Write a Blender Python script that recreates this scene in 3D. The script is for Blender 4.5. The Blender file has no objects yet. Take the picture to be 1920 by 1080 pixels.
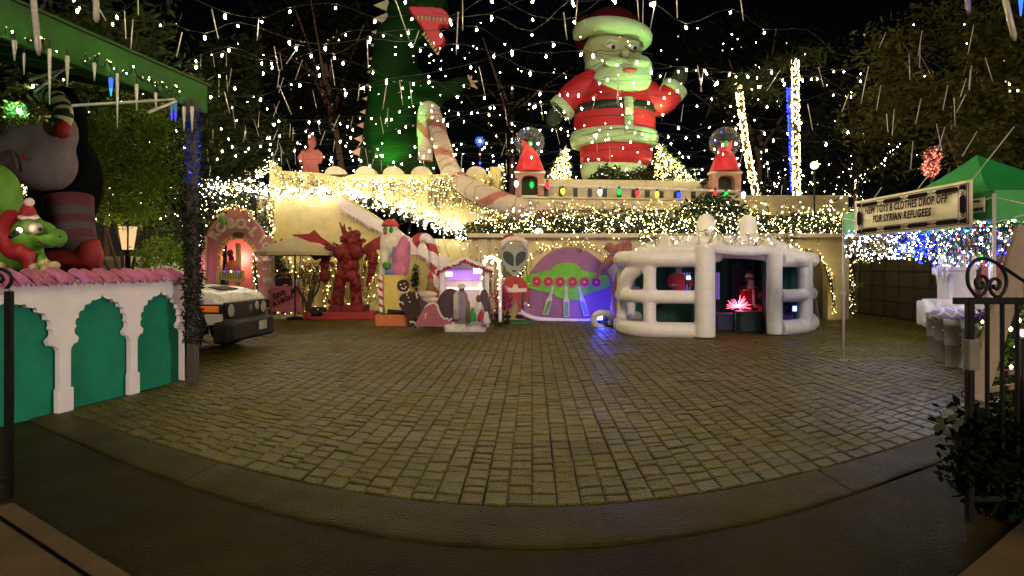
import bpy, math, random
import numpy as np
from mathutils import Vector, Matrix, Euler
random.seed(11)
rng = np.random.default_rng(5)
S = bpy.context.scene
COL = S.collection
R = math.radians

# ---------------------------------------------------------------- camera, sky, sun, exposure
FX, EYE, HZ = 1150.0, 1.6, 500.0          # focal length in photo pixels, eye height (m), horizon row
cd = bpy.data.cameras.new('camera'); cam = bpy.data.objects.new('camera', cd); COL.objects.link(cam)
cam.location = (0, 0, EYE); cam.rotation_euler = (R(90), 0, 0)
cd.sensor_width = 36; cd.lens = 36 * FX / 1920; cd.shift_y = -40 / 1920; cd.clip_start = 0.05; cd.clip_end = 600
S.camera = cam
W = bpy.data.worlds.new('World'); S.world = W; W.use_nodes = True
nt = W.node_tree; bg = nt.nodes['Background']
sky = nt.nodes.new('ShaderNodeTexSky'); sky.sky_type = 'NISHITA'; sky.sun_disc = False
sky.sun_elevation = R(16); sky.sun_rotation = R(174)
nt.links.new(sky.outputs[0], bg.inputs[0]); bg.inputs[1].default_value = 0.0003
sl = bpy.data.lights.new('sun', 'SUN'); sl.energy = 1.5; sl.angle = R(14); sl.color = (1, .80, .68)
so = bpy.data.objects.new('sun', sl); COL.objects.link(so); so.rotation_euler = (R(74), 0, R(6))
S.view_settings.view_transform = 'Standard'; S.view_settings.look = 'None'
S.view_settings.exposure = 0.0; S.view_settings.gamma = 1; S.view_settings.use_curve_mapping = False
S.cycles.use_denoising = True; S.cycles.max_bounces = 6; S.cycles.diffuse_bounces = 3; S.cycles.glossy_bounces = 2
S.cycles.transparent_max_bounces = 12; S.cycles.sample_clamp_indirect = 2.5; S.cycles.use_light_tree = True
S.cycles.caustics_reflective = False; S.cycles.caustics_refractive = False
BULB = 60.0                                # radiance of the small lamps

# ---------------------------------------------------------------- placing
def at(px, py, D):                         # point seen at photo pixel (px,py) at distance D along the view
    return Vector(((px - 960) / FX * D, D, EYE + (HZ - py) / FX * D))
def gd(py): return FX * EYE / (py - HZ)    # distance of a ground point seen at row py
class Fr:                                  # local frame of a thing: metres right / up from its base
    def __init__(s, bx, D, by=None):
        s.D, s.k, s.bx = D, FX / D, bx
        s.by = HZ + EYE * FX / D if by is None else by
        s.loc = at(bx, s.by, D)
    def __call__(s, px, py, dy=0.0): return at(px, py, s.D + dy) - s.loc

# ---------------------------------------------------------------- materials
MATS = {}
def mat(name, col, rough=.7, metal=0, bump=0.0, bscale=40, var=.15, vscale=6, spec=.4, island=0.0, emit=None, es=0, trans=0, alpha=1):
    if name in MATS: return MATS[name]
    m = bpy.data.materials.new(name); m.use_nodes = True; MATS[name] = m
    n = m.node_tree.nodes; l = m.node_tree.links; p = n['Principled BSDF']
    c = (*col, 1)
    p.inputs['Roughness'].default_value = rough; p.inputs['Metallic'].default_value = metal
    p.inputs['Specular IOR Level'].default_value = spec
    tc = n.new('ShaderNodeTexCoord')
    if var > 0:
        nz = n.new('ShaderNodeTexNoise'); nz.inputs['Scale'].default_value = vscale; nz.inputs['Detail'].default_value = 5; nz.inputs['Roughness'].default_value = .65
        l.new(tc.outputs['Object'], nz.inputs['Vector'])
        mx = n.new('ShaderNodeMix'); mx.data_type = 'RGBA'
        mr = n.new('ShaderNodeMapRange'); mr.inputs[1].default_value = .3; mr.inputs[2].default_value = .7
        l.new(nz.outputs[0], mr.inputs[0])
        mx.inputs[6].default_value = (*[x * (1 - var) for x in col], 1); mx.inputs[7].default_value = (*[min(1, x * (1 + var)) for x in col], 1)
        l.new(mr.outputs[0], mx.inputs[0]); out = mx.outputs[2]
        if island > 0:
            g = n.new('ShaderNodeNewGeometry'); h = n.new('ShaderNodeHueSaturation')
            a = n.new('ShaderNodeMapRange'); a.inputs[3].default_value = 1 - island; a.inputs[4].default_value = 1 + island
            b = n.new('ShaderNodeMapRange'); b.inputs[3].default_value = .47; b.inputs[4].default_value = .53
            oi = n.new('ShaderNodeObjectInfo'); ad = n.new('ShaderNodeMath'); ad.operation = 'ADD'; fr = n.new('ShaderNodeMath'); fr.operation = 'FRACT'
            l.new(g.outputs['Random Per Island'], ad.inputs[0]); l.new(oi.outputs['Random'], ad.inputs[1]); l.new(ad.outputs[0], fr.inputs[0])
            l.new(fr.outputs[0], a.inputs[0]); l.new(oi.outputs['Random'], b.inputs[0])
            l.new(a.outputs[0], h.inputs['Value']); l.new(b.outputs[0], h.inputs['Hue']); l.new(out, h.inputs['Color']); out = h.outputs[0]
        l.new(out, p.inputs['Base Color'])
        mr2 = n.new('ShaderNodeMapRange'); mr2.inputs[3].default_value = max(0, rough - .12); mr2.inputs[4].default_value = min(1, rough + .12)
        l.new(nz.outputs[0], mr2.inputs[0]); l.new(mr2.outputs[0], p.inputs['Roughness'])
    else: p.inputs['Base Color'].default_value = c
    if bump > 0:
        nb = n.new('ShaderNodeTexNoise'); nb.inputs['Scale'].default_value = bscale; nb.inputs['Detail'].default_value = 6
        l.new(tc.outputs['Object'], nb.inputs['Vector'])
        bm = n.new('ShaderNodeBump'); bm.inputs['Strength'].default_value = bump; bm.inputs['Distance'].default_value = .03
        l.new(nb.outputs[0], bm.inputs['Height']); l.new(bm.outputs[0], p.inputs['Normal'])
    if emit: p.inputs['Emission Color'].default_value = (*emit, 1); p.inputs['Emission Strength'].default_value = es
    if trans: p.inputs['Transmission Weight'].default_value = trans
    if alpha < 1: p.inputs['Alpha'].default_value = alpha
    return m
def weather(m, sc, amt):                     # world-scale stains and damp patches over a ground material
    n = m.node_tree.nodes; l = m.node_tree.links; p = n['Principled BSDF']; g = n.new('ShaderNodeNewGeometry')
    a = n.new('ShaderNodeTexNoise'); a.inputs['Scale'].default_value = sc; a.inputs['Detail'].default_value = 8; a.inputs['Roughness'].default_value = .7; l.new(g.outputs['Position'], a.inputs['Vector'])
    r = n.new('ShaderNodeMapRange'); r.inputs[1].default_value = .35; r.inputs[2].default_value = .65; r.inputs[3].default_value = 1 - amt; r.inputs[4].default_value = 1 + amt * .6; l.new(a.outputs[0], r.inputs[0])
    h = n.new('ShaderNodeHueSaturation'); src = p.inputs['Base Color'].links[0].from_socket; l.new(src, h.inputs['Color']); l.new(r.outputs[0], h.inputs['Value']); l.new(h.outputs[0], p.inputs['Base Color'])
    r2 = n.new('ShaderNodeMapRange'); r2.inputs[1].default_value = .35; r2.inputs[2].default_value = .65; r2.inputs[3].default_value = .28; r2.inputs[4].default_value = .62; l.new(a.outputs[0], r2.inputs[0]); l.new(r2.outputs[0], p.inputs['Roughness'])
def glow(name, col, s):
    if name in MATS: return MATS[name]
    m = bpy.data.materials.new(name); m.use_nodes = True; MATS[name] = m
    n = m.node_tree.nodes; n.remove(n['Principled BSDF']); e = n.new('ShaderNodeEmission')
    e.inputs[0].default_value = (*col, 1); e.inputs[1].default_value = s
    m.node_tree.links.new(e.outputs[0], n['Material Output'].inputs[0]); return m
def bulbmat(name, core, edge, s, se):      # bright core; the yellow rim paints in the halo round a bulb
    m = glow(name, core, s); n = m.node_tree.nodes; l = m.node_tree.links; e = n['Emission']
    w = n.new('ShaderNodeLayerWeight'); w.inputs[0].default_value = .5
    a = n.new('ShaderNodeMix'); a.data_type = 'RGBA'; a.inputs[6].default_value = (*[c * s for c in core], 1); a.inputs[7].default_value = (*[c * se for c in edge], 1)
    r = n.new('ShaderNodeMapRange'); r.inputs[1].default_value = .12; r.inputs[2].default_value = .5
    l.new(w.outputs['Facing'], r.inputs[0]); l.new(r.outputs[0], a.inputs[0]); l.new(a.outputs[2], e.inputs[0]); e.inputs[1].default_value = 1; return m
def leafmat(name, col, var=.35):
    if name in MATS: return MATS[name]
    m = mat(name, col, .75, var=var, vscale=1.2, island=.45, spec=.06)
    return m
M = dict(
    warm=glow('bulb_warm', (1, .80, .38), BULB), gold=glow('bulb_gold', (1, .74, .25), BULB * .33), dim=glow('bulb_dim', (1, .78, .32), 1.9), cool=glow('bulb_cool', (.80, .86, 1), 210),
    blue=glow('bulb_blue', (.003, .010, 1), 44), over=bulbmat('bulb_overhead', (1, .80, .40), (1, .66, .14), 480, 1.5), red=glow('bulb_red', (1, .02, .02), 9), green=glow('bulb_green', (.008, .6, .04), 8),
    pinkb=glow('bulb_pink', (1, .26, .2), 4), cyan=glow('bulb_cyan', (.01, .22, 1), 6),
    wire=mat('wire', (.02, .025, .02), .6, var=0),
    cream=mat('cream_stucco', (.60, .50, .22), .9, bump=.35, bscale=30, var=.14, vscale=3),
    cream2=mat('pale_stucco', (.6, .52, .33), .9, bump=.35, bscale=30, var=.16, vscale=2.5),
    white=mat('white_paint', (.80, .72, .70), .75, bump=.1, bscale=50, var=.08, vscale=3),
    teal=mat('teal_paint', (.0, .20, .105), .75, bump=.15, bscale=60, var=.22, vscale=4),
    pinktile=mat('pink_tile', (.50, .15, .25), .75, bump=.25, bscale=45, var=.2, vscale=9, island=.15),
    iron=mat('black_iron', (.012, .011, .01), .45, metal=.3, var=.2, bump=.1),
    nylon=mat('white_nylon', (.88, .84, .79), .5, bump=.75, bscale=5, var=.05),
    wood=mat('plain_wood', (.28, .2, .12), .7, bump=.2, bscale=30),
    black=mat('black_paint', (.008, .008, .008), .5, var=0), gum=mat('black_rubber', (.02, .02, .02), .75, var=.1),
)

# ---------------------------------------------------------------- mesh builder
class MB:
    def __init__(s): s.v = []; s.f = []; s.mi = []; s.sm = []
    def add(s, vs, fs, mi=0, sm=False):
        o = len(s.v); s.v += [tuple(v) for v in vs]
        for i, f in enumerate(fs):
            s.f.append(tuple(o + k for k in f)); s.mi.append(mi[i] if isinstance(mi, list) else mi); s.sm.append(sm)
        return s
    def box(s, c, d, rot=None, mi=0, bev=0.0):
        hx, hy, hz = d[0] / 2, d[1] / 2, d[2] / 2
        c = Vector(c); rm = Euler(rot).to_matrix() if rot else Matrix.Identity(3)
        if bev <= 0:
            vs = [c + rm @ Vector((x * hx, y * hy, z * hz)) for x in (-1, 1) for y in (-1, 1) for z in (-1, 1)]
            return s.add(vs, [(0, 1, 3, 2), (4, 6, 7, 5), (0, 4, 5, 1), (2, 3, 7, 6), (0, 2, 6, 4), (1, 5, 7, 3)], mi)
        b = min(bev, hx * .9, hy * .9, hz * .9)
        ring = lambda z, e: [c + rm @ Vector(p) for p in ((-hx + e, -hy, z), (hx - e, -hy, z), (hx, -hy + e, z), (hx, hy - e, z), (hx - e, hy, z), (-hx + e, hy, z), (-hx, hy - e, z), (-hx, -hy + e, z))]
        ins = lambda z: [c + rm @ Vector(p) for p in ((-hx + b, -hy + b * .3, z), (hx - b, -hy + b * .3, z), (hx - b * .3, -hy + b, z), (hx - b * .3, hy - b, z), (hx - b, hy - b * .3, z), (-hx + b, hy - b * .3, z), (-hx + b * .3, hy - b, z), (-hx + b * .3, -hy + b, z))]
        rs = [ins(-hz), ring(-hz + b * .7, b), ring(hz - b * .7, b), ins(hz)]
        vs = sum(rs, []); fs = [tuple(range(7, -1, -1)), tuple(range(24, 32))]
        for k in range(3):
            for i in range(8): j = (i + 1) % 8; fs.append((k * 8 + i, k * 8 + j, k * 8 + 8 + j, k * 8 + 8 + i))
        return s.add(vs, fs, mi)
    def tube(s, pts, r, n=8, mi=0, caps=True, sm=True, closed=False, mif=None, flat=1.0):
        P = [Vector(p) for p in pts]; m = len(P); rr = r if isinstance(r, (list, tuple)) else [r] * m
        vs = []; up = None; L = 0; Ls = []
        for i in range(m):
            if i: L += (P[i] - P[i - 1]).length
            Ls.append(L)
            if closed: t = P[(i + 1) % m] - P[i - 1]
            else: t = P[min(i + 1, m - 1)] - P[max(i - 1, 0)]
            t = t.normalized() if t.length > 1e-9 else Vector((0, 0, 1))
            if up is None: up = Vector((0, 1, 0)) if abs(t.y) < .9 else Vector((1, 0, 0))
            u = (up - t * up.dot(t)); u = u.normalized() if u.length > 1e-6 else t.orthogonal().normalized()
            up = u; w = t.cross(u)
            for k in range(n):
                a = 2 * math.pi * k / n; vs.append(P[i] + u * (math.cos(a) * rr[i] * flat) + w * (math.sin(a) * rr[i]))
        fs = []; ms = []
        for i in range(m if closed else m - 1):
            j = (i + 1) % m
            for k in range(n):
                k2 = (k + 1) % n; fs.append((i * n + k, i * n + k2, j * n + k2, j * n + k)); ms.append(mif(Ls[i], k / n) if mif else mi)
        s.add(vs, fs, ms, sm)
        if caps and not closed:
            o = len(s.v) - len(vs)
            s.f += [tuple(o + k for k in range(n - 1, -1, -1)), tuple(o + (m - 1) * n + k for k in range(n))]; s.mi += [ms[0], ms[-1]]; s.sm += [False, False]
        return s
    def cyl(s, a, b, r0, r1=None, n=10, mi=0, sm=True): return s.tube([a, b], [r0, r0 if r1 is None else r1], n, mi, True, sm)
    def ell(s, c, r, nu=16, nv=10, rot=None, mi=0, mif=None):
        c = Vector(c); r = (r, r, r) if isinstance(r, (int, float)) else r; rm = Euler(rot).to_matrix() if rot else Matrix.Identity(3)
        vs = [c + rm @ Vector((0, 0, r[2]))]
        for j in range(1, nv):
            th = math.pi * j / nv
            for i in range(nu):
                ph = 2 * math.pi * i / nu; vs.append(c + rm @ Vector((r[0] * math.sin(th) * math.cos(ph), r[1] * math.sin(th) * math.sin(ph), r[2] * math.cos(th))))
        vs.append(c + rm @ Vector((0, 0, -r[2]))); fs = []
        for i in range(nu): fs.append((0, 1 + i, 1 + (i + 1) % nu))
        for j in range(nv - 2):
            for i in range(nu): a = 1 + j * nu; fs.append((a + i, a + nu + i, a + nu + (i + 1) % nu, a + (i + 1) % nu))
        a = 1 + (nv - 2) * nu
        for i in range(nu): fs.append((a + i, len(vs) - 1, a + (i + 1) % nu))
        return s.add(vs, fs, mi, True)
    def lathe(s, c, prof, n=20, mi=0, sy=1.0, sm=True, mif=None, caps=True):
        c = Vector(c); vs = []; fs = []; ms = []
        for (r, z) in prof:
            for k in range(n): a = 2 * math.pi * k / n; vs.append(c + Vector((r * math.cos(a), r * math.sin(a) * sy, z)))
        for i in range(len(prof) - 1):
            for k in range(n):
                k2 = (k + 1) % n; fs.append((i * n + k, i * n + k2, (i + 1) * n + k2, (i + 1) * n + k)); ms.append(mif(i, k / n) if mif else mi)
        s.add(vs, fs, ms, sm)
        if caps:
            o = len(s.v) - len(vs); m = len(prof)
            s.f += [tuple(o + k for k in range(n - 1, -1, -1)), tuple(o + (m - 1) * n + k for k in range(n))]; s.mi += [ms[0], ms[-1]]; s.sm += [False, False]
        return s
    def prism(s, poly, y0, y1, mi=0):      # polygon in the x-z plane, thickness along y
        n = len(poly); vs = [Vector((p[0], y0, p[-1])) for p in poly] + [Vector((p[0], y1, p[-1])) for p in poly]
        fs = [tuple(range(n)), tuple(range(2 * n - 1, n - 1, -1))] + [(i, i + n, (i + 1) % n + n, (i + 1) % n) for i in range(n)]
        return s.add(vs, fs, mi)
    def bulb(s, c, r, h=1.5, mi=0):
        x, y, z = c
        return s.add([(x + r, y, z), (x, y + r, z), (x - r, y, z), (x, y - r, z), (x, y, z + r), (x, y, z - r * h)],
                     [(0, 1, 4), (1, 2, 4), (2, 3, 4), (3, 0, 4), (1, 0, 5), (2, 1, 5), (3, 2, 5), (0, 3, 5)], mi)
    def mesh(s, name, mats):
        me = bpy.data.meshes.new(name); me.from_pydata(s.v, [], s.f)
        for m in (mats if isinstance(mats, (list, tuple)) else [mats]): me.materials.append(m)
        me.polygons.foreach_set('material_index', s.mi); me.polygons.foreach_set('use_smooth', s.sm)
        me.update(); return me
    def build(s, name, mats, parent=None, loc=None):
        o = bpy.data.objects.new(name, s.mesh(name, mats)); COL.objects.link(o)
        if parent: o.parent = parent
        if loc is not None: o.location = loc
        return o
def tag(o, label=None, cat=None, group=None, kind=None):
    if label: o['label'] = label
    if cat: o['category'] = cat
    if group: o['group'] = group
    if kind: o['kind'] = kind
    return o
def thing(name, label, cat, loc=(0, 0, 0), rz=0, group=None, kind=None):
    o = bpy.data.objects.new(name, None); COL.objects.link(o); o.location = loc; o.rotation_euler = (0, 0, rz); o.empty_display_size = .1
    return tag(o, label, cat, group, kind)
def link(name, me, parent=None, loc=(0, 0, 0), rot=(0, 0, 0)):
    o = bpy.data.objects.new(name, me); COL.objects.link(o); o.parent = parent; o.location = loc; o.rotation_euler = rot; return o
def smooth(pts, n=6, closed=False):        # Catmull-Rom
    P = [Vector(p) for p in pts]; out = []; m = len(P)
    for i in range(m if closed else m - 1):
        p0 = P[i - 1] if (closed or i > 0) else P[0]; p1 = P[i]; p2 = P[(i + 1) % m]; p3 = P[(i + 2) % m] if closed else P[min(i + 2, m - 1)]
        for k in range(n):
            t = k / n; out.append(.5 * ((2 * p1) + (p2 - p0) * t + (2 * p0 - 5 * p1 + 4 * p2 - p3) * t * t + (3 * p1 - p0 - 3 * p2 + p3) * t ** 3))
    if not closed: out.append(P[-1])
    return out
def remesh(o, v=.06, it=4):
    m = o.modifiers.new('Remesh', 'REMESH'); m.mode = 'VOXEL'; m.voxel_size = v; m.use_smooth_shade = True
    if it: k = o.modifiers.new('Smooth', 'SMOOTH'); k.iterations = it; k.factor = .6
    return o
def text(name, s, size, m, parent, loc, rot, ext=.004, align='CENTER', shear=0, sx=1.0, bold=0.0, sp=1.0):
    c = bpy.data.curves.new(name, 'FONT'); c.body = s; c.size = size; c.extrude = ext; c.align_x = align; c.align_y = 'CENTER'; c.shear = shear; c.resolution_u = 3; c.offset = bold; c.space_character = sp
    t = bpy.data.objects.new('tmp', c); COL.objects.link(t); me = bpy.data.meshes.new_from_object(t); bpy.data.objects.remove(t)
    me.name = name; me.materials.clear(); me.materials.append(m)
    o = link(name, me, parent, loc, rot); o.scale = (sx, 1, 1); return o
def light(name, kind, loc, power, col, r=.1, target=None, spot=60, parent=None):
    l = bpy.data.lights.new(name, kind); l.energy = power; l.color = col; l.shadow_soft_size = r
    if kind == 'SPOT': l.spot_size = R(spot); l.spot_blend = .6
    o = bpy.data.objects.new(name, l); COL.objects.link(o); o.location = loc
    if target is not None: o.rotation_euler = (Vector(target) - Vector(loc)).to_track_quat('-Z', 'Y').to_euler()
    if parent: o.parent = parent
    return o
def leaves(mb, pts, size, up=.35, mi=0, aspect=.45):
    for p in pts:
        d = Vector(rng.normal(size=3)); d.z = d.z * .7 + up; d.normalize(); w = d.cross(Vector(rng.normal(size=3))).normalized()
        L = size * random.uniform(.6, 1.4); p = Vector(p)
        mb.add([p, p + d * L * .5 + w * L * aspect * .5, p + d * L, p + d * L * .5 - w * L * aspect * .5], [(0, 1, 2, 3)], mi)
def ballpts(c, r, n, shell=.55, clumps=0, cr=.25):
    c = np.array(c); r = np.array(r if hasattr(r, '__len__') else (r, r, r), float); out = []
    d = rng.normal(size=(n, 3)); d /= np.linalg.norm(d, axis=1)[:, None]
    q = (shell + (1 - shell) * rng.random(n) ** .6)[:, None]
    if clumps:
        cc = rng.normal(size=(clumps, 3)); cc /= np.linalg.norm(cc, axis=1)[:, None]; cc *= (.45 + .5 * rng.random((clumps, 1)))
        k = rng.integers(0, clumps, n); return c + (cc[k] + d * q * cr * (.6 + .8 * rng.random((clumps, 1))[k])) * r
    return c + d * q * r
# ================================================================ GROUND
def lay(u, v, z):                          # fan-shaped paving: straight courses spread round the drive's mouth
    r = math.hypot(u, v); th = math.atan2(u, v) + .04
    return (r * th, 1.2105 * r, z)
MB().box((0, 120, -.30), (600, 600, .2)).build('ground', mat('soil', (.05, .045, .03), .95, bump=.4, bscale=4))['kind'] = 'structure'
pav_m = mat('paver_stone', (.104, .090, .008), .40, bump=.7, bscale=38, var=.34, vscale=5, spec=.30, island=.30)
weather(pav_m, .55, .42)
joint_m = mat('joint_sand', (.014, .012, .006), .95, bump=.3, bscale=60)
drv = MB()
drv.add([(-16, 3.3, -.028), (16, 3.3, -.028), (18, 40, -.028), (-22, 40, -.028)], [(0, 1, 2, 3)])
drv = drv.build('driveway', joint_m); drv['kind'] = 'structure'
def paver(mb, u0, u1, v0, v1, org=None):
    z = random.uniform(-.004, .004); tx, ty = random.uniform(-.003, .003), random.uniform(-.003, .003); g = .0045; b = .014
    vs = []
    j = lambda: random.uniform(-.004, .004)
    c = [(u0 + g + j(), v0 + g + j()), (u1 - g + j(), v0 + g + j()), (u1 - g + j(), v1 - g + j()), (u0 + g + j(), v1 - g + j())]
    mu, mv = (u0 + u1) / 2, (v0 + v1) / 2
    o = Vector(org) if org else Vector((0, 0, 0))
    for k in range(3):
        for q, (u, v) in enumerate(c):
            e = 0 if k < 2 else b
            uu = u + (e if u < mu else -e); vv = v + (e if v < mv else -e)
            h = (-.03, z - .008, z)[k] + (tx * (1 if u > mu else -1) + ty * (1 if v > mv else -1)) * (k > 0)
            vs.append(Vector(lay(uu, vv, h)) - o)
    fs = [(8, 9, 10, 11)] + [(k * 4 + i, k * 4 + (i + 1) % 4, k * 4 + 4 + (i + 1) % 4, k * 4 + 4 + i) for k in range(2) for i in range(4)]
    mb.add(vs, fs)
field = MB(); npav = 0; cand = []
cw = .168
for ci in range(-86, 87):
    u0 = ci * cw + random.uniform(-.004, .004); u1 = (ci + 1) * cw; v = 3.40 + random.choice((0, 0, 0, .0)); top = 16.4
    while v < top:
        L = random.choice((.1, .135, .135, .17, .17, .2))
        if v < 3.41: L = random.choice((.12, .17, .2))
        p = lay((u0 + u1) / 2, v + L / 2, 0)
        if -9.5 < p[0] < 11.9 and not (p[0] < -4.72 - (8.56 - p[1]) * .17 and p[1] < 8.4) and p[1] < 22 and abs(math.atan2((u0 + u1) / 2, v)) < 1.0:
            cand.append((v + 0.0 * abs(u0), u0, u1, v, min(v + L, top)))
        v += L
vis = lambda c: abs(lay((c[1] + c[2]) / 2, c[3], 0)[0]) < .86 * lay((c[1] + c[2]) / 2, c[3], 0)[1]
cand.sort(key=lambda c: (0 if vis(c) else 1, math.hypot(c[1], c[3])))
for c in cand:
    if npav < 300 and vis(c):
        o = lay((c[1] + c[2]) / 2, (c[3] + c[4]) / 2, 0); m = MB(); paver(m, c[1], c[2], c[3], c[4], o); m.build('paver', pav_m, drv, o); npav += 1
    else: paver(field, *c[1:])
field.build('paver_field', pav_m, drv)['kind'] = 'stuff'
# kerb band in front of the pavers, with a groove before the apron
conc = mat('kerb_concrete', (.070, .058, .016), .7, bump=.9, bscale=50, var=.35, vscale=2.2, spec=.05)
apr = mat('apron_concrete', (.036, .030, .007), .8, bump=.9, bscale=70, var=.5, vscale=1.1, spec=.03)
kerb = thing('kerb', None, None, (0, 0, 0)); kerb['kind'] = 'structure'
def band(u0, u1, n, rows, mb):
    us = [u0 + (u1 - u0) * i / n for i in range(n + 1)]; vs = []; fs = []; w = len(rows)
    for u in us:
        for (v, z) in rows: vs.append(lay(u, v, z))
    for i in range(n):
        for k in range(w - 1): fs.append((i * w + k, i * w + k + 1, (i + 1) * w + k + 1, (i + 1) * w + k))
    return mb.add(vs, fs, 0, True)
weather(conc, .8, .5); weather(apr, .7, .55)
rows = [(2.895, -.08), (2.895, -.004), (2.905, .003), (3.0, .004), (3.2, .005), (3.368, .003), (3.378, -.003), (3.378, -.05)]
for a, b in ((-7.5, -2.4), (-2.39, 2.12), (2.135, 4.2), (4.215, 8)): band(a, b, 24, rows, MB()).build('kerb_stone', conc, kerb)
m = MB(); band(-9, 9, 40, [(2.885, -.1), (2.883, -.012), (2.86, -.004), (2.6, -.003), (.7, -.008), (.05, -.008)], m)
m.build('pavement', apr)['kind'] = 'structure'
sw = mat('sidewalk_concrete', (.13, .085, .04), .85, bump=.5, bscale=45, var=.3, vscale=2)
def slab(name, pts, z0, z1):
    n = len(pts); c = Vector((sum(p[0] for p in pts) / n, sum(p[1] for p in pts) / n)); m = MB()
    ins = [(p[0] + (c.x - p[0]) * .01, p[1] + (c.y - p[1]) * .01) for p in pts]
    vs = [(*p, z0) for p in pts] + [(*p, z1 - .012) for p in pts] + [(*p, z1) for p in ins]
    fs = [tuple(range(2 * n, 3 * n))] + [(k * n + i, k * n + (i + 1) % n, k * n + n + (i + 1) % n, k * n + n + i) for k in (0, 1) for i in range(n)]
    return tag(m.add(vs, fs).build(name, sw), kind='structure')
slab('sidewalk', [(-3.5, 4.05), (-2.0, 3.02), (-1.1, 2.3), (-6, 1.5), (-8, 4.9)], -.05, .014)
slab('sidewalk', [(-3.37, 4.14), (-1.85, 3.08), (-1.95, 3.02), (-3.45, 4.06)], -.05, .010)
slab('sidewalk', [(2.15, 3.05), (3.4, 4.0), (6.5, 6.2), (8, 3), (4, 1.5), (1.3, 2.3)], -.05, .014)

# ================================================================ LEFT WALL WITH GREEN NICHES
A = Vector((-4.60, 8.56, 0)); DIR = Vector((-.45, -2.53, 0)).normalized(); NRM = Vector((-DIR.y, DIR.x, 0)); LEN = 5.6
if NRM.x < 0: NRM = -NRM
def tpx(px):                               # distance along the wall seen at column px
    k = (px - 960) / FX; return (k * A.y - A.x) / (DIR.x - k * DIR.y)
lw = thing('garden_wall', 'white garden wall with green scalloped niches and pink tile coping', 'wall', A, math.atan2(NRM.y, NRM.x) + math.pi / 2)
# local frame: x runs along the wall, -y is the face
sgn = 1 if (Matrix.Rotation(lw.rotation_euler.z, 3, 'Z') @ Vector((1, 0, 0))).dot(DIR) > 0 else -1
MB().box((sgn * LEN / 2, .16, .70), (LEN, .10, 1.40)).build('core', M['white'], lw)
edges = [tpx(346), tpx(253), tpx(122), tpx(-130), LEN]
nich = [(tpx(342), tpx(258)), (tpx(245), tpx(133)), (tpx(112), tpx(-105)), (tpx(-140), LEN - .1)]
def arch_outline(w):                       # half outline of a cusped arch from the foot to the crown: (x, z), x from the axis
    p = [(w, .02), (w, .66)]
    for k in range(1, 6): a = math.pi / 2 * k / 5; p.append((w * (.80 + .20 * math.cos(a)), .66 + .09 * math.sin(a)))
    p += [(w * .76, .80)]
    cs = [(.79, .88, .055), (.77, .975, .052), (.67, 1.055, .05), (.5, 1.125, .048), (.3, 1.175, .042)]
    ang = [(-70, 80), (-50, 95), (-25, 110), (-5, 120), (10, 130)]
    for (cx, cz, r), (a0, a1) in zip(cs, ang):
        for k in range(6): a = R(a0 + (a1 - a0) * k / 5); p.append((w * cx + r * math.cos(a) * .8, cz + r * math.sin(a)))
    p += [(w * .1, 1.225), (.012, 1.25), (0, 1.285)]
    return p
face = MB()
for i, (t0, t1) in enumerate(nich):
    c = (t0 + t1) / 2; w = (t1 - t0) / 2; e0, e1 = edges[i], edges[i + 1]; o = arch_outline(w)
    H = 1.41
    face.prism([(sgn * e0, 0), (sgn * e0, H), (sgn * c, H)] + [(sgn * (c - x), z) for x, z in reversed(o)], -.0, .06)
    face.prism([(sgn * e1, 0), (sgn * e1, H), (sgn * c, H)] + [(sgn * (c + x), z) for x, z in reversed(o)], -.0, .06)
    MB().box((sgn * c, .095, .675), (t1 - t0 + .1, .03, 1.37)).build('niche_panel', M['teal'], lw)
face.build('arcade_face', M['white'], lw)
for i in (0, 1, 2):
    x = (nich[i][1] + nich[i + 1][0]) / 2; wd = nich[i + 1][0] - nich[i][1]
    MB().box((sgn * x, .02, .13), (wd + .05, .075, .26), bev=.008).build('plinth', M['white'], lw)
MB().box((sgn * LEN / 2, .12, 1.43), (LEN, .26, .05)).build('cap', M['white'], lw)
tl = MB(); pit = .145
for k in range(7): a = math.pi * k / 6; tl.add([], [])
prof = [(math.cos(math.pi * k / 8) * pit * .5, math.sin(math.pi * k / 8) * .055) for k in range(9)]
tv = []; tf = []
for (y, z, s) in ((-.07, 1.395, 1.0), (-.01, 1.455, .99), (.16, 1.53, .97)):
    for (x, h) in prof: tv.append((x * s, y - h * .35, z + h))
    for (x, h) in reversed(prof): tv.append((x * s * .86, y - h * .3 + .001, z + h * .72 - .008))
q = 18
for k in range(2):
    for i in range(q): tf.append((k * q + i, k * q + (i + 1) % q, (k + 1) * q + (i + 1) % q, (k + 1) * q + i))
tf += [tuple(range(q - 1, -1, -1)), tuple(range(2 * q, 3 * q))]
tile_me = MB().add(tv, tf, 0, False).mesh('coping_tile', M['pinktile'])
for k in range(int(LEN / pit) + 1): link('coping_tile', tile_me, lw, (sgn * (k * pit + .02), random.uniform(-.006, .006), random.uniform(-.004, .004)), (0, random.uniform(-.03, .03), random.uniform(-.02, .02)))

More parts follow.
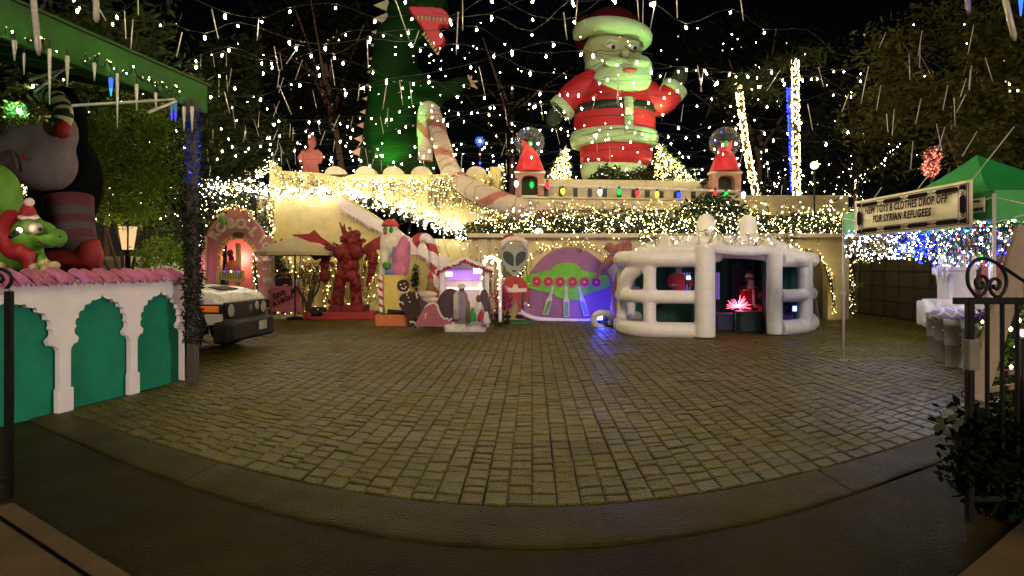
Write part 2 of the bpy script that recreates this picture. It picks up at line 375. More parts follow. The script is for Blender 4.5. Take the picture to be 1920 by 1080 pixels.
# garland post that carries the eave
pc = at(362, 718, 8.44); px_, py_ = pc.x, pc.y
gp = thing('garland_post', 'tall post wrapped in dark tinsel garland, purple near its top', 'post', (px_, py_, 0))
MB().box((0, 0, 1.94), (.12, .12, 3.88), bev=.01).build('post_shaft', mat('post_wood', (.07, .055, .035), .8), gp)
gar = MB(); garp = MB(); garw = MB()
for k in range(4200):
    z = random.uniform(.55, 3.75); a = random.uniform(0, 6.28); r = .065 + .06 * random.random(); r = r * (.62 if z > 2.72 else 1); p = (math.cos(a) * r, math.sin(a) * r, z)
    leaves(garp if (z > 2.72 and random.random() < .85) else gar, [p], .055, up=-.05)
    if random.random() < .035: garw.bulb((p[0] * 1.2, p[1] * 1.2, z), .008, 1)
g1 = gar.build('garland', leafmat('garland_leaf', (.02, .026, .016)), gp); g1['kind'] = 'stuff'
g2 = garp.build('tinsel', mat('purple_tinsel', (.06, .03, .75), .25, metal=.5, island=.4), gp); g2['kind'] = 'stuff'
g3 = garw.build('glitter', mat('glitter', (.8, .8, .8), .2, metal=.8, var=0), gp); g3['kind'] = 'stuff'

# eave over the wall; green lamplight is also put into its board colour
def alongwall(t, off=0.0, z=0.0): p = A + DIR * t + NRM * off; return Vector((p.x, p.y, z))
ev = thing('eave', 'broad eave board over the white garden wall, lit green from below', 'eave', alongwall(0, 0, 3.9), lw.rotation_euler.z)
MB().box((sgn * 2.6, 0, .16), (6.2, .05, .40), bev=.01).build('fascia_board', mat('eave_lit_green', (.02, .12, .012), .8, bump=.3, bscale=12, var=.35, vscale=2), ev)
MB().box((sgn * 2.6, .03, .385), (6.3, .14, .03)).build('drip_edge', mat('eave_dark', (.03, .08, .02), .8), ev)
MB().box((sgn * 2.6, 1.4, .45), (6.2, 2.6, .05), rot=(R(12), 0, 0)).build('roof_deck', mat('roof_dark', (.012, .025, .01), .9), ev)
for k in range(9): MB().box((sgn * (.2 + k * .62), 1.25, .30), (.05, 2.4, .10), rot=(R(12), 0, 0)).build('rafter', mat('rafter_paint', (.05, .07, .035), .8), ev)
# pale poles under the eave
polem = mat('pale_pole', (.5, .5, .4), .6)
for k, (a, b) in enumerate((((55, 150), (175, 113)), ((65, 172), (150, 105)), ((135, 198), (328, 186)), ((280, 210), (330, 190)))):
    D0, D1 = 7.0 - .15 * k, 7.8
    tag(MB().cyl(at(*a, D0), at(*b, D1), .016, n=7).build('pale_pole', polem), ('long pale pole slung under the eave above the striped hat', 'pale pole crossing low under the eave near the lamp', 'level pale pole under the eave over the green bush', 'short pale pole by the garland post under the eave')[k], 'pole', 'pale poles under the eave')
# ================================================================ LEFT: INFLATABLES, BUSH, LANTERN, CAR
# giant elf inflatable behind the wall
f = Fr(90, 8.2)
el = thing('elf_inflatable', 'huge inflatable elf with a pale face, striped stocking and red shoe', 'inflatable', f.loc)
gray = mat('grey_nylon', (.17, .135, .135), .8, bump=.3, bscale=10, var=.2, spec=.1); blk = mat('dark_nylon', (.003, .0035, .003), .9, bump=.15, bscale=10, spec=.04)
redn = mat('red_nylon', (.30, .012, .014), .6, bump=.25, bscale=10, var=.15)
b = MB(); b.ell(f(38, 262), (.74, .5, .52), rot=(0, R(-18), 0)).ell(f(85, 305), (.36, .4, .4)); remesh(b.build('face', gray, el), .05)
b = MB(); b.ell(f(135, 360, .5), (.34, .42, .75), rot=(0, R(10), 0)).ell(f(20, 390, .6), (.9, .4, .8)).ell(f(120, 240, .5), (.3, .3, .6)); remesh(b.build('torso', blk, el), .05)
st = MB(); pth = smooth([f(128, 372, .2), f(134, 425, .15), f(146, 480, .1)], 8)
st.tube(pth, [.30 - .06 * i / len(pth) for i in range(len(pth))], 18, mif=lambda L, a: int(L / .125) % 2)
st.build('stocking', [mat('stripe_red', (.085, .014, .02), .85), mat('stripe_grey', (.055, .048, .05), .85)], el)
b = MB(); b.ell(f(125, 492, -.1), (.44, .26, .17)).ell(f(168, 480, -.1), (.15, .2, .22)).ell(f(176, 462, -.1), (.07, .09, .12), rot=(0, R(30), 0)); remesh(b.build('shoe', redn, el), .035)
MB().ell(f(160, 474, .0), (.16, .2, .15)).build('cuff', gray, el)
hp = smooth([f(60, 195, -.1), f(85, 178, -.1), f(108, 188, -.15), f(120, 215, -.2), f(112, 240, -.2)], 6)
MB().tube(hp, [.15, *[.14 - .05 * i / len(hp) for i in range(len(hp) - 1)]], 12, mif=lambda L, a: int(L / .055 + a * 1.0) % 2).build('hat_tail', [mat('hat_black', (.015, .015, .012), .7), mat('hat_yellow', (.6, .5, .25), .7)], el)
MB().ell(f(117, 243, -.25), (.10, .1, .12)).build('pompon', redn, el)
for (x, y) in ((28, 300), (5, 330)): MB().ell(f(x, y, -.42), (.035, .03, .13), rot=(0, R(-15), 0)).build('eyebrow', mat('brow', (.08, .06, .06), .8), el)
MB().ell(f(47, 295, -.44), (.03, .03, .03)).build('nose_dot', redn, el)
MB().tube(smooth([f(-14, 246, -.45), f(2, 248, -.5), f(12, 240, -.5), f(8, 230, -.5)], 5), .014, 6).build('curl', mat('brow', (.08, .06, .06)), el)
tn = MB()
for p in ballpts(f(40, 212, -.52), (.34, .16, .15), 900, .5): leaves(tn, [p], .05, 0)
o = tn.build('tinsel_band', mat('gold_tinsel', (.35, .30, .08), .2, metal=.7, island=.5), el); o['kind'] = 'stuff'
lp = thing('green_lamp', 'square green lamp glowing in the gold tinsel of the pale elf', 'lamp', at(32, 208, 7.65))
MB().box((0, 0, 0), (.20, .10, .14), rot=(0, R(8), 0), bev=.02).build('lens', glow('green_lens', (.18, .85, .22), 1.1), lp)
MB().box((0, .08, 0), (.22, .08, .16), bev=.01).build('housing', M['black'], lp)
MB().ell((.07, -.05, -.01), .03, 10, 6).build('lamp_bulb', glow('lamp_white', (.8, 1, .7), 14), lp)
light('green_lamp_light', 'POINT', Vector((.05, -.18, .03)), 2.0, (.45, 1, .4), .08, parent=lp)

# dinosaur inflatable looking over the coping
f = Fr(60, 7.0)
di = thing('dinosaur_inflatable', 'lime green inflatable dinosaur in a small santa hat and red scarf', 'inflatable', f.loc)
lime = mat('lime_nylon', (.10, .25, .02), .6, bump=.2, bscale=12, var=.15)
b = MB(); b.ell(f(-15, 420, .3), (.36, .35, .55)).ell(f(25, 470, .25), (.28, .3, .3)).ell(f(5, 350, .3), (.17, .2, .3), rot=(0, R(-25), 0)); remesh(b.build('torso', lime, di), .04)
b = MB(); b.ell(f(52, 442), (.16, .17, .20)).ell(f(80, 440), (.15, .15, .16)).ell(f(103, 447), (.115, .13, .115)).ell(f(110, 440), (.075, .1, .07)).ell(f(62, 415), (.08, .1, .09)).ell(f(70, 478, .1), (.07, .08, .16)); remesh(b.build('head', lime, di), .03)
MB().tube(smooth([f(72, 452, -.17), f(82, 461, -.18), f(97, 464, -.17), f(110, 462, -.13)], 5), .009, 6).build('mouth', M['black'], di)
MB().ell(f(55, 425, -.13), (.085, .075, .09)).build('eyelid', mat('lime_dark', (.14, .2, .05), .7), di)
e = MB().ell(f(67, 428, -.18), .066).build('eyeball', mat('eye_white', (.45, .36, .3), .4, var=0), di)
MB().ell(f(75, 430, -.225), .024, 10, 7).build('pupil', M['black'], di); MB().ell(f(113, 444, -.10), .013, 8, 6).build('nostril', M['black'], di)
b = MB(); b.tube(smooth([f(30, 400, .1), f(8, 430, -.05), f(22, 470, -.1), f(50, 470, -.1)], 6), .10, 10).tube([f(54, 470, -.1), f(55, 515, -.12)], .085, 10, flat=.4); remesh(b.build('scarf', redn, di), .03)
b = MB(); b.lathe(f(52, 410), [(.10, -.02), (.10, .02), (.075, .10), (.04, .17), (.012, .20)], 14); b.build('santa_hat', redn, di)
MB().tube(smooth([f(38, 407, -.08), f(50, 410, -.12), f(66, 408, -.08), f(66, 406, .06), f(40, 405, .08)], 5, True), .026, 8, closed=True).build('hat_band', mat('fluff', (.72, .6, .52), .9), di)
MB().ell(f(55, 379, -.02), .05, 12, 8).build('pompon', mat('fluff', (.72, .6, .52), .9), di)
for (x, y) in ((66, 502), (84, 494), (101, 498), (88, 505), (2, 500)): MB().ell(f(x, y, -.15), (.055, .07, .05)).build('claw', mat('claw', (.5, .42, .2), .6), di)
b = MB(); b.ell(f(85, 500, -.1), (.14, .1, .06)).ell(f(75, 492, .0), (.08, .08, .12)); remesh(b.build('foot', lime, di), .03)
ch = at(36, 432, 6.62)
cl = thing('clip_lamp', 'small white clip lamp shining on the cheek of the lime dinosaur', 'lamp', ch)
MB().ell((0, 0, 0), .028, 12, 8).build('lamp_bulb', glow('lamp_hot', (1, .9, .6), 16), cl); MB().cyl((0, -.03, -.02), (0, -.12, -.08), .035, .02, 10).build('shade', M['black'], cl)
light('clip_light', 'POINT', (0.02, .02, .03), 1.1, (1, .9, .55), .03, parent=cl)

# bush behind the wall
tb = at(235, 500, 10.0)
bt = thing('willowy_bush', 'willowy green bush behind the white garden wall, bare stems below', 'bush', (tb.x, tb.y, 0))
m = MB()
for (x, y, r) in ((190, 400, .02), (215, 380, .025), (265, 385, .022), (300, 420, .018), (160, 420, .018)):
    p = at(x, y, 10.0) - Vector((tb.x, tb.y, 0)); m.tube(smooth([(0, 0, .3), (p.x * .25, .02, 1.3), (p.x * .6, .05, p.z * .75), p], 5), [.035 - .0013 * i for i in range(16)], 6)
m.build('stems', mat('bark', (.07, .05, .03), .9, bump=.5, bscale=30), bt)
fl = MB(); c = at(240, 308, 10) - Vector((tb.x, tb.y, 0))
leaves(fl, ballpts(c, (1.0, .75, 1.15), 13000, .3, 60, .32), .075, up=.1, aspect=.2)
leaves(fl, ballpts(c + Vector((.25, .1, -.75)), (.8, .6, .6), 900, .2, 14, .35), .075, up=-.2, aspect=.22)
leaves(fl, ballpts(at(310, 482, 9.8) - Vector((tb.x, tb.y, 0)), (.45, .4, .3), 1500, .2, 20, .4), .07, up=.3, aspect=.3)
leaves(fl, ballpts(at(240, 395, 9.6) - Vector((tb.x, tb.y, 0)), (.7, .25, .28), 1100, .1), .075, -.3, aspect=.2)
o = fl.build('foliage', leafmat('bush_leaf', (.11, .21, .02)), bt); o['kind'] = 'stuff'
ln = thing('lantern', 'lit glass lantern behind the bush on the left', 'lantern', at(240, 474, 9.95))
MB().lathe((0, 0, 0), [(.04, -.6), (.04, 0), (.10, .02), (.10, .05)], 8).build('stand', M['black'], ln)
for k in range(6):
    a0, a1 = math.pi / 3 * k + .12, math.pi / 3 * (k + 1) - .12
    MB().add([(.10 * math.cos(a0), .10 * math.sin(a0), .05), (.10 * math.cos(a1), .10 * math.sin(a1), .05), (.165 * math.cos(a1), .165 * math.sin(a1), .42), (.165 * math.cos(a0), .165 * math.sin(a0), .42)], [(0, 1, 2, 3)]).build('pane', glow('lantern_pane', (1, .62, .28), 1.05), ln)
    a = math.pi / 3 * k; MB().cyl((.105 * math.cos(a), .105 * math.sin(a), .04), (.17 * math.cos(a), .17 * math.sin(a), .43), .012, n=6).build('bar', M['black'], ln)
MB().lathe((0, 0, .42), [(.2, 0), (.19, .03), (.06, .16), (.02, .22)], 8, sm=False).build('roof', M['black'], ln)
light('lantern_light', 'POINT', Vector((0, -.3, .3)), 9, (1, .7, .35), .12, parent=ln)

# white off-roader nosing out from behind the post
fc = at(452, 660, 11.3)
car = thing('parked_car', 'white off-road car with amber marker lamps nosing out behind the post', 'car', (-5.15, 11.85, 0), R(-4))
wp = mat('car_white', (.62, .60, .54), .28, var=.03, spec=.6); wr = mat('car_grey', (.24, .24, .21), .45, var=.05)
def loft(prof_rows, name, m, bev=True):    # rows: (x, [(y,z)...]) cross-sections
    b = MB(); n = len(prof_rows[0][1]); vs = []; fs = []
    for x, pr in prof_rows: vs += [(x, y, z) for y, z in pr]
    for i in range(len(prof_rows) - 1):
        for k in range(n): k2 = (k + 1) % n; fs.append((i * n + k, (i + 1) * n + k, (i + 1) * n + k2, i * n + k2))
    fs += [tuple(range(n)), tuple(range(len(vs) - 1, len(vs) - n - 1, -1))]
    o = b.add(vs, fs, 0, False).build(name, m, car)
    if bev: mo = o.modifiers.new('Bevel', 'BEVEL'); mo.width = .035; mo.segments = 3; mo.limit_method = 'ANGLE'; mo.angle_limit = R(25); mo.harden_normals = False
    return o
sec = lambda w, z0, z1, c=.0: [(-w, z0), (w, z0), (w, z1 - .05), (w - .12, z1 + c), (-w + .12, z1 + c), (-w, z1 - .05)]
loft([(-4.35, sec(.88, .45, 1.12)), (-1.35, sec(.90, .42, 1.24, .02)), (-.55, sec(.90, .50, 1.17, .03)), (-.12, sec(.89, .55, 1.08, .02)), (.0, sec(.86, .58, .99))], 'body', wp)
loft([(-4.3, sec(.80, 1.0, 1.72)), (-1.95, sec(.80, 1.0, 1.80)), (-1.30, sec(.80, 1.0, 1.18))], 'cabin', wp)
MB().add([(-1.93, -.66, 1.72), (-1.93, .66, 1.72), (-1.33, .72, 1.22), (-1.33, -.72, 1.22)], [(0, 1, 2, 3)]).build('windshield', mat('car_glass', (.02, .025, .03), .06, var=0, spec=.8), car).location.x = .012
loft([(-4.0, sec(.815, 1.2, 1.6)), (-1.9, sec(.815, 1.2, 1.6))], 'side_windows', mat('car_glass', (.02, .025, .03)), False)
loft([(-.12, sec(.935, .22, .63)), (.10, sec(.93, .22, .63)), (.20, sec(.78, .26, .59))], 'bumper', mat('bumper_black', (.022, .022, .02), .6, bump=.2, bscale=80))
MB().box((-.005, 0, .795), (.08, 1.60, .30), bev=.03).build('grille', mat('grille_black', (.014, .015, .013), .5), car)
for s in (-1, 1):
    h = MB().cyl((-.01, s * .62, .80), (.055, s * .62, .80), .125, .115, 20).build('headlight', mat('headlight_glass', (.55, .55, .5), .12, var=0, spec=.8), car)
    MB().tube([(.045, s * .62 + .13 * math.cos(a), .80 + .13 * math.sin(a)) for a in np.linspace(0, 6.28, 20)[:-1]], .016, 6, closed=True).build('headlight_ring', M['black'], h)
    mk = MB().box((-.18, s * .885, .84), (.46, .06, .17), bev=.028).build('marker_frame', M['black'], car)
    MB().box((-.20, s * .905, .84), (.38, .05, .11), bev=.02).build('marker_lamp', mat('amber_lens', (.75, .16, .02), .2, var=.25, vscale=30, emit=(1, .25, .03), es=.12), mk)
    for wx in (-.78, -3.5):
        MB().tube([(wx - .50, s * .9, .55), (wx - .36, s * .93, .90), (wx, s * .94, 1.0), (wx + .36, s * .93, .90), (wx + .5, s * .9, .55)], .05, 6).build('fender_flare', mat('bumper_black', (.02, .02, .02)), car)
        w = MB().cyl((wx, s * .74, .38), (wx, s * .93, .38), .385, .385, 28).build('tyre', M['gum'], car)
        MB().cyl((wx, s * .92, .38), (wx, s * .945, .38), .22, .20, 20).build('rim', mat('rim_grey', (.3, .3, .3), .3, metal=.8, var=0), w)
        MB().box((wx, s * .80, .62), (.92, .18, .5)).build('wheel_well', M['black'], car)
MB().box((-.44, .0, 1.188), (.26, .62, .014), rot=(0, R(11), 0)).build('hood_scoop', mat('bumper_black', (.02, .02, .02)), car)
MB().box((-.9, .86, 1.25), (.1, .22, .16), bev=.04).build('mirror', M['black'], car); MB().box((-1.5, -1.0, 1.26), (.1, .22, .16), bev=.04).build('mirror', M['black'], car)
pl = MB().box((.213, .28, .46), (.012, .32, .17), bev=.004).build('licence_plate', mat('plate', (.62, .6, .58), .4, var=.25, vscale=40), car)
text('badge', 'FJ', .13, mat('chrome', (.8, .8, .75), .15, metal=.6, var=0), car, (.045, .12, .81), (R(90), 0, R(90)))
MB().tube([(.04, .38 + .06 * math.cos(a), .83 + .075 * math.sin(a)) for a in np.linspace(0, 6.28, 16)[:-1]], .008, 5, closed=True).build('emblem_ring', mat('chrome', (.8, .8, .75)), car)
MB().cyl((.12, .66, .5), (.205, .66, .5), .09, .09, 16).build('fog_lamp', M['black'], car)
MB().tube([(.045, .38 + .03 * math.cos(a), .83 + .07 * math.sin(a)) for a in np.linspace(0, 6.28, 14)[:-1]], .006, 5, closed=True).build('emblem_ring', mat('chrome', (.8, .8, .75)), car)
# ================================================================ BACK: HOUSE AND TERRACE
DW, DM, DT, DU = 20.9, 18.5, 22.8, 22.8
def slabwall(name, label, px_poly, D, th, m, cat='wall'):
    pts = [at(x, y, D) for x, y in px_poly]
    b = MB().prism([(p.x, p.z) for p in pts], D, D + th)
    return tag(b.build(name, m), label, cat)
# left house wall with the stair in front
slabwall('house_wall', 'plain yellow house wall with a sloping top behind the red winged statue', [(507, 590), (507, 360), (642, 364), (838, 492), (838, 590)], DW, .35, M['cream'])
slabwall('stair_wall', 'bright yellow wall above the stair, its top dropping to the right under lights', [(620, 588), (620, 372), (700, 372), (790, 408), (885, 446), (885, 588)], DW + 1.3, .3, M['cream'])
sp = thing('stair_parapet', 'white sloping stair parapet with a dripping icicle fringe', 'parapet', at(640, 372, DW - .2))
o = at(640, 372, DW - .2)
q = lambda x, y, d=0: at(x, y, DW - .2) - o + Vector((0, d, 0))
MB().prism([(p.x, p.z) for p in (q(636, 368), q(842, 488), q(842, 507), q(636, 390))], -.12, .16).build('parapet_cap', M['white'], sp)
dr = MB()
for k in range(70):
    x = 640 + 200 * k / 70; y = 392 + (x - 640) * .59; p = q(x, y - 2); L = random.uniform(.06, .26)
    dr.tube([p + Vector((0, -.13, .03)), p + Vector((0, -.13, -L * .5)), p + Vector((0, -.12, -L))], [.028, .016, .003], 5)
o2 = dr.build('icicle_fringe', M['white'], sp); o2['kind'] = 'stuff'
for k in range(11):
    x0 = 838 + k * 3; MB()
# terrace block
tz = 1.6 + (500 - 366) * DT / FX
ter = MB(); ter.box((1.5, DT + 5, tz / 2), (22, 10, tz)); tag(ter.build('terrace', M['cream2']), 'tall cream terrace block carrying the giant santa', 'terrace')
led = MB(); a, b = at(985, 372, DT - .25), at(1420, 384, DT - .25)
led.prism([(a.x, a.z), (b.x, a.z - .12), (b.x, a.z - .42), (a.x, a.z - .42)], DT - .35, DT - .01).prism([(a.x - .1, a.z + .06), (b.x + .1, a.z - .06), (b.x + .1, a.z - .12), (a.x - .1, a.z)], DT - .45, DT - .01)
tag(led.build('terrace_ledge', M['cream2']), 'moulded cream ledge below the black balustrade posts', 'ledge')
# upper battlement wall with merlons
uw = thing('battlement_wall', 'upper cream battlement wall with rounded merlons under masses of lights', 'wall', at(720, 372, DU - .6))
o = at(720, 372, DU - .6); q = lambda x, y, d=0: at(x, y, DU - .6) - o + Vector((0, d, 0))
MB().prism([(p.x, p.z) for p in (q(505, 372), q(505, 304), q(513, 306), q(522, 320), q(600, 324), q(640, 333), q(660, 327), q(920, 327), q(933, 318), q(941, 310), q(945, 312), q(945, 448), q(720, 448), q(640, 400))], 0, .4).build('wall_body', M['cream'], uw)
for x in (628, 685, 737, 790, 845, 893):
    pr = [(q(x + 19 * math.cos(t), 327 - 15 * math.sin(t))) for t in np.linspace(0, math.pi, 12)]
    MB().prism([(p.x, p.z) for p in pr], -.05, .45).build('merlon', mat('merlon_stucco', (.55, .5, .38), .9, bump=.3), uw)
for x in (520, 928): MB().box(q(x, 345, -.08), (.35, .16, 1.2), bev=.03).build('pier', M['cream'], uw)
# middle garage wall with arched openings
mw = thing('garage_wall', 'low cream wall in the middle with a painted arch and planter', 'wall', (0, DM, 0))
q = lambda x, y, d=0: Vector((at(x, y, DM).x, d, at(x, y, DM).z))
X0, X1, X2, X3 = q(878, 0).x, q(1480, 0).x, q(1558, 0).x, q(1592, 0).x; ztop = q(0, 446).z
MB().prism([(X0, 0), (X0, ztop), (X1, ztop), (X1, 0)], 0, .3).build('wall_body', M['cream'], mw)
# arch opening at the right end
ac = (q(1505, 0).x, q(0, 520).z); ar = q(1552, 0).x - ac[0]
pts = [(X1, ztop), (X1, ac[1])] if False else []
arc = [(ac[0] + ar * math.cos(t), ac[1] + ar * 1.15 * math.sin(t)) for t in np.linspace(math.pi, 0, 15)]
MB().prism([(X1, 0), (X1, ztop), (X3, ztop), (X3, 0), (arc[-1][0], 0)] + arc[::-1] + [(arc[0][0], 0)] if arc[0][0] > X1 else [(X1, ztop), (X3, ztop), (X3, 0), (arc[-1][0], 0)] + [p for p in arc[::-1] if p[0] > X1] + [(X1, ac[1] + ar * 1.0)], 0, .3).build('arch_wall', M['cream'], mw)
MB().box(((X1 + X3) / 2 - .2, 1.0, 1.2), (X3 - X1 + .6, .1, 2.4)).build('recess_wall', mat('recess', (.3, .25, .16), .9, bump=.2), mw)
for x in (882, 905, 925): MB().box((q(x, 0).x, -.05, ztop / 2), (.12 if x != 905 else .3, .1, ztop - .04), bev=.01).build('pilaster', M['cream2'], mw)
MB().box(((X0 + X3) / 2, .25, ztop + .06), (X3 - X0, 1.1, .12), bev=.02).build('planter_cap', M['cream2'], mw)
bt_ = thing('blue_bottle_lamp', 'tall dark blue bottle shape standing in the arched recess', 'ornament', (q(1523, 0).x, DM + .5, 0))
MB().lathe((0, 0, 0), [(.14, 0), (.17, .1), (.17, .9), (.08, 1.15), (.06, 1.35), (.08, 1.4)], 14).build('bottle_body', mat('blue_glaze', (.02, .06, .3), .3), bt_); MB().lathe((0, 0, 1.4), [(.07, 0), (.1, .05), (.04, .16)], 12).build('stopper', M['black'], bt_)

# balustrade: rail, posts, coloured lamps
ba = thing('balustrade', 'terrace balustrade with black posts under a pale tinsel rail', 'balustrade', at(1000, 366, DT - .15))
o = at(1000, 366, DT - .15); q = lambda x, y, d=0: at(x, y, DT - .15) - o + Vector((0, d, 0))
ry = lambda x: 346 + (x - 1010) / 370 * 12
for i, x in enumerate((1024, 1052, 1079, 1106, 1134, 1161, 1188, 1214, 1240, 1267, 1300, 1330)):
    p0, p1 = q(x, ry(x) + 4), q(x, ry(x) + 23); MB().box((p0 + p1) / 2, (.15, .12, p0.z - p1.z), bev=.01).build('baluster', M['black'], ba)
MB().tube([q(x, ry(x) + 1) for x in range(1010, 1385, 12)], .05, 8).build('rail', M['white'], ba)
tn = MB()
for x in np.linspace(1010, 1385, 900): leaves(tn, [q(x, ry(x) + random.uniform(-2, 6), random.uniform(-.08, .08))], .12, -.3, aspect=.25)
o2 = tn.build('tinsel', mat('pale_tinsel', (.5, .55, .42), .4, metal=.3, island=.3), ba); o2['kind'] = 'stuff'
tag(MB().prism([((at(1010, 0, DT + .8)).x, tz), ((at(1385, 0, DT + .8)).x, tz), ((at(1385, 0, DT + .8)).x, tz + .62), ((at(1010, 0, DT + .8)).x, tz + .72)], DT + .8, DT + .95).build('back_panel', M['cream2']), 'low cream parapet seen between the black balustrade posts', 'parapet')
lampme = {}
def c9(col):
    if col not in lampme:
        m = MB().lathe((0, 0, 0), [(.01, -.17), (.06, -.12), (.085, -.03), (.075, .04), (.045, .08)], 12, mi=0); lampme[col] = m.mesh('bulb', M[col])
        lampme[col + 's'] = MB().cyl((0, 0, .07), (0, 0, .16), .045, .045, 10).mesh('socket', M['wire'])
    return lampme[col]
M['yellow'] = glow('bulb_yellow', (1, .85, .05), BULB * .25); M['c9blue'] = glow('c9_blue', (.03, .08, 1), 2.0); M['c9green'] = glow('c9_green', (.02, .6, .08), 1.6); M['c9red'] = glow('c9_red', (1, .05, .06), 1.4); M['c9white'] = glow('c9_white', (.75, .85, 1), 3.0); M['c9yellow'] = glow('c9_yellow', (.9, .85, .08), 1.6)
seq = [(968, 343, 'c9white', 'white lamp at the left end of the balustrade'), (997, 345, 'c9green', 'green lamp in front of the left arched pedestal'), (1026, 346, 'c9red', 'red lamp beside the left arched pedestal'), (1055, 357, 'c9yellow', 'yellow lamp on the rail in front of the left lit bush'), (1125, 359, 'c9white', 'white lamp on the rail below the santa boot'), (1161, 358, 'c9green', 'green lamp in the middle of the balustrade rail'), (1195, 361, 'c9red', 'red lamp in the middle of the balustrade rail'), (1232, 363, 'c9yellow', 'yellow lamp on the right half of the balustrade rail'), (1273, 365, 'c9blue', 'blue lamp on the balustrade rail'), (1341, 361, 'c9red', 'red lamp beside the right arched pedestal'), (1361, 363, 'c9green', 'green lamp in front of the right arched pedestal'), (1394, 364, 'c9white', 'white lamp at the right end of the balustrade')]
for x, y, c, lb in seq:
    t = thing('festoon_lamp', 'large ' + lb, 'lamp', at(x, y, DT - .45), 0, 'big coloured lamps along the balustrade'); me = c9(c); link('lamp_bulb', me, t); link('socket', lampme[c + 's'], t)

# arched pedestals with inflatable snow globes
def globe(px, ptop, which, lean):
    base = at(px, 368, DT + .1); k = FX / (DT + .1)
    pd = thing('arched_pedestal', 'pink arched pedestal under the %s snow globe' % which, 'pedestal', base)
    pk = mat('pedestal_pink', (.45, .24, .18), .85, bump=.2)
    for s in (-1, 1): MB().box((s * .42, 0, .31), (.24, .4, .62), bev=.02).build('pier', pk, pd)
    MB().prism([(-.54, .62), (.54, .62), (.54, .86), (-.54, .86)] if False else [(-.30, .60)] + [(.30 * math.cos(t), .60 + .16 * math.sin(t)) for t in np.linspace(math.pi, 0, 9)][1:-1] + [(.30, .60), (.54, .62), (.54, .82), (-.54, .82), (-.54, .62)], -.2, .2).build('arch_head', pk, pd)
    MB().box((0, .28, .4), (.7, .05, .8)).build('dark_opening', mat('dark_green', (.03, .04, .015), .9), pd)
    MB().box((0, 0, .86), (1.16, .5, .08), bev=.02).build('top_slab', mat('pale_tinsel', (.5, .55, .42)), pd)
    gl = thing('snow_globe', 'inflatable snow globe on a red skirt, %s' % lean, 'inflatable', base + Vector((0, 0, .90)))
    rn = mat('red_lit_nylon', (.55, .03, .04), .5, bump=.2, bscale=6, emit=(1, .05, .05), es=.10)
    MB().lathe((0, 0, 0), [(.56, 0), (.55, .05), (.44, .35), (.34, .62), (.22, .78)], 20).build('skirt', rn, gl)
    g = bpy.data.materials.get('globe_skin')
    if not g:
        g = bpy.data.materials.new('globe_skin'); g.use_nodes = True; n = g.node_tree.nodes; p = n['Principled BSDF']
        p.inputs['Base Color'].default_value = (.8, .85, .9, 1); p.inputs['Roughness'].default_value = .3
        lw_ = n.new('ShaderNodeLayerWeight'); lw_.inputs[0].default_value = .35; mr = n.new('ShaderNodeMapRange'); mr.inputs[3].default_value = .02; mr.inputs[4].default_value = .22
        g.node_tree.links.new(lw_.outputs['Facing'], mr.inputs[0]); g.node_tree.links.new(mr.outputs[0], p.inputs['Alpha'])
    MB().ell((0, 0, 1.12), .56, 28, 18).build('globe_ball', g, gl)
    b = MB(); b.ell((-.05, 0, .78), (.24, .2, .2)).ell((0.12 * (1 if px > 1200 else -1), 0, .95), (.16, .14, .16)).cyl((0.12 * (1 if px > 1200 else -1), 0, 1.0), (.3 * (1 if px > 1200 else -1), 0, 1.2), .13, .03); remesh(b.build('santa_figure', rn, gl), .04)
    MB().ell((.02, -.1, 1.05), (.09, .08, .11), 10, 8).build('gift', mat('gift_green', (.02, .3, .06), .5, emit=(.02, .8, .1), es=.35), gl)
    for p, c in (((-.2, -.2, 1.45), 'c9blue'), ((-.42, -.2, 1.12), 'c9blue'), ((.3, -.3, 1.0), 'warm')): MB().ell(p, .045, 8, 6).build('globe_lamp', M[c], gl)
globe(993, 255, 'left', 'beside the left lit bush'); globe(1359, 285, 'right', 'beside the right lit bush')

# mural in the arched recess
mu = thing('saucer_mural', 'arched purple panel with a lime flying saucer and red portholes', 'mural', at(1068, 603, DM - .06))
f = Fr(1068, DM - .06, 603)
pur = mat('mauve_paint', (.30, .13, .20), .85, bump=.15, bscale=60, var=.14, vscale=2)
MB().prism([(p.x, p.z) for p in [f(1068 + 92 * math.cos(t), 603 - 140 * math.sin(t) ** .85) for t in np.linspace(0, math.pi, 40)]], 0, .05).build('arch_panel', pur, mu)
lim = mat('saucer_lime', (.17, .50, .03), .8, bump=.2, bscale=50, var=.15)
sau = [(980, 520), (994, 515), (1020, 509), (1034, 505), (1044, 496), (1056, 493), (1070, 493), (1082, 496), (1090, 505), (1104, 510), (1128, 514), (1141, 519), (1142, 536), (1120, 545), (1100, 552), (1085, 561), (1068, 563), (1050, 559), (1036, 551), (1016, 546), (992, 540), (983, 532)]
MB().prism([(f(x, y).x, f(x, y).z) for x, y in [(a.x, a.y) for a in smooth([(x, y, 0) for x, y in sau], 3, True)]], -.05, -.004).build('saucer', lim, mu)
for i, x in enumerate((1006, 1028, 1050, 1073, 1095, 1117)):
    p = f(x, 527.5 + .3 * i); h = MB().cyl(p + Vector((0, -.055, 0)), p + Vector((0, -.10, 0)), .145, .14, 18).build('porthole', mat('porthole_red', (.45, .03, .04), .7), mu)
    MB().tube([p + Vector((.145 * math.cos(a), -.085, .145 * math.sin(a))) for a in np.linspace(0, 6.28, 19)[:-1]], .016, 5, closed=True).build('rim', mat('rim_pink', (.5, .3, .28), .7), h)
    MB().ell(p + Vector((0, -.11, 0)), .035, 8, 6).build('lamp_bulb', mat('pale_knob', (.75, .6, .5), .5), h)
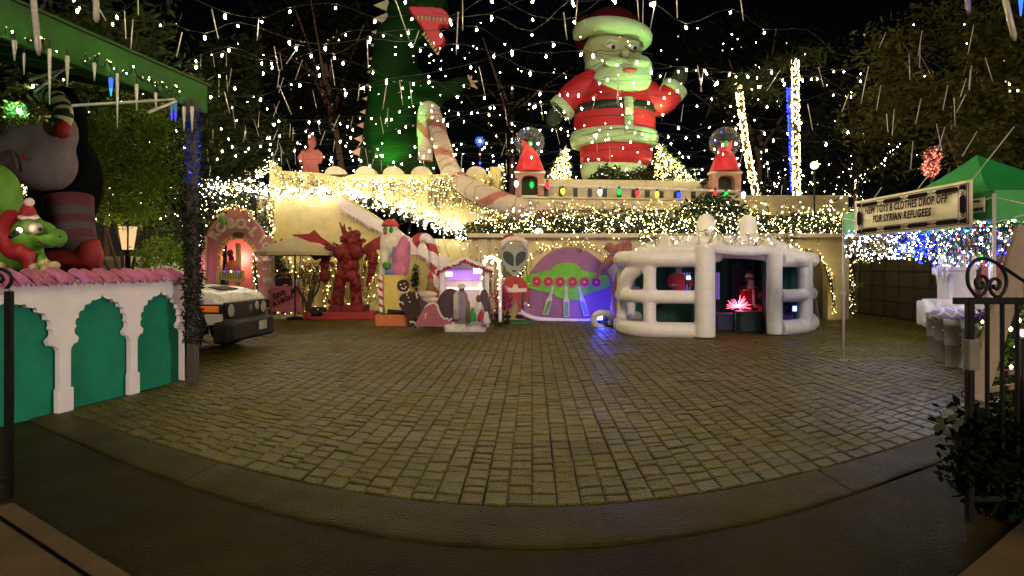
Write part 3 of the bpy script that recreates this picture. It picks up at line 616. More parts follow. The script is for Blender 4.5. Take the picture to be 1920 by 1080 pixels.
for (x0, y0, x1, y1, c) in ((1037, 536, 1022, 590, (.12, .3, .05)), (1061, 536, 1062, 594, (.12, .3, .28)), (1084, 536, 1099, 592, (.16, .25, .45))):
    a, b = f(x0, y0), f(x1, y1); m1 = a.lerp(b, .35); m2 = a.lerp(b, .45); L = MB()
    L.prism([(a.x - .035, a.z), (a.x + .035, a.z), (m1.x + .04, m1.z), (m2.x + .085, m2.z), (b.x + .085, b.z), (b.x - .085, b.z), (m2.x - .085, m2.z), (m1.x - .04, m1.z)], -.09, -.052)
    g = L.build('landing_leg', mat('leg_outline', (.55, .5, .42), .7), mu)
    MB().prism([(m2.x - .055, m2.z - .06), (m2.x + .055, m2.z - .06), (b.x + .055, b.z + .04), (b.x - .055, b.z + .04)], -.105, -.091).build('leg_panel', mat('leg%g' % c[2], c, .7), g)
MB().tube(smooth([f(972, 580, -.15), f(985, 590, -.2), (f(1010, 598, -.25)), f(1060, 601, -.3), f(1105, 601, -.3), f(1135, 594, -.3)], 6), .07, 8).build('snow_roll', M['white'], mu)

# dark backdrop: hills beyond
hl = MB(); n = 40
pr = [(-70 + 140 * i / n, 60 + 8 * math.sin(i), 3 + 6 * abs(math.sin(i * .5 + 1))) for i in range(n + 1)]
hl.add([(x, y, -.3) for x, y, z in pr] + [(x, y + 6, z) for x, y, z in pr] + [(x, y + 40, z * .8) for x, y, z in pr], [(k * (n + 1) + i, k * (n + 1) + i + 1, (k + 1) * (n + 1) + i + 1, (k + 1) * (n + 1) + i) for k in (0, 1) for i in range(n)], 0, True)
hl.build('hills', mat('hill_scrub', (.03, .035, .02), .95, bump=.5, bscale=1))['kind'] = 'structure'
# ================================================================ GIANT INFLATABLES ON THE TERRACE
DS = 26.5
f = Fr(1165, DS, 366)
sa = thing('giant_santa', 'giant inflatable santa standing on the terrace, face lit green', 'inflatable', f.loc)
sred = mat('santa_red', (.46, .016, .024), .6, bump=.3, bscale=5, var=.14, vscale=3); swh = mat('santa_white_lit_green', (.42, .60, .33), .65, bump=.35, bscale=4, var=.08)  # green lamplight is mixed into the white trim and the skin colour
sk = mat('santa_skin_lit_green', (.34, .40, .20), .6, bump=.1); dk = mat('mitten_green', (.02, .04, .02), .7)
P = lambda r, y: (r / f.k, (366 - y) / f.k)
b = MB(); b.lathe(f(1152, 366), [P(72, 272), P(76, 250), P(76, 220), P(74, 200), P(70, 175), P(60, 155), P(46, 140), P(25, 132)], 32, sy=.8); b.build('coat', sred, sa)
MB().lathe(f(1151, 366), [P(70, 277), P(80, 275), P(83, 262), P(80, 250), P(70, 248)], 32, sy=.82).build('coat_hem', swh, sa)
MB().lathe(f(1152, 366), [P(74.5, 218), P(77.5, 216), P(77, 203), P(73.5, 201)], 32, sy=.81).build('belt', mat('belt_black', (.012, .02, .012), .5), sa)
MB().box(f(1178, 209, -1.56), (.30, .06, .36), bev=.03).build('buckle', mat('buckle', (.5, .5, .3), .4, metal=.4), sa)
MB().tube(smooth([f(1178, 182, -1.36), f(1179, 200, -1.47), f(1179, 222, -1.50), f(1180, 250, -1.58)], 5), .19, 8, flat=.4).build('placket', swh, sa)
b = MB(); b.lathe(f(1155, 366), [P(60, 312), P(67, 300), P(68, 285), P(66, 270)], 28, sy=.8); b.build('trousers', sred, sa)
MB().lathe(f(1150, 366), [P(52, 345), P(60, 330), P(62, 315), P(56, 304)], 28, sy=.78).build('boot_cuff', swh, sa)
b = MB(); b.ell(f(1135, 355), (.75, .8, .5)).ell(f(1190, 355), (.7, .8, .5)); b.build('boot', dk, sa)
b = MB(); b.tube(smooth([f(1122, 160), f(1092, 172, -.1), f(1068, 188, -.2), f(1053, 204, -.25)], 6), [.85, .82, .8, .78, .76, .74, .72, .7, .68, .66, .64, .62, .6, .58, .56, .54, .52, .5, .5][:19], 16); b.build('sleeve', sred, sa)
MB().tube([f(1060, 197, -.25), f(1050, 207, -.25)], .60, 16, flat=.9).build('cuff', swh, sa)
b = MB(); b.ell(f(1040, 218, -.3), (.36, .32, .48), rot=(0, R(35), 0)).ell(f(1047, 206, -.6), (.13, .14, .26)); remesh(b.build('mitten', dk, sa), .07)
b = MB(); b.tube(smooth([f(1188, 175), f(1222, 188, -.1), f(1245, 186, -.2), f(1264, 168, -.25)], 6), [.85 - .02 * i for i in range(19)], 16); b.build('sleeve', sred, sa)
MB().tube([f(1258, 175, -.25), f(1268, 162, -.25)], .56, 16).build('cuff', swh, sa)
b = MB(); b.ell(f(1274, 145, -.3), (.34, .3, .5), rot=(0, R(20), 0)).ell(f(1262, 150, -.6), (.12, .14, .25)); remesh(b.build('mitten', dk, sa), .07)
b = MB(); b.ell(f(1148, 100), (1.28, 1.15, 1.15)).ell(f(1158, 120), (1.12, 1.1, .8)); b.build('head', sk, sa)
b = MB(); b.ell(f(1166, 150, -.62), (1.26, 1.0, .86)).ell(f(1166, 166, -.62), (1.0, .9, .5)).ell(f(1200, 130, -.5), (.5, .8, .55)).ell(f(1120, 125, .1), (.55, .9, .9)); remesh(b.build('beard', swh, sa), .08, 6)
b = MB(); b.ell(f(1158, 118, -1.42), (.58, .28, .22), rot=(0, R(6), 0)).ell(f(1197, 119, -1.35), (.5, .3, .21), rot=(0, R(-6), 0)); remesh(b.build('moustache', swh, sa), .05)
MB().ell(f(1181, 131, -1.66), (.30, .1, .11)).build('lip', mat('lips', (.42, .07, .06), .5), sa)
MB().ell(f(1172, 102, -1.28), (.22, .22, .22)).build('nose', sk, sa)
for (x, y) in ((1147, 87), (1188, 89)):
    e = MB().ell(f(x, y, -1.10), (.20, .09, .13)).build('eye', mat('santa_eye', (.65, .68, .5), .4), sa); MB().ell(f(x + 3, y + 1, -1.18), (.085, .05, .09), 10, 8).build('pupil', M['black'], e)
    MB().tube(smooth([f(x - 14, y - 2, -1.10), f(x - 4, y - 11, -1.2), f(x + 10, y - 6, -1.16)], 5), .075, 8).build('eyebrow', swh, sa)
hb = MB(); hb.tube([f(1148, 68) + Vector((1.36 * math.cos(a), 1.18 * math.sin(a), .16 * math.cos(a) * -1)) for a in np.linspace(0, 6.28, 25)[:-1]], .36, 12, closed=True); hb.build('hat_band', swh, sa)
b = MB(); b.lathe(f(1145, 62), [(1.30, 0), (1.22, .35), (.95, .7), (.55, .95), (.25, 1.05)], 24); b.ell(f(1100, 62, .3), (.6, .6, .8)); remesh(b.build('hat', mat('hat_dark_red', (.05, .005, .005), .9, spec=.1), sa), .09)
# dark net of cable over the figure
net = MB()
for y, r in ((72, 1.36), (112, 1.4), (133, 1.45), (147, 1.45), (170, 1.28), (190, 1.72), (232, 1.83), (262, 1.95), (290, 1.62)):
    net.tube(smooth([f(1160, y) + Vector((r * math.cos(a), r * .86 * math.sin(a) - .12, random.uniform(-.08, .08))) for a in np.linspace(math.pi, 2 * math.pi, 9)], 3), .014, 4)
net.build('cable', M['wire'], sa)

# green dinosaur on the terrace
f = Fr(750, 27.0, 366)
dn = thing('giant_dinosaur', 'giant green inflatable dinosaur with an open red mouth and cream spines', 'inflatable', f.loc)
grn = mat('dino_green', (.003, .020, .002), .8, bump=.4, bscale=6, var=.2, vscale=2, spec=.12)
b = MB(); b.lathe(f(740, 366), [(1.55, 0), (1.6, .8), (1.5, 1.8), (1.32, 3.2), (1.15, 4.6), (1.05, 5.6), (.9, 6.6), (.75, 7.4)], 20).ell(f(762, 60), (1.1, .9, .9)).ell(f(775, 20), (1.2, .9, .55)).ell(f(752, 300, -.4), (1.6, 1.4, 1.6)).ell(f(700, 345, .6), (1.4, 1.0, .5))
b.tube(smooth([f(770, 150, -.6), f(795, 168, -1.0), f(830, 172, -1.3), f(862, 158, -1.4), f(882, 156, -1.4)], 5), [.62 - .02 * i for i in range(21)], 12); b.tube(smooth([f(765, 175, -.9), f(800, 190, -1.5), f(828, 188, -1.6)], 5), .32, 10)
remesh(b.build('torso', grn, dn), .10, 6)
b = MB(); b.tube(smooth([f(795, 18, -.3), f(815, 12, -.5), f(835, 20, -.6)], 5), [.75, .7, .65, .62, .58, .54, .5, .46, .42, .38, .3], 14).ell(f(806, 60, -.3), (.45, .5, .95), rot=(0, R(-25), 0)); remesh(b.build('jaw', grn, dn), .08)
mr_ = mat('dino_mouth', (.5, .02, .03), .5, emit=(1, .02, .03), es=.06)
b = MB(); b.prism([(f(p.x, p.y).x, f(p.x, p.y).z) for p in smooth([(772, 30, 0), (795, 29, 0), (830, 31, 0), (845, 44, 0), (843, 62, 0), (832, 60, 0), (826, 70, 0), (838, 84, 0), (834, 96, 0), (818, 104, 0), (806, 84, 0), (794, 62, 0)], 3, True)], -.95, -.45); remesh(b.build('mouth', mr_, dn), .05, 3)
tw = mat('tooth', (.5, .34, .26), .6)
for i in range(9):
    a = f(784 + i * 7.2, 30 + .4 * i, -1.0); MB().cyl(a, a - Vector((0, 0, .2)), .075, .01, 6).build('tooth', tw, dn)
for i in range(7):
    a = f(793 + i * 4.4, 66 + i * 6, -1.0); MB().cyl(a, a + Vector((.12, 0, .16)), .07, .01, 6).build('tooth', tw, dn)
for i in range(12):
    y = 12 + i * 25; x = 715 - (y / 300) ** 2 * 34 + 3; s = .34 + .02 * i; p = f(x, y, .2)
    MB().add([p + Vector((.25, -.10, s * .8)), p + Vector((.25, .10, s * .8)), p + Vector((.30, -.10, -s * .8)), p + Vector((.30, .10, -s * .8)), p + Vector((-s * 1.25, 0, .05))], [(0, 1, 4), (1, 3, 4), (3, 2, 4), (2, 0, 4), (0, 2, 3, 1)]).build('spine', mat('spine_cream', (.45, .42, .3), .7), dn)
for (x, y) in ((884, 142), (896, 152), (895, 166), (878, 140)): a = f(880, 156, -1.4); MB().cyl(a, f(x, y, -1.5), .11, .03, 7).build('claw', tw, dn)

# candy cane tube
def cane(name, label, pts, r, per, m0, m1, loc, n=14, step=6, cat='candy cane', wid=.22):
    pth = smooth(pts, step); b = MB()
    return tag(b.tube([p - loc for p in pth], r, n, mif=lambda L, a: int(((L / per + a) % 1) < wid)).build(name, [m0, m1], None, loc), label, cat)
cw_ = mat('cane_cream', (.55, .45, .36), .6, bump=.2, bscale=4, var=.1); cr_ = mat('cane_pink', (.42, .14, .11), .6, bump=.2, bscale=4)
L0 = at(850, 335, 23.6)
cane('giant_candy_cane', 'giant inflatable candy cane lying over the terrace edge under a net of cable', [at(798, 302, 25.6), at(797, 255, 25.6), at(798, 215, 25.6), at(806, 203, 25.4), at(818, 235, 25), at(830, 280, 24), at(848, 325, 23.0), at(880, 352, 21.8), at(940, 378, 21.5), at(1010, 402, 21.2), at(1040, 420, 21.0)], [.30] * 24 + [.34] * 90 + [.36] * 127, 1.9, cw_, cr_, L0, 36, 24)
cn = MB(); cp = smooth([at(806, 205, 25.4), at(818, 235, 25), at(830, 280, 24), at(848, 325, 23.0), at(880, 352, 21.8), at(940, 378, 21.5), at(1010, 402, 21.2)], 8); lo = []
for k in range(1, len(cp) - 1, 2):
    t = (cp[k + 1] - cp[k - 1]).normalized(); u = t.orthogonal().normalized(); w_ = t.cross(u); lo += [cp[k] + (u * math.cos(a) + w_ * math.sin(a)) * (.385 + random.uniform(-.01, .03)) + t * random.uniform(-.12, .12) for a in np.linspace(.4 * k, .4 * k + 4.4, 9)]
cn.tube(lo, .008, 4)
tag(cn.build('cable_net', M['wire']), 'dark cable looped over the giant candy cane', 'cable')

# small red elf statue on the battlement
f = Fr(582, 23.0, 322)
es = thing('elf_statue', 'small red figure standing on the battlement at the left', 'statue', f.loc)
b = MB(); b.ell(f(582, 300), (.30, .22, .45)).ell(f(585, 268), (.17, .16, .2)).cyl(f(585, 262), f(580, 247), .17, .03).tube([f(572, 282), f(562, 295), f(566, 308)], .1).tube([f(592, 282), f(602, 290), f(598, 306)], .1).cyl(f(575, 312), f(572, 325), .14).cyl(f(590, 312), f(592, 325), .14); remesh(b.build('figure_body', mat('elf_red', (.30, .08, .08), .7, bump=.3, bscale=12), es), .045)

# trees of lights, star
for (ax, lo, hi, yt, lb, nb_) in ((1062, 1008, 1078, 274, 'left', 900), (1234, 1222, 1334, 270, 'right', 900)):
    o = at((lo + hi) / 2, 366, 24.2); t = thing('lit_bush', 'sloping heap shaped bush netted with warm lamps, %s of the giant santa' % lb, 'bush', o)
    def spot(front):
        u = random.random() ** .6; y = yt + (366 - yt) * u; x0, x1 = ax + (lo - ax) * u, ax + (hi - ax) * u; x = random.uniform(x0, x1); mid = (x0 + x1) / 2; w_ = max(3, (x1 - x0) / 2); d = .55 * math.sqrt(max(0, 1 - ((x - mid) / w_) ** 2)) * (.3 + .7 * u)
        return at(x + random.gauss(0, 2), y + random.gauss(0, 3), 24.2 - (d * random.uniform(.85, 1.1) if front else d * random.uniform(-1, .85))) - o
    fl = MB(); leaves(fl, [spot(False) for _ in range(2000)], .13, .2); q_ = fl.build('foliage', leafmat('dark_leaf', (.035, .05, .015)), t); q_['kind'] = 'stuff'
    for mt_, n_, r_ in ((M['gold'], nb_ // 2, .020), (M['dim'], nb_ // 2, .020)):
        bb = MB()
        for _ in range(n_): bb.bulb(spot(True), random.uniform(.008, r_), 1.2)
        q_ = bb.build('bulbs', mt_, t); q_['kind'] = 'stuff'
    MB().cyl((0, 0, 0), (0, 0, .8), .08, n=7).build('stem', mat('bark', (.07, .05, .03)), t)
    for c in ('red', 'cyan', 'red'): MB().bulb(spot(True), .045).build('coloured_bulb', M[c], t)
hm = thing('dark_hedge', 'dark rounded hedge in front of the giant santa boots', 'hedge', at(1175, 366, 24.3))
fl = MB(); o = at(1175, 366, 24.3)
for (x, y, rx, ry) in ((1140, 345, 34, 36), (1205, 348, 46, 32), (1255, 352, 34, 30)): c = at(x, y, 24.3) - o; leaves(fl, ballpts(c, (rx / 47.5, .6, ry / 47.5), 1500, .55), .16, .2)
q_ = fl.build('foliage', leafmat('hedge_dark', (.02, .03, .01)), hm); q_['kind'] = 'stuff'
st = thing('star_pole', 'thin pole topped with a glowing blue starburst', 'ornament', at(900, 330, 24))
MB().cyl((0, 0, 0), (0, 0, 1.35), .025, n=6).build('pole_shaft', M['wire'], st)
for k in range(14):
    d = Vector((math.cos(k * .45), random.uniform(-.5, .5), math.sin(k * .45))); MB().cyl(Vector((0, 0, 1.36)), Vector((0, 0, 1.36)) + d * .2, .018, .004, 5).build('ray', glow('star_blue', (.06, .12, 1), 6), st)
MB().ell((0, 0, 1.36), .05, 8, 6).build('star_core', glow('star_core', (.4, .6, 1), 14), st)
for k, (z, c) in enumerate(((.85, 'pinkb'), (.5, 'blue'), (.2, 'pinkb'))): MB().bulb((0, -.04, z), .04).build('coloured_bulb', M[c], st)

# ================================================================ ROBO CASTLE
f = Fr(440, 19.6, 596)
ca = thing('castle_playhouse', 'pink castle playhouse with an arched front lettered ROBO-LIGHTS', 'playhouse', f.loc)
pk = mat('castle_pink', (.50, .20, .24), .8, bump=.15, bscale=40, var=.1); pkd = mat('castle_pale', (.58, .42, .34), .85, bump=.2); yb = mat('castle_yellow', (.62, .48, .2), .8, bump=.3, bscale=30)
def xz(*pp): return [(f(x, y).x, f(x, y).z) for x, y in pp]
outer = [(440 + 57 * math.cos(t), 462 - 62 * math.sin(t)) for t in np.linspace(0, math.pi, 21)]
inner = [(445 + 35 * math.cos(t), 478 - 34 * math.sin(t)) for t in np.linspace(math.pi, 0, 17)]
MB().prism(xz((497, 596), *outer, (383, 596), (410, 596), *inner, (480, 596)), 0, .22).build('front_panel', pk, ca)
for s in range(15):
    t0, t1 = math.pi * s / 15 + .03, math.pi * (s + 1) / 15 - .03; r0, r1 = 30, 37
    MB().prism(xz(*[(445 + r * math.cos(t), 478 - r * math.sin(t)) for r, t in ((r0, t0), (r1, t0), (r1, t1), (r0, t1))]), -.05, .1).build('brick', yb, ca)
for s in range(9):
    for x in (412, 478): MB().box(f(x, 484 + s * 9, .02), (.13, .16, .13), bev=.012).build('brick', yb, ca)
MB().prism(xz((405, 596), (405, 440), (488, 440), (488, 596)), .75, .8).build('inner_wall', mat('castle_red_lit', (.66, .28, .24), .8), ca)
MB().box(f(447, 520, .3), (.14, .14, 2.2), bev=.02).build('centre_column', yb, ca)
bc = MB().box(f(432, 518, -.12), (.80, .3, .36), bev=.02).build('balcony', yb, ca)
for k in range(9): MB().box(f(413 + k * 4.9, 516, -.285), (.035, .03, .22)).build('slat', mat('castle_slat', (.3, .22, .1), .8), bc)
MB().box(f(440, 580, .3), (1.9, .9, .55)).build('plinth', pk, ca)
tw_ = [(418, 420), (418, 400), (424, 400), (424, 392), (434, 392), (434, 388), (446, 388), (446, 392), (456, 392), (456, 400), (463, 400), (463, 420)]
MB().prism(xz(*tw_), .1, .5).build('tower', mat('castle_red', (.55, .2, .17), .8), ca)
for x in (414, 466): MB().box(f(x, 408, .2), (.12, .3, .5), bev=.02).build('turret', pkd, ca)
MB().prism(xz((370, 596), (370, 478), (380, 470), (388, 470), (388, 596)), .05, .3).build('side_wing', mat('castle_hot_pink', (.7, .2, .4), .7), ca)
MB().box(f(384, 520, -.02), (.16, .2, 2.6), bev=.02).build('side_pillar', pkd, ca)
for s, (ch_, a) in enumerate(zip('ROBO-L', (148, 124, 100, 77, 59, 42))):
    t = R(a); text('letter', ch_, .42 if ch_ != '-' else .36, mat('letter_cream', (.66, .55, .46), .8), ca, f(441 + 46 * math.cos(t), 466 - 47 * math.sin(t), -.03), (R(90), 0, -R(90 - a) if False else 0), .02, bold=.02).rotation_euler = Euler((R(90), -(R(a) - R(90)), 0), 'XYZ')
lp_ = MB().prism(xz((484, 596), (484, 440), (512, 446), (512, 596)), .02, .12).build('side_panel', mat('castle_pale_pink', (.52, .3, .3), .85), ca)
for ch_, x, y, rz_ in (('I', 485, 450, -30), ('G', 492, 462, -55), ('H', 494, 482, -90), ('T', 494, 504, -90), ('S', 494, 525, -90)):
    o = text('letter', ch_, .34, mat('letter_cream', (.66, .55, .46)), ca, f(x + 6, y, -.03), (R(90), R(-rz_), 0), .02, bold=.02)
MB().ell(f(447, 440, -.06), (.20, .06, .10), 14, 8).build('plaque', mat('plaque', (.06, .07, .03), .6), ca)
for (x, y, r) in ((432, 475, .10), (434, 485, .09)): MB().ell(f(x, y, .2), (r, r, r * 1.3)).build('doll', mat('doll_dark', (.12, .02, .02), .8), ca)
MB().lathe(f(436, 508, .2), [(.26, 0), (.2, .2), (.1, .34)], 12).build('doll_dress', mat('doll_dress', (.5, .14, .12), .8), ca)
for (x, c) in ((421, 'c9blue'), (433, 'c9white'), (447, 'c9blue')): MB().ell(f(x, 509, -.3), .03, 8, 6).build('small_lamp', M[c], ca)
MB().ell(f(418, 412, -.1), (.1, .1, .16)).build('green_bow', mat('bow_green', (.1, .35, .05), .7), ca)
light('castle_light', 'POINT', f(445, 485, .45), 40, (1, .34, .28), .1, parent=ca); light('castle_wing_light', 'POINT', f(372, 495, -.3), 4, (1, .2, .5), .1, parent=ca)
# ================================================================ PEOPLE
def figure(name, label, cat, loc, J, skin, cloth, hairc, rz=0, trousers=None, boots=None, trim=None):
    """J: dict of joints (x,y,z); one continuous skinned body, clothes and hair as children"""
    t = thing(name, label, cat, loc, rz)
    def skinmesh(nm, chains, m, sub=1):
        vs = []; es = []; rs = []; idx = {}
        for ch in chains:
            pr = None
            for (key, r) in ch:
                if key not in idx: idx[key] = len(vs); vs.append(J[key]); rs.append(r)
                if pr is not None: es.append((pr, idx[key]))
                pr = idx[key]
        me = bpy.data.meshes.new(nm); me.from_pydata(vs, es, []); me.materials.append(m)
        o = link(nm, me, t); k = o.modifiers.new('Skin', 'SKIN'); k.use_smooth_shade = True
        for i, r in enumerate(rs): me.skin_vertices[0].data[i].radius = (r, r); me.skin_vertices[0].data[i].use_root = i == 0
        s = o.modifiers.new('Sub', 'SUBSURF'); s.levels = s.render_levels = sub; return o
    arms = lambda s, a, b, c: [('chest', .15), ('sh' + s, a), ('el' + s, b), ('wr' + s, c), ('ha' + s, c * 1.25)]
    skinmesh('body', [[('pelvis', .14), ('waist', .12), ('chest', .15), ('neck', .055), ('head', .10), ('crown', .085)], arms('l', .06, .045, .033), arms('r', .06, .045, .033),
                      [('pelvis', .14), ('hil', .09), ('knl', .062), ('anl', .042), ('tol', .04)], [('pelvis', .14), ('hir', .09), ('knr', .062), ('anr', .042), ('tor', .04)]], skin, 2)
    skinmesh('jacket', [[('pelvis', .175), ('waist', .165), ('chest', .185), ('collar', .075)]] + [[('chest', .185), ('sh' + s, .085), ('el' + s, .068), ('wr' + s, .052)] for s in 'lr'], cloth, 2)
    skinmesh('trousers', [[('pelvis', .165), ('hi' + 'l', .11), ('knl', .082), ('anl', .06)], [('pelvis', .165), ('hir', .11), ('knr', .082), ('anr', .06)]], trousers or cloth, 2)
    h = Vector(J['head']); c = Vector(J['crown'])
    MB().ell(h.lerp(c, .75) + Vector((0, .025, .02)), (.115, .125, .10), 16, 10).build('hair', hairc, t)
    d = Vector((0, -1, 0))
    for s in (-1, 1): MB().ell(h + Vector((s * .036, -.100, .025)), (.013, .008, .009), 8, 6).build('eye', M['black'], t); MB().ell(h + Vector((s * .107, 0, .01)), (.014, .03, .034), 8, 6).build('ear', skin, t)
    MB().ell(h + Vector((0, -.108, -.005)), (.014, .02, .026), 8, 6).build('nose', skin, t); MB().ell(h + Vector((0, -.098, -.048)), (.026, .012, .008), 8, 6).build('mouth', mat('mouth_red', (.3, .08, .07), .6), t)
    for s in 'lr':
        MB().ell(J['to' + s], (.06, .13, .055), 10, 8).build('shoe', boots or M['black'], t)
        w, ha = Vector(J['wr' + s]), Vector(J['ha' + s]); dr_ = (ha - w).normalized(); sd = dr_.cross(Vector((0, 0, 1))).normalized() if abs(dr_.z) < .9 else Vector((1, 0, 0))
        fb = MB()
        for k in range(4): a = ha + sd * (.022 * (k - 1.5)); fb.tube([a, a + dr_ * .045 + Vector((0, 0, -.006)), a + dr_ * (.075 - abs(k - 1.4) * .007) + Vector((0, 0, -.02))], [.010, .009, .007], 6)
        fb.tube([w + sd * .03 + dr_ * .02, w + sd * .055 + dr_ * .045, w + sd * .06 + dr_ * .075], [.012, .011, .008], 6); fb.build('fingers', skin, t)
    return t
skin_m = mat('skin', (.36, .2, .13), .6, var=.08)
def seated(h=.45, lean=0, hl=(.18, -.42, .78), hr=(-.18, -.42, .78)):
    J = dict(pelvis=(0, 0, h + .12), waist=(0, -.02 + lean * .3, h + .30), chest=(0, -.03 + lean * .7, h + .50), collar=(0, -.03 + lean * .9, h + .60), neck=(0, -.03 + lean * .95, h + .66), head=(0, -.05 + lean, h + .78), crown=(0, -.04 + lean, h + .88))
    for s, k in (('l', 1), ('r', -1)):
        hx = hl if k > 0 else hr
        J.update({'sh' + s: (k * .20, -.03 + lean * .7, h + .55), 'el' + s: (k * .26, -.16 + lean * .5, h + .29), 'wr' + s: hx, 'ha' + s: (hx[0] * .8, hx[1] - .08, hx[2]),
                  'hi' + s: (k * .11, -.10, h + .08), 'kn' + s: (k * .14, -.46, h + .06), 'an' + s: (k * .13, -.46, .10), 'to' + s: (k * .13, -.58, .05)})
    return J
# ticket table: sign, umbrella, person
f = Fr(536, 19.0)
sg = thing('sign_board', 'pink board with hand lettered GIVE A HIGH and a drawn hand', 'sign', f.loc)
MB().box(f(536, 561), (.98, .05, .80), bev=.006).build('board', mat('sign_pink', (.62, .18, .26), .8, var=.08), sg)
MB().prism([(f(x, y).x, f(x, y).z) for x, y in ((504, 552), (511, 547), (511, 583), (505, 577))], -.1, .0).build('side_flap', mat('sign_pink', (.62, .18, .26)), sg)
ink = mat('sign_ink', (.05, .012, .02), .7, var=0)
tx = lambda s, x, y, z: text('lettering', s, z, ink, sg, f(x, y, -.029), (R(90), R(-24), 0), .002, bold=.012)
tx('GIVE', 524, 553, .20); tx('A HIGH', 530, 564, .20)
hd = MB()
for k, a in enumerate((150, 118, 92, 66, 30)):
    b0 = f(548, 548, -.031); d = Vector((math.cos(R(a - 25)), 0, math.sin(R(a - 25)))); hd.tube([b0, b0 + d * (.15 if 0 < k < 4 else .12)], .019, 6, flat=.3)
hd.ell(f(548, 549, -.031), (.05, .006, .05), 10, 6); hd.build('drawn_hand', ink, sg)
fp = MB()
for y, x0, x1 in ((541, 513, 530), (538, 527, 538), (575, 532, 550), (571, 536, 556), (579, 530, 545)):
    a, b = f(x0, y, -.027), f(x1, y - (x1 - x0) * .35 if y > 560 else y, -.027); fp.tube([a, b], .006, 4)
fp.build('faint_print', mat('faint_ink', (.42, .1, .16), .8), sg)
MB().box(f(545, 594, -.05), (1.0, .45, .14), bev=.01).build('foot_block', mat('old_white', (.6, .52, .38), .85), sg)
tb = thing('ticket_table', 'folding table behind the pink hand lettered board', 'table', (at(537, 0, 19.35).x, 19.35, 0))
MB().box((0, 0, .93), (1.05, .5, .05), bev=.008).build('table_top', mat('old_white', (.6, .52, .38)), tb)
for sx in (-1, 1):
    for sy in (-1, 1): MB().cyl((sx * .46, sy * .2, 0), (sx * .46, sy * .2, .91), .02, n=6).build('leg', M['iron'], tb)
bx = thing('donation_box', 'small pale box on the table beside the seated person', 'box', (at(557, 0, 19.35).x, 19.35, .955))
MB().box((0, 0, .12), (.22, .2, .24), bev=.01).build('box_body', mat('old_white', (.6, .52, .38)), bx); MB().box((0, 0, .245), (.1, .02, .008)).build('slot', M['black'], bx)
pj = seated(.62, .0, (.2, -.36, 1.01), (-.2, -.36, 1.01))
figure('person', 'seated person in dark clothes behind the table under the umbrella', 'person', (at(533, 0, 19.95).x, 19.95, 0), pj, skin_m, mat('dark_jacket', (.03, .022, .02), .85), mat('dark_hair', (.035, .022, .015), .7))
st = thing('stool', 'dark stool under the seated person', 'stool', (at(533, 0, 20.02).x, 20.02, 0))
MB().lathe((0, 0, .60), [(.17, 0), (.18, .03), (.17, .06)], 16).build('seat', M['black'], st)
for k in range(4): a = math.pi / 4 + k * math.pi / 2; MB().cyl((.12 * math.cos(a), .12 * math.sin(a), .6), (.2 * math.cos(a), .2 * math.sin(a), 0), .018, n=6).build('leg', M['iron'], st)
um = thing('umbrella', 'beige market umbrella over the ticket table', 'umbrella', (at(553, 596, 18.6).x, 18.6, 0))
ru = 1.18; zt, zr = 1.6 + 57 * 18.6 / FX, 1.6 + 27 * 18.6 / FX
um_m = mat('umbrella_cloth', (.46, .38, .22), .85, bump=.1, var=.08); cx = at(562, 0, 18.6).x - um.location.x
vs = [(cx * .2, 0, zt)]; n = 8
for j, (rr, zz) in enumerate(((.5, .50), (1.0, 0), (1.0, -.10))):
    for k in range(n): a = 2 * math.pi * (k + .5) / n; vs.append((cx * .2 + ru * rr * math.cos(a), ru * rr * math.sin(a), zr + (zt - zr) * zz if j < 2 else zr - .10))
MB().add(vs, [(0, 1 + k, 1 + (k + 1) % n) for k in range(n)] + [(1 + r * n + k, 1 + r * n + n + k, 1 + r * n + n + (k + 1) % n, 1 + r * n + (k + 1) % n) for r in (0, 1) for k in range(n)]).build('canopy', um_m, um)
MB().cyl((0, 0, 0), (0, 0, zt + .06), .024, n=8).build('pole', M['iron'], um)
for k in range(n): a = 2 * math.pi * (k + .5) / n; MB().cyl((cx * .2, 0, zt - .04), (cx * .2 + ru * .98 * math.cos(a), ru * .98 * math.sin(a), zr - .02), .010, n=5).build('rib', M['iron'], um)
MB().lathe((0, 0, 0), [(.25, 0), (.25, .06), (.06, .1)], 14).build('foot', M['iron'], um)
sbs = thing('bare_shrub', 'bare twiggy shrub between the pink board and the red statue', 'shrub', (at(578, 596, 18.9).x, 18.9, 0))
m = MB()
for k in range(9):
    a = random.uniform(-.5, .5); h = random.uniform(1.1, 1.75); m.tube(smooth([(0, 0, 0), (a * .25, .0, .5), (a * .9 + random.uniform(-.1, .1), random.uniform(-.2, .2), h * .75), (a * .6, random.uniform(-.2, .2), h)], 4), [.035 - .0023 * i for i in range(13)], 5)
m.build('twigs', mat('bark', (.07, .05, .03)), sbs); fl = MB(); leaves(fl, ballpts((.12, 0, 1.35), (.4, .25, .4), 260, .1), .08); q_ = fl.build('foliage', leafmat('dry_leaf', (.11, .09, .03)), sbs); q_['kind'] = 'stuff'
# leafy bush by the castle
lb_ = thing('leafy_bush', 'leafy green bush between the castle and the umbrella pole', 'bush', (at(511, 596, 20.6).x, 20.6, 0))
fl = MB(); leaves(fl, ballpts((0, 0, 1.5), (.5, .35, 1.0), 900, .2, 14, .4), .14); q_ = fl.build('foliage', leafmat('bush_leaf2', (.07, .11, .03)), lb_); q_['kind'] = 'stuff'; MB().cyl((0, 0, 0), (0, 0, 1.2), .05, .03, 6).build('stem', mat('bark', (.07, .05, .03)), lb_)

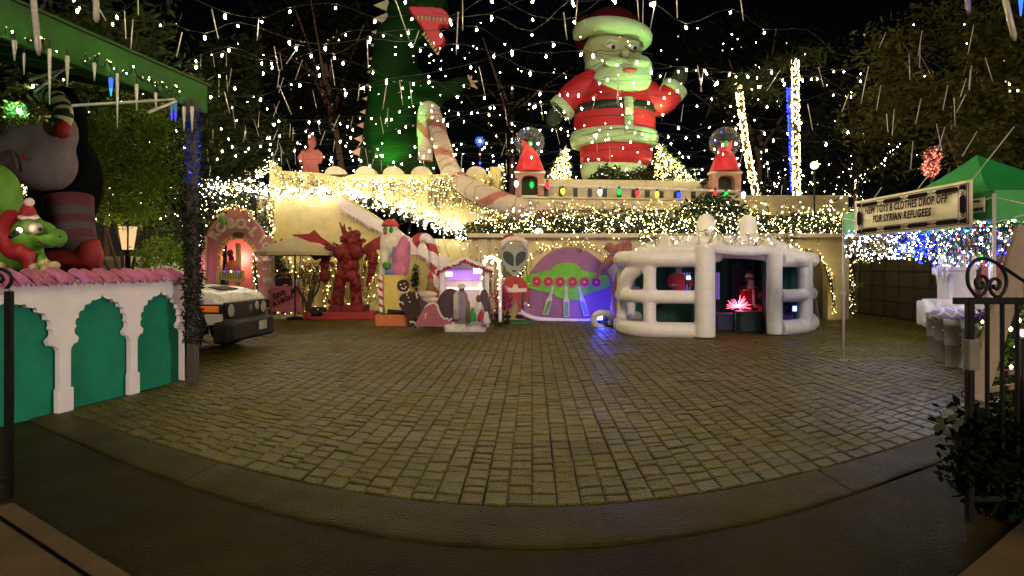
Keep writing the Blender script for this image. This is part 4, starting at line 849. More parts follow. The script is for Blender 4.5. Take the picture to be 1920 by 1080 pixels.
# ================================================================ RED WINGED STATUE
f = Fr(650, 18.9)
mo = thing('winged_statue', 'large rough red winged robot statue on a red platform', 'statue', f.loc)
rm = mat('statue_red', (.17, .011, .009), .6, bump=1.0, bscale=26, var=.65, vscale=7)
b = MB(); b.ell(f(653, 474), (.50, .32, .30)).ell(f(639, 474, -.22), (.22, .2, .22)).ell(f(668, 472, -.22), (.22, .2, .22)).ell(f(653, 498), (.36, .26, .36)).ell(f(652, 516), (.36, .26, .20)).box(f(653, 505), (.55, .4, .5), rot=(0, .1, .1))
b.ell(f(660, 446, -.05), (.26, .24, .22)).ell(f(668, 438, -.1), (.14, .15, .12)).cyl(f(648, 446), f(636, 415), .07, .02).cyl(f(650, 446), f(645, 418), .06, .02).box(f(662, 452, -.22), (.3, .15, .12))
for s, pts in ((-1, [(624, 460), (613, 478), (609, 500), (608, 516)]), (1, [(686, 462), (699, 480), (697, 508), (687, 538)])): b.tube(smooth([f(x, y, -.05) for x, y in pts], 4), [.20, .2, .18, .17, .15, .14, .13, .12, .12, .11, .11, .10, .10] if s < 0 else [.20, .19, .18, .17, .16, .14, .13, .12, .11, .1, .08, .06, .03], 10)
b.ell(f(609, 517, -.05), (.17, .15, .22))
b.tube([f(640, 516), f(635, 548), f(631, 584)], [.19, .18, .21], 12).tube([f(664, 516), f(668, 548), f(669, 584)], [.19, .17, .20], 12)
for _ in range(130):
    x, y = random.choice(((653, 474), (653, 500), (634, 545), (668, 545), (612, 485), (698, 490), (660, 446), (631, 570), (669, 570), (640, 462), (670, 460))); p = f(x + random.gauss(0, 7), y + random.gauss(0, 10), random.uniform(-.3, -.08))
    if not (646 < x + (p.x * 0) < 656 and y > 520): b.box(p, [random.uniform(.05, .16) for _ in range(3)], rot=(random.random() * 3, random.random() * 3, random.random() * 3))
remesh(b.build('figure_body', rm, mo), .028, 1)
for sx, pts in ((-1, [(628, 462), (600, 444), (588, 431), (578, 438), (545, 440), (566, 452), (598, 456), (622, 470)]), (1, [(680, 462), (700, 448), (718, 440), (728, 446), (716, 456), (714, 468), (688, 470)])):
    MB().prism([(f(x, y).x, f(x, y).z) for x, y in pts], .05, .13).build('wing', mat('wing_red', (.27, .025, .022), .75, bump=.4, bscale=25), mo)
MB().prism([(f(x, y).x, f(x, y).z) for x, y in [(575, 475), (612, 472), (608, 482), (588, 488)]], .1, .18).build('wing_tip', rm, mo)
MB().box(f(643, 590), (2.15, 1.0, .22), bev=.04).build('platform', mat('platform_red', (.34, .03, .025), .7, bump=.5, bscale=20), mo)
MB().box(f(655, 578), (1.1, .7, .2), bev=.04).build('step', rm, mo)
bb = thing('black_box', 'black speaker box on the left end of the red platform', 'speaker', f(597, 583, -.35) + f.loc)
MB().box((0, 0, -.03), (.44, .3, .30), bev=.05).build('cabinet', M['gum'], bb); MB().cyl((-.02, -.15, -.02), (-.02, -.165, -.02), .09, .08, 14).build('cone', M['black'], bb); MB().box((.03, -.16, .06), (.06, .01, .03)).build('label', mat('old_white', (.6, .52, .38)), bb)

# ================================================================ WHITE SNOW FIGURE WITH CAP
f = Fr(735, 16.9)
gh = thing('snow_figure', 'melting white figure with red cap, green goggles and pink robe on blocks', 'statue', f.loc)
gw = mat('ghost_white', (.72, .66, .5), .75, bump=.25, bscale=12)
b = MB(); b.ell(f(730, 455), (.26, .24, .38)).ell(f(733, 432), (.20, .2, .26)).ell(f(722, 480), (.15, .2, .55)).ell(f(716, 505), (.09, .12, .28)).ell(f(745, 450, .05), (.2, .2, .3)); remesh(b.build('figure_body', gw, gh), .035)
b = MB(); b.ell(f(752, 485, -.05), (.25, .22, .45)).ell(f(748, 505, -.08), (.26, .2, .28)).ell(f(757, 462, -.02), (.18, .18, .3)); remesh(b.build('robe', mat('robe_pink', (.55, .17, .28), .8, bump=.4, bscale=20), gh), .035)
b = MB(); b.ell(f(735, 510, -.12), (.20, .16, .14)).ell(f(738, 478, -.16), (.05, .08, .28)); remesh(b.build('blue_patch', mat('patch_blue', (.16, .2, .42), .75), gh), .03)
b = MB(); b.ell(f(725, 498, -.2), (.12, .1, .11)); b.build('green_glove', mat('patch_green', (.05, .28, .05), .7), gh)
for x in (722, 733): MB().ell(f(x, 431, -.20), (.06, .06, .09), 12, 8).build('goggle', mat('goggle_green', (.05, .25, .05), .4), gh)
MB().ell(f(722, 436, -.26), (.05, .07, .05), 10, 8).build('nose', mat('cap_red', (.5, .06, .05), .7), gh)
b = MB(); b.lathe(f(732, 423), [(.25, -.02), (.22, .04), (.2, .08), (.14, .15), (.06, .18)], 18); b.ell(f(724, 422, -.18), (.12, .12, .03)); b.build('cap', mat('cap_red', (.5, .06, .05)), gh)
MB().box(f(741, 550), (.60, .55, 1.02), bev=.05).build('yellow_block', mat('block_yellow', (.66, .5, .13), .8, bump=.3, bscale=14), gh)
MB().box(f(736, 600), (.86, .7, .34), bev=.05).build('orange_block', mat('block_orange', (.56, .16, .05), .8, bump=.4, bscale=25), gh)
for (a, b_) in ((f(727, 583, -.33), f(763, 586, -.33)),): MB().tube([a, b_], .05, 8).build('dark_roll', M['gum'], gh)
MB().ell(f(716, 581, -.3), (.09, .09, .13)).build('green_bow', mat('patch_green', (.05, .28, .05)), gh)
L0 = f(715, 585, -.2) + f.loc
cane('striped_pole', 'thin red and white striped pole in front of the yellow block', [f.loc + f(713, 515, -.34), f.loc + f(714, 550, -.34), f.loc + f(715, 585, -.34)], .06, .22, M['white'], mat('stripe_red2', (.4, .04, .04), .6), L0, 20, 26, 'pole', .4)
L0 = at(800, 520, 17.3)
cane('candy_cane_prop', 'white candy cane with red stripes behind the snow figure', [at(774, 478, 17.2), at(776, 458, 17.2), at(787, 446, 17.2), at(801, 448, 17.2), at(810, 464, 17.2), at(814, 490, 17.2), at(814, 550, 17.2), at(814, 604, 17.2)], .135, .6, M['white'], mat('stripe_red2', (.4, .04, .04)), L0, 28, 16, wid=.42)

# ================================================================ GINGERBREAD CUT-OUT GROUP
f = Fr(770, 15.6)
gi = thing('gingerbread_cutout', 'dark gingerbread man board with white icing waving', 'cutout', f.loc)
br = mat('gingerbread', (.045, .022, .015), .85, bump=.3, bscale=30, var=.25)
ol = [(757, 524), (764, 527), (767, 535), (765, 543), (770, 548), (778, 546), (784, 549), (787, 556), (794, 564), (800, 575), (797, 590), (802, 598), (798, 604), (790, 602), (784, 590), (778, 600), (776, 612), (766, 613), (764, 600), (758, 585), (750, 575), (748, 565), (751, 556), (756, 550), (747, 543), (745, 535), (748, 527)]
MB().prism([(f(p.x, p.y).x, f(p.x, p.y).z) for p in smooth([(x, y, 0) for x, y in ol], 2, True)], -.04, .03).build('board', br, gi)
dt = thing('dark_tinsel_tree', 'slim black green tinsel tree behind the gingerbread man', 'tree', Fr(779, 16.0).loc); fq = Fr(779, 16.0); b = MB(); leaves(b, ballpts(fq(779, 522), (.10, .09, .42), 420, .1), .07, 0); q_ = b.build('crown', leafmat('tinsel_dark', (.012, .018, .01)), dt); q_['kind'] = 'stuff'; MB().cyl((0, 0, 0), (0, 0, .9), .03, n=6).build('trunk', M['black'], dt)
ic = mat('icing', (.75, .68, .58), .7, var=0)
def zig(name, pts, r, par, fr, d=-.05): return MB().tube([fr(x, y, d) for x, y in pts], r, 5).build(name, ic, par)
zig('icing', [(748, 547), (751, 550), (754, 547), (757, 550), (760, 547), (763, 549), (766, 544), (768, 541)], .018, gi, f); zig('icing', [(747, 564), (750, 568), (753, 566), (757, 571)], .02, gi, f)
zig('icing', [(779, 548), (782, 551), (780, 554), (783, 557), (781, 560)], .018, gi, f); zig('icing', [(768, 602), (771, 605), (774, 602), (777, 606), (780, 604)], .02, gi, f)
zig('smile', [(752, 539), (755, 542), (759, 541), (762, 537)], .014, gi, f)
for (x, y) in ((751, 534), (758, 532), (763, 553), (766, 558), (768, 566)): MB().ell(f(x, y, -.05), .022, 8, 6).build('dot', ic, gi)
pm = thing('gumdrop_mound', 'pink mound board edged with white icing beside the gingerbread man', 'cutout', Fr(815, 15.2).loc); f = Fr(815, 15.2)
ol = [(778, 610), (792, 585), (800, 572), (812, 568), (820, 572), (826, 590), (832, 598), (848, 600), (846, 612)]
MB().prism([(f(p.x, p.y).x, max(0, f(p.x, p.y).z)) for p in smooth([(x, y, 0) for x, y in ol], 2)], -.15, .1).build('board', mat('mound_pink', (.36, .11, .14), .8, bump=.3, bscale=25, var=.2), pm)
zig('icing', [(796, 578), (802, 572), (808, 570), (815, 568), (820, 573), (823, 583), (827, 592), (833, 598), (838, 597), (842, 601), (848, 597)], .028, pm, f, -.17); zig('icing', [(796, 598), (799, 594), (797, 590), (801, 588)], .022, pm, f, -.17)
rk = thing('dark_boulder', 'dark brown dome shaped boulder prop behind the pink mound', 'prop', Fr(838, 15.3).loc); f = Fr(838, 15.3)
b = MB(); b.prism([(f(p.x, p.y).x, max(.0, f(p.x, p.y).z)) for p in smooth([(816, 612, 0), (818, 580, 0), (824, 556, 0), (836, 543, 0), (848, 541, 0), (858, 550, 0), (862, 580, 0), (862, 612, 0)], 3)], -.1, .12).prism([(f(x, y).x, max(0, f(x, y).z)) for x, y in ((784, 612), (784, 560), (798, 566), (808, 580), (820, 596), (826, 612))], .15, .26); remesh(b.build('boulder', mat('boulder', (.075, .042, .05), .85, bump=.5, bscale=18), rk), .035)
for nm, lb, x, y, rr, cc in (('cream_loaf', 'cream coloured sleeping swan shape behind the gingerbread man', 800, 552, (.30, .15, .10), (.6, .5, .33)), ('cream_loaf', 'small pale block shape under the cream swan shape', 812, 562, (.2, .15, .09), (.55, .46, .32))):
    t = thing(nm, lb, 'prop', at(x, y, 16.4)); b = MB(); b.ell((0, 0, 0), rr).ell((-rr[0] * .8, 0, rr[2] * .6), (rr[0] * .3, rr[1] * .6, rr[2] * .9)).cyl((0, 0, 0), (0, 0, -at(x, y, 16.4).z), .1); remesh(b.build('loaf_body', mat('cream_prop', cc, .8, bump=.3), t), .03)
gn = thing('gnome_figure', 'small brown seated figure before the stair wall', 'statue', Fr(808, 16.6, 0).loc if False else at(807, 540, 16.7)); MB().lathe((0, 0, -.15), [(.16, -1.0), (.15, 0), (.11, .2), (.07, .3)], 12).build('figure_body', mat('gnome_brown', (.22, .12, .05), .8, bump=.3), gn); MB().ell((0, -.02, .22), (.08, .08, .1)).build('head', skin_m, gn); MB().lathe((0, 0, .26), [(.1, 0), (.02, .2)], 10).build('cap', mat('cap_red', (.5, .06, .05)), gn)

# ================================================================ NATIVITY SHED
f = Fr(866, 15.9)
ns = thing('nativity_shed', 'small white gabled shed lit violet inside, red berries along its roof', 'shed', f.loc)
rf = [(818, 506), (866, 484), (871, 482), (876, 484), (924, 503), (926, 510), (871, 489), (818, 513)]
MB().prism([(f(x, y).x, f(x, y).z) for x, y in rf], -.2, .5).build('roof', M['white'], ns)
for x in (829, 913): MB().box(f(x, 556, -.12), (.11, .11, 1.55), bev=.015).build('post', M['white'], ns)
for x in (829, 913): MB().box(f(x, 556, .42), (.11, .11, 1.55), bev=.015).build('post', M['white'], ns)
MB().prism([(f(x, y).x, f(x, y).z) for x, y in ((829, 605), (829, 508), (871, 490), (913, 508), (913, 605))], .45, .49).build('back_wall', mat('shed_inside', (.62, .52, .5), .8, var=.08), ns)
MB().box(f(871, 516, .40), (.92, .03, .26)).build('violet_panel', mat('violet_lit', (.4, .22, .6), .6, emit=(.42, .2, 1), es=.55), ns)
tubm = glow('shed_tube', (1, .85, .75), 2.2)
MB().cyl(f(838, 541, .35), f(905, 541, .35), .03, n=8).build('tube_lamp', tubm, ns); MB().cyl(f(836, 514, .38), f(848, 514, .38), .06, n=8).build('tube_lamp', tubm, ns); MB().cyl(f(888, 508, .38), f(904, 508, .38), .07, n=8).build('tube_lamp', tubm, ns)
bs = MB(); bs.box((.15, -.35, .09), (1.02, 1.1, .18), bev=.05).box((-.05, -.6, .18), (.55, .5, .12), bev=.05); bs.build('base', mat('snow_foam', (.72, .66, .58), .9, bump=.6, bscale=15), ns)
rb = MB()
for i in range(260):
    t = random.random(); x = 820 + 104 * t; y = 488 + abs(x - 871) * .40 + random.uniform(-1, 5); p = f(x, y, -.22 + random.uniform(-.05, .05)); rb.ell(p, random.uniform(.012, .024), 6, 4)
q_ = rb.build('berries', mat('berry_red', (.4, .05, .03), .5, island=.4), ns); q_['kind'] = 'stuff'
light('shed_light', 'POINT', f(871, 530, .1), 3, (.95, .75, 1), .08, parent=ns)
def figurine(name, label, x, y, D, h, parts):
    t = thing(name, label, 'figurine', at(x, y, D))
    for nm, prof, col, off in parts: MB().lathe((off[0], off[1], 0), [(r * h, z * h) for r, z in prof], 14, sy=.8).build(nm, mat('fig_' + nm + name + '%d' % x, col, .8, bump=.35, bscale=25, var=.2), t)
    return t
figurine('wise_man', 'grey robed standing figurine with a white turban before the shed', 866, 601, 14.75, .88, [('robe', [(.20, 0), (.19, .2), (.17, .5), (.15, .72), (.08, .80)], (.26, .21, .27), (0, 0)), ('cloak', [(.09, .05), (.08, .7), (.03, .78)], (.5, .45, .44), (-.13, -.09)), ('head', [(.05, .78), (.075, .83), (.075, .88), (.05, .92)], (.1, .06, .05), (0, -.01)), ('turban', [(.08, .87), (.10, .90), (.10, .96), (.06, 1.0)], (.7, .62, .5), (-.01, 0))])
figurine('kneeling_figurine', 'white veiled figurine at the right of the shed', 899, 600, 14.8, .62, [('robe', [(.22, 0), (.2, .3), (.13, .6), (.06, .72)], (.62, .58, .56), (0, 0)), ('head', [(.05, .7), (.1, .8), (.1, .9), (.04, .98)], (.15, .08, .05), (-.02, -.02))])
figurine('green_figurine', 'small bright green figurine at the foot of the shed', 886, 603, 14.6, .34, [('robe', [(.26, 0), (.25, .4), (.12, .75)], (.03, .35, .06), (0, 0)), ('head', [(.09, .72), (.12, .84), (.06, .98)], (.03, .3, .06), (0, 0))])
figurine('red_figurine', 'small red kneeling figurine at the foot of the shed', 903, 603, 14.55, .32, [('robe', [(.30, 0), (.28, .4), (.14, .75)], (.42, .06, .08), (0, 0)), ('head', [(.1, .72), (.14, .84), (.06, .98)], (.4, .22, .16), (0, 0))])
figurine('staff_figurine', 'narrow brown figurine holding a staff between robed figurines', 878, 606, 14.5, .55, [('robe', [(.10, 0), (.10, .5), (.06, .8)], (.14, .1, .05), (0, 0)), ('head', [(.05, .8), (.07, .9), (.03, 1)], (.3, .18, .1), (0, 0))])
figurine('dark_figurine', 'dark violet figurine behind the white veiled one', 908, 597, 15.1, .75, [('robe', [(.2, 0), (.19, .5), (.12, .82), (.05, .95)], (.10, .06, .09), (0, 0))])
figurine('snowman_figurine', 'tiny white snow lump at the right front of the shed base', 912, 607, 14.5, .3, [('robe', [(.3, 0), (.32, .25), (.2, .5), (.22, .7), (.1, .95)], (.68, .6, .58), (0, 0))])
# white tube arch with lamps and the pink tinsel tree
ta = thing('tube_arch', 'tall white tube arch hung with warm lamps beside the shed', 'arch', Fr(922, 16.3).loc); f = Fr(922, 16.3)
pth = smooth([f(902, 604), f(902, 540), f(904, 500), f(912, 486), f(922, 482), f(932, 487), f(938, 505), f(938, 545), f(938, 604)], 5)
MB().tube(pth, .05, 8).build('tube', M['white'], ta)
b = MB()
for p in pth[5:-3]:
    b.bulb(p + Vector((random.uniform(-.08, .08), -.07, random.uniform(-.08, .08))), random.uniform(.009, .018), 1)
b.bulb(f(923, 492, -.1), .04, 1); q_ = b.build('bulbs', M['warm'], ta); q_['kind'] = 'stuff'
tt = thing('tinsel_tree', 'small red and pink tinsel tree between the tube arch and the alien', 'tree', Fr(938, 16.6).loc); f = Fr(938, 16.6)
b = MB(); leaves(b, ballpts(f(938, 570), (.26, .22, .38), 700, .2, 12, .5), .09, 0); leaves(b, ballpts(f(944, 548), (.12, .12, .2), 150, .2), .08, 0); q_ = b.build('crown', mat('tinsel_red', (.45, .06, .07), .35, metal=.4, island=.4), tt); q_['kind'] = 'stuff'
MB().cyl((0, 0, 0), (0, 0, .5), .05, n=7).build('trunk', mat('bark', (.07, .05, .03)), tt); b = MB(); leaves(b, ballpts((0, 0, .18), (.3, .25, .2), 250, .2), .1); q_ = b.build('base_greens', leafmat('dark_leaf', (.035, .05, .015)), tt); q_['kind'] = 'stuff'

# ================================================================ ALIEN CUT-OUT
f = Fr(965, 17.3)
al = thing('alien_cutout', 'grey alien board in a red santa suit with a white hat band', 'cutout', f.loc)
pr = lambda pts, sm_=2: [(f(p.x, p.y).x, f(p.x, p.y).z) for p in (smooth([(x, y, 0) for x, y in pts], sm_, True) if sm_ > 1 else [Vector((x, y, 0)) for x, y in pts])]
MB().prism(pr([(966, 456), (980, 459), (989, 470), (990, 484), (984, 498), (974, 510), (966, 517), (962, 517), (952, 508), (943, 494), (938, 482), (939, 468), (948, 458)]), -.04, .03).build('head', mat('alien_grey', (.30, .31, .27), .75, bump=.1, var=.1), al)
for pts in ([(944, 474), (950, 471), (958, 474), (963, 481), (963, 494), (962, 499), (952, 494), (944, 485)], [(986, 474), (980, 471), (972, 474), (967, 481), (967, 494), (969, 499), (978, 493), (985, 485)]): MB().prism(pr(pts), -.07, -.041).build('eye', mat('alien_eye', (.012, .018, .01), .5), al)
MB().box(f(964, 508, -.05), (.11, .02, .04)).build('mouth', M['black'], al)
MB().tube([f(x, y, -.06) for x, y in ((941, 464), (944, 455), (954, 449), (966, 447), (978, 450), (985, 456), (987, 466))], .085, 8).build('hat_band', mat('fluff', (.72, .6, .52)), al)
MB().prism(pr([(941, 454), (945, 442), (958, 437), (965, 441), (975, 446), (978, 450), (960, 452)], 1), -.04, .02).build('hat', mat('hat_deep_red', (.3, .03, .03), .8), al)
MB().prism(pr([(955, 519), (967, 518), (976, 520), (987, 529), (992, 545), (990, 566), (986, 566), (985, 550), (976, 548), (977, 586), (972, 586), (968, 560), (957, 560), (955, 586), (950, 586), (952, 548), (944, 552), (940, 541), (946, 527)], 1), -.03, .03).build('suit', mat('suit_red', (.42, .05, .05), .8, bump=.15), al)
MB().prism(pr([(947, 536), (960, 541), (963, 533), (970, 533), (972, 541), (988, 540), (987, 547), (966, 548), (948, 547)], 1), -.06, -.031).build('trim', mat('fluff', (.72, .6, .52)), al)
for x in (951, 974): MB().ell(f(x, 594, -.05), (.12, .12, .06)).build('boot', M['black'], al)
for x in (952, 975): MB().ell(f(x, 588, -.03), (.07, .06, .04)).build('boot_trim', mat('fluff', (.72, .6, .52)), al)
MB().ell(f(985, 569, -.05), .045, 10, 8).build('pompon', mat('fluff', (.72, .6, .52)), al)
MB().lathe((.05, 0, 0), [(.46, 0), (.46, .05), (.42, .07)], 24, sy=.7).build('base', mat('base_green', (.03, .16, .05), .8), al)

# ================================================================ PINK ROBOT ARM PROP
f = Fr(1158, 17.0)
ra = thing('robot_arm_prop', 'rusty pink jointed robot arm sculpture in front of the arched mural', 'sculpture', f.loc)
pm_ = mat('dusty_pink', (.34, .13, .11), .8, bump=.6, bscale=22, var=.3)
b = MB(); b.cyl((0, 0, 0), (0, 0, .85), .24, .17, 12).ell(f(1153, 548), (.12, .12, .3)); remesh(b.build('pillar', pm_, ra), .035)
for nm, a, c, r0, r1 in (('upper_arm', (1150, 545), (1172, 478), .07, .10), ('forearm', (1160, 470), (1128, 507), .17, .10), ('strut', (1118, 520), (1155, 466), .05, .06), ('shoulder', (1152, 470), (1180, 458), .16, .13)): MB().cyl(f(*a), f(*c), r0, r1, 10).build(nm, pm_, ra)
b = MB()
for _ in range(14): b.box(f(1165 + random.uniform(-22, 20), 466 + random.uniform(-9, 9), random.uniform(-.2, .1)), (random.uniform(.1, .25),) * 3, rot=(random.random() * 3, random.random() * 3, 0))
remesh(b.build('head', pm_, ra), .035, 2)
for x, y in ((1120, 515), (1126, 512), (1131, 508)): MB().cyl(f(x, y), f(x - 3, y + 8, -.05), .03, .015, 6).build('finger', pm_, ra)
# blue flood lamps
def flood(loc, lb, tgt, pw):
    t = thing('flood_lamp', lb, 'lamp', loc)
    MB().box((0, .04, .02), (.26, .16, .2), bev=.03).build('housing', M['black'], t); MB().box((0, -.052, .02), (.17, .02, .13)).build('lens', glow('lens_blue', (.10, .14, 1), 9), t)
    MB().tube([(-.16, .04, -.1), (-.16, .04, .1), (.16, .04, .1), (.16, .04, -.1)], .012, 5).build('bracket', M['black'], t); MB().cyl((0, .04, -loc[2] if isinstance(loc, tuple) else -loc.z), (0, .04, -.08), .02, n=6).build('stake', M['black'], t)
    for k in (-.05, .05): MB().ell((k, -.07, .02), .022, 8, 6).build('lamp_bulb', glow('lens_hot', (.5, .6, 1), 40), t)
    light('flood_light', 'POINT', Vector((0, -.22, .06)), pw, (.03, .06, 1), .10, parent=t)
    if tgt: light('flood_beam', 'SPOT', Vector((0, .0, .2)), pw * 2.2, (.02, .03, 1), .06, Vector(tgt) - Vector(loc), 95, t).location = (0, 0.0, .22)
flood(at(1124, 597, 17.25), 'blue flood lamp on the ground below the flying saucer mural', at(1122, 580, 18.5), 70)
tr = thing('tyre_ring', 'snowy tyre ring around the blue lamp below the mural', 'tyre', Fr(1133, 16.4).loc); f = Fr(1133, 16.4)
MB().tube([f(1130 + 17 * math.cos(a), 600 + 14 * math.sin(a), .1 * math.sin(a)) for a in np.linspace(0, 6.28, 25)[:-1]], .085, 10, closed=True).build('ring', mat('snow_foam', (.72, .66, .58)), tr)
MB().ell(f(1148, 612, .15), (.3, .2, .16)).build('dark_lump', M['gum'], tr)
# ================================================================ INFLATABLE HUT
og = Vector((5.2, 15.0, 0))
hut = thing('inflatable_hut', 'big white inflatable hut of fat tubes with window openings and a doorway', 'inflatable', og)
G = lambda px, D, z: Vector(((px - 960) / FX * D, D, z)) - og
ZB, ZM, ZT = .15, .91, 1.78
LP = [(1322, 13.9), (1262, 13.95), (1205, 14.15), (1172, 14.7), (1164, 15.5), (1172, 16.6), (1196, 17.6)]
RP = [(1462, 14.5), (1490, 14.7), (1512, 15.2), (1521, 16.0), (1516, 17.0), (1500, 17.7)]
ny = M['nylon']
hb = MB()
for P_, s in ((LP, 0), (RP, 1)):
    for z, r in ((ZB, .19), (ZM, .155), (ZT, .195)): hb.tube(smooth([G(x, D, z) for x, D in P_], 6), r, 14)
post = lambda x, D, r, z0=.1, z1=1.8: hb.tube([G(x, D, z0), G(x, D, z1)], r, 14)
post(1322, 13.75, .225, .02, 2.06); post(1218, 14.1, .15); post(1166, 15.4, .13); post(1182, 17.1, .14); post(1452, 14.35, .18, .02, 2.06); post(1508, 15.05, .17); post(1514, 17.0, .14)
hb.tube(smooth([G(1168, 14.9, .9), G(1176, 14.6, 1.35), G(1212, 14.15, 1.72)], 6), .18, 12)
hb.tube(smooth([G(1322, 13.8, 2.02), G(1390, 14.05, 1.96), G(1452, 14.4, 2.0)], 6), .12, 12)
remesh(hb.build('tube_frame', ny, hut), .030, 2)
seam = mat('seam', (.74, .70, .64), .8); sm_ = MB()
for x, D, r in ((1322, 13.75, .228), (1452, 14.35, .183), (1218, 14.1, .153), (1508, 15.05, .173)):
    for z in (.36, .74, 1.1, 1.5): c = G(x, D, z); sm_.tube([c + Vector((r * math.cos(a), r * math.sin(a), .01 * math.sin(3 * a))) for a in np.linspace(0, 6.28, 25)[:-1]], .0035, 4, closed=True)
for P_ in (LP, RP):
    for z, r in ((ZB, .192), (ZM, .157), (ZT, .197)):
        pp = smooth([G(x, D, z) for x, D in P_], 3)
        for k in range(1, len(pp) - 1, 2): t = (pp[k + 1] - pp[k - 1]).normalized(); u = Vector((0, 0, 1)); w_ = t.cross(u); sm_.tube([pp[k] + (u * math.cos(a) + w_ * math.sin(a)) * r for a in np.linspace(0, 6.28, 21)[:-1]], .0035, 4, closed=True)
q_ = sm_.build('seams', seam, hut); q_['kind'] = 'stuff'
for x, D in ((1150, 13.6), (1540, 14.6)): MB().cyl(G(x + (20 if x < 1300 else -22), D + .9, 1.75), G(x, D, .0), .007, n=5).build('guy_rope', mat('cord', (.5, .5, .42), .8), hut)
rf = MB()
for y0 in (14.25, 15.3, 16.4, 17.5):
    d = (y0 - 14.2) / 3.3; a, b = G(1178 + 12 * d, y0 + .3, 1.8), G(1508 - 4 * d, y0 + .3, 1.8); top = 1.96 + .26 * math.sin(math.pi * d) + (.0 if y0 > 14.3 else -.05)
    rf.tube(smooth([a, a.lerp(b, .2) + Vector((0, 0, top - 1.8)), a.lerp(b, .5) + Vector((0, 0, top - 1.75)), a.lerp(b, .8) + Vector((0, 0, top - 1.82)), b], 6), .17, 12)
for t in (.2, .5, .8):
    rf.tube(smooth([G(1178 + 330 * t, 14.4, 1.86), G(1184 + 318 * t, 15.6, 2.22), G(1190 + 312 * t, 16.6, 2.24), G(1194 + 306 * t, 17.7, 2.0)], 6), .19, 12)
remesh(rf.build('roof_frame', ny, hut), .045, 5)
sk_ = MB(); n = 10; vs = []
for i in range(n + 1):
    for j in range(n + 1):
        u, v = i / n, j / n; p = G(1190 + 310 * u + 8 * v, 14.5 + 3.0 * v, 1.90 + .26 * math.sin(math.pi * v) * 1.0 * math.sin(math.pi * u) ** .5); vs.append(p)
sk_.add(vs, [(i * (n + 1) + j, (i + 1) * (n + 1) + j, (i + 1) * (n + 1) + j + 1, i * (n + 1) + j + 1) for i in range(n) for j in range(n)], 0, True).build('roof_skin', ny, hut)
dg = mat('curtain_green', (.012, .10, .075), .8, bump=.5, bscale=4, var=.3)
cu = MB(); cur = [G(1188, 17.4, 0)] + [G(1195 + k * 7.5, 17.3 + .12 * math.sin(k * 1.9), 0) for k in range(1, 41)]
cu.add([Vector((p.x, p.y, .0)) for p in cur] + [Vector((p.x, p.y, 1.95)) for p in cur], [(k, k + 1, len(cur) + k + 1, len(cur) + k) for k in range(len(cur) - 1)], 0, True)
cu.build('back_curtain', dg, hut)
cu = MB(); cur = [G(1440 - k * 1.5, 14.7 + k * .25, 0) + Vector((.06 * math.sin(k * 2.1), 0, 0)) for k in range(12)]
cu.add([Vector((p.x, p.y, .0)) for p in cur] + [Vector((p.x, p.y, 1.85)) for p in cur], [(k, k + 1, len(cur) + k + 1, len(cur) + k) for k in range(len(cur) - 1)], 0, True); cu.build('side_curtain', dg, hut)
cu = MB(); cur = [G(1225 + k * 7, 14.9 + .05 * math.sin(k * 2.3), 0) for k in range(12)]
cu.add([Vector((p.x, p.y, .15)) for p in cur] + [Vector((p.x, p.y, .80)) for p in cur], [(k, k + 1, len(cur) + k + 1, len(cur) + k) for k in range(len(cur) - 1)], 0, True); cu.build('lower_curtain', mat('curtain_dark', (.01, .055, .03), .8, bump=.5, bscale=4), hut)
for x, D, h, lb in ((1324, 16.6, 3.02, 'left of a pair'), (1402, 16.9, 3.02, 'right of a pair')):
    t = thing('white_column', 'ribbed white inflatable column rising from the hut roof, %s' % lb, 'inflatable', at(x, 0, D) * Vector((1, 1, 0)) if False else Vector((at(x, 0, D).x, D, 0)))
    MB().lathe((0, 0, 0), [(.27, 1.98)] + [(.28 - .05 * (k / 14) + .016 * (k % 2), 2.02 + k * (h - 2.2) / 14) for k in range(15)] + [(.19, h - .08), (.08, h)], 18).build('column_body', ny, t)
# inside the hut: throne, suited figures, sparkler spray, presents
th = thing('throne', 'dark throne inside the white inflatable hut', 'chair', G(1410, 16.5, 0) + og)
tm = mat('throne_dark', (.03, .02, .05), .7)
MB().box((0, 0, .42), (.8, .7, .12), bev=.03).build('seat', tm, th); MB().box((0, .33, 1.0), (.8, .1, 1.2), bev=.04).build('backrest', tm, th)
for s in (-1, 1): MB().box((s * .38, 0, .64), (.08, .6, .08), bev=.02).build('armrest', tm, th)
for s in (-1, 1):
    for y in (-.28, .28): MB().box((s * .34, y, .18), (.08, .08, .36)).build('leg', tm, th)
rc = mat('coat_red', (.42, .02, .03), .8, bump=.2, bscale=20)
J = seated(.46, .0, (.16, -.36, .86), (-.30, -.40, 1.0))
tg = figure('mannequin', 'seated mannequin in a red santa coat with white trim inside the hut', 'mannequin', G(1405, 16.4, 0) + og, J, skin_m, rc, mat('white_hair', (.7, .68, .62), .8), 0, rc)
fl_ = mat('fluff', (.72, .6, .52))
for nm, pts in (('coat_trim', [(.03, -.22, .55), (.02, -.25, .8), (.02, -.23, 1.0)]), ('coat_hem', [(-.2, -.2, .56), (0, -.30, .55), (.2, -.2, .56)]), ('cuff', [(.12, -.36, .84), (.2, -.36, .88)]), ('collar_trim', [(-.1, -.12, 1.06), (0, -.16, 1.04), (.1, -.12, 1.06)])): MB().tube(smooth(pts, 3), .038, 8).build(nm, fl_, tg)
MB().lathe((0, -.03, 1.28), [(.12, 0), (.10, .07), (.05, .18), (.02, .22)], 12).build('santa_hat', rc, tg); MB().ell((0, -.14, 1.16), (.09, .05, .1), 10, 8).build('beard', fl_, tg)
J = seated(.46, .0, (.25, -.3, .95), (-.25, -.34, .8)); 
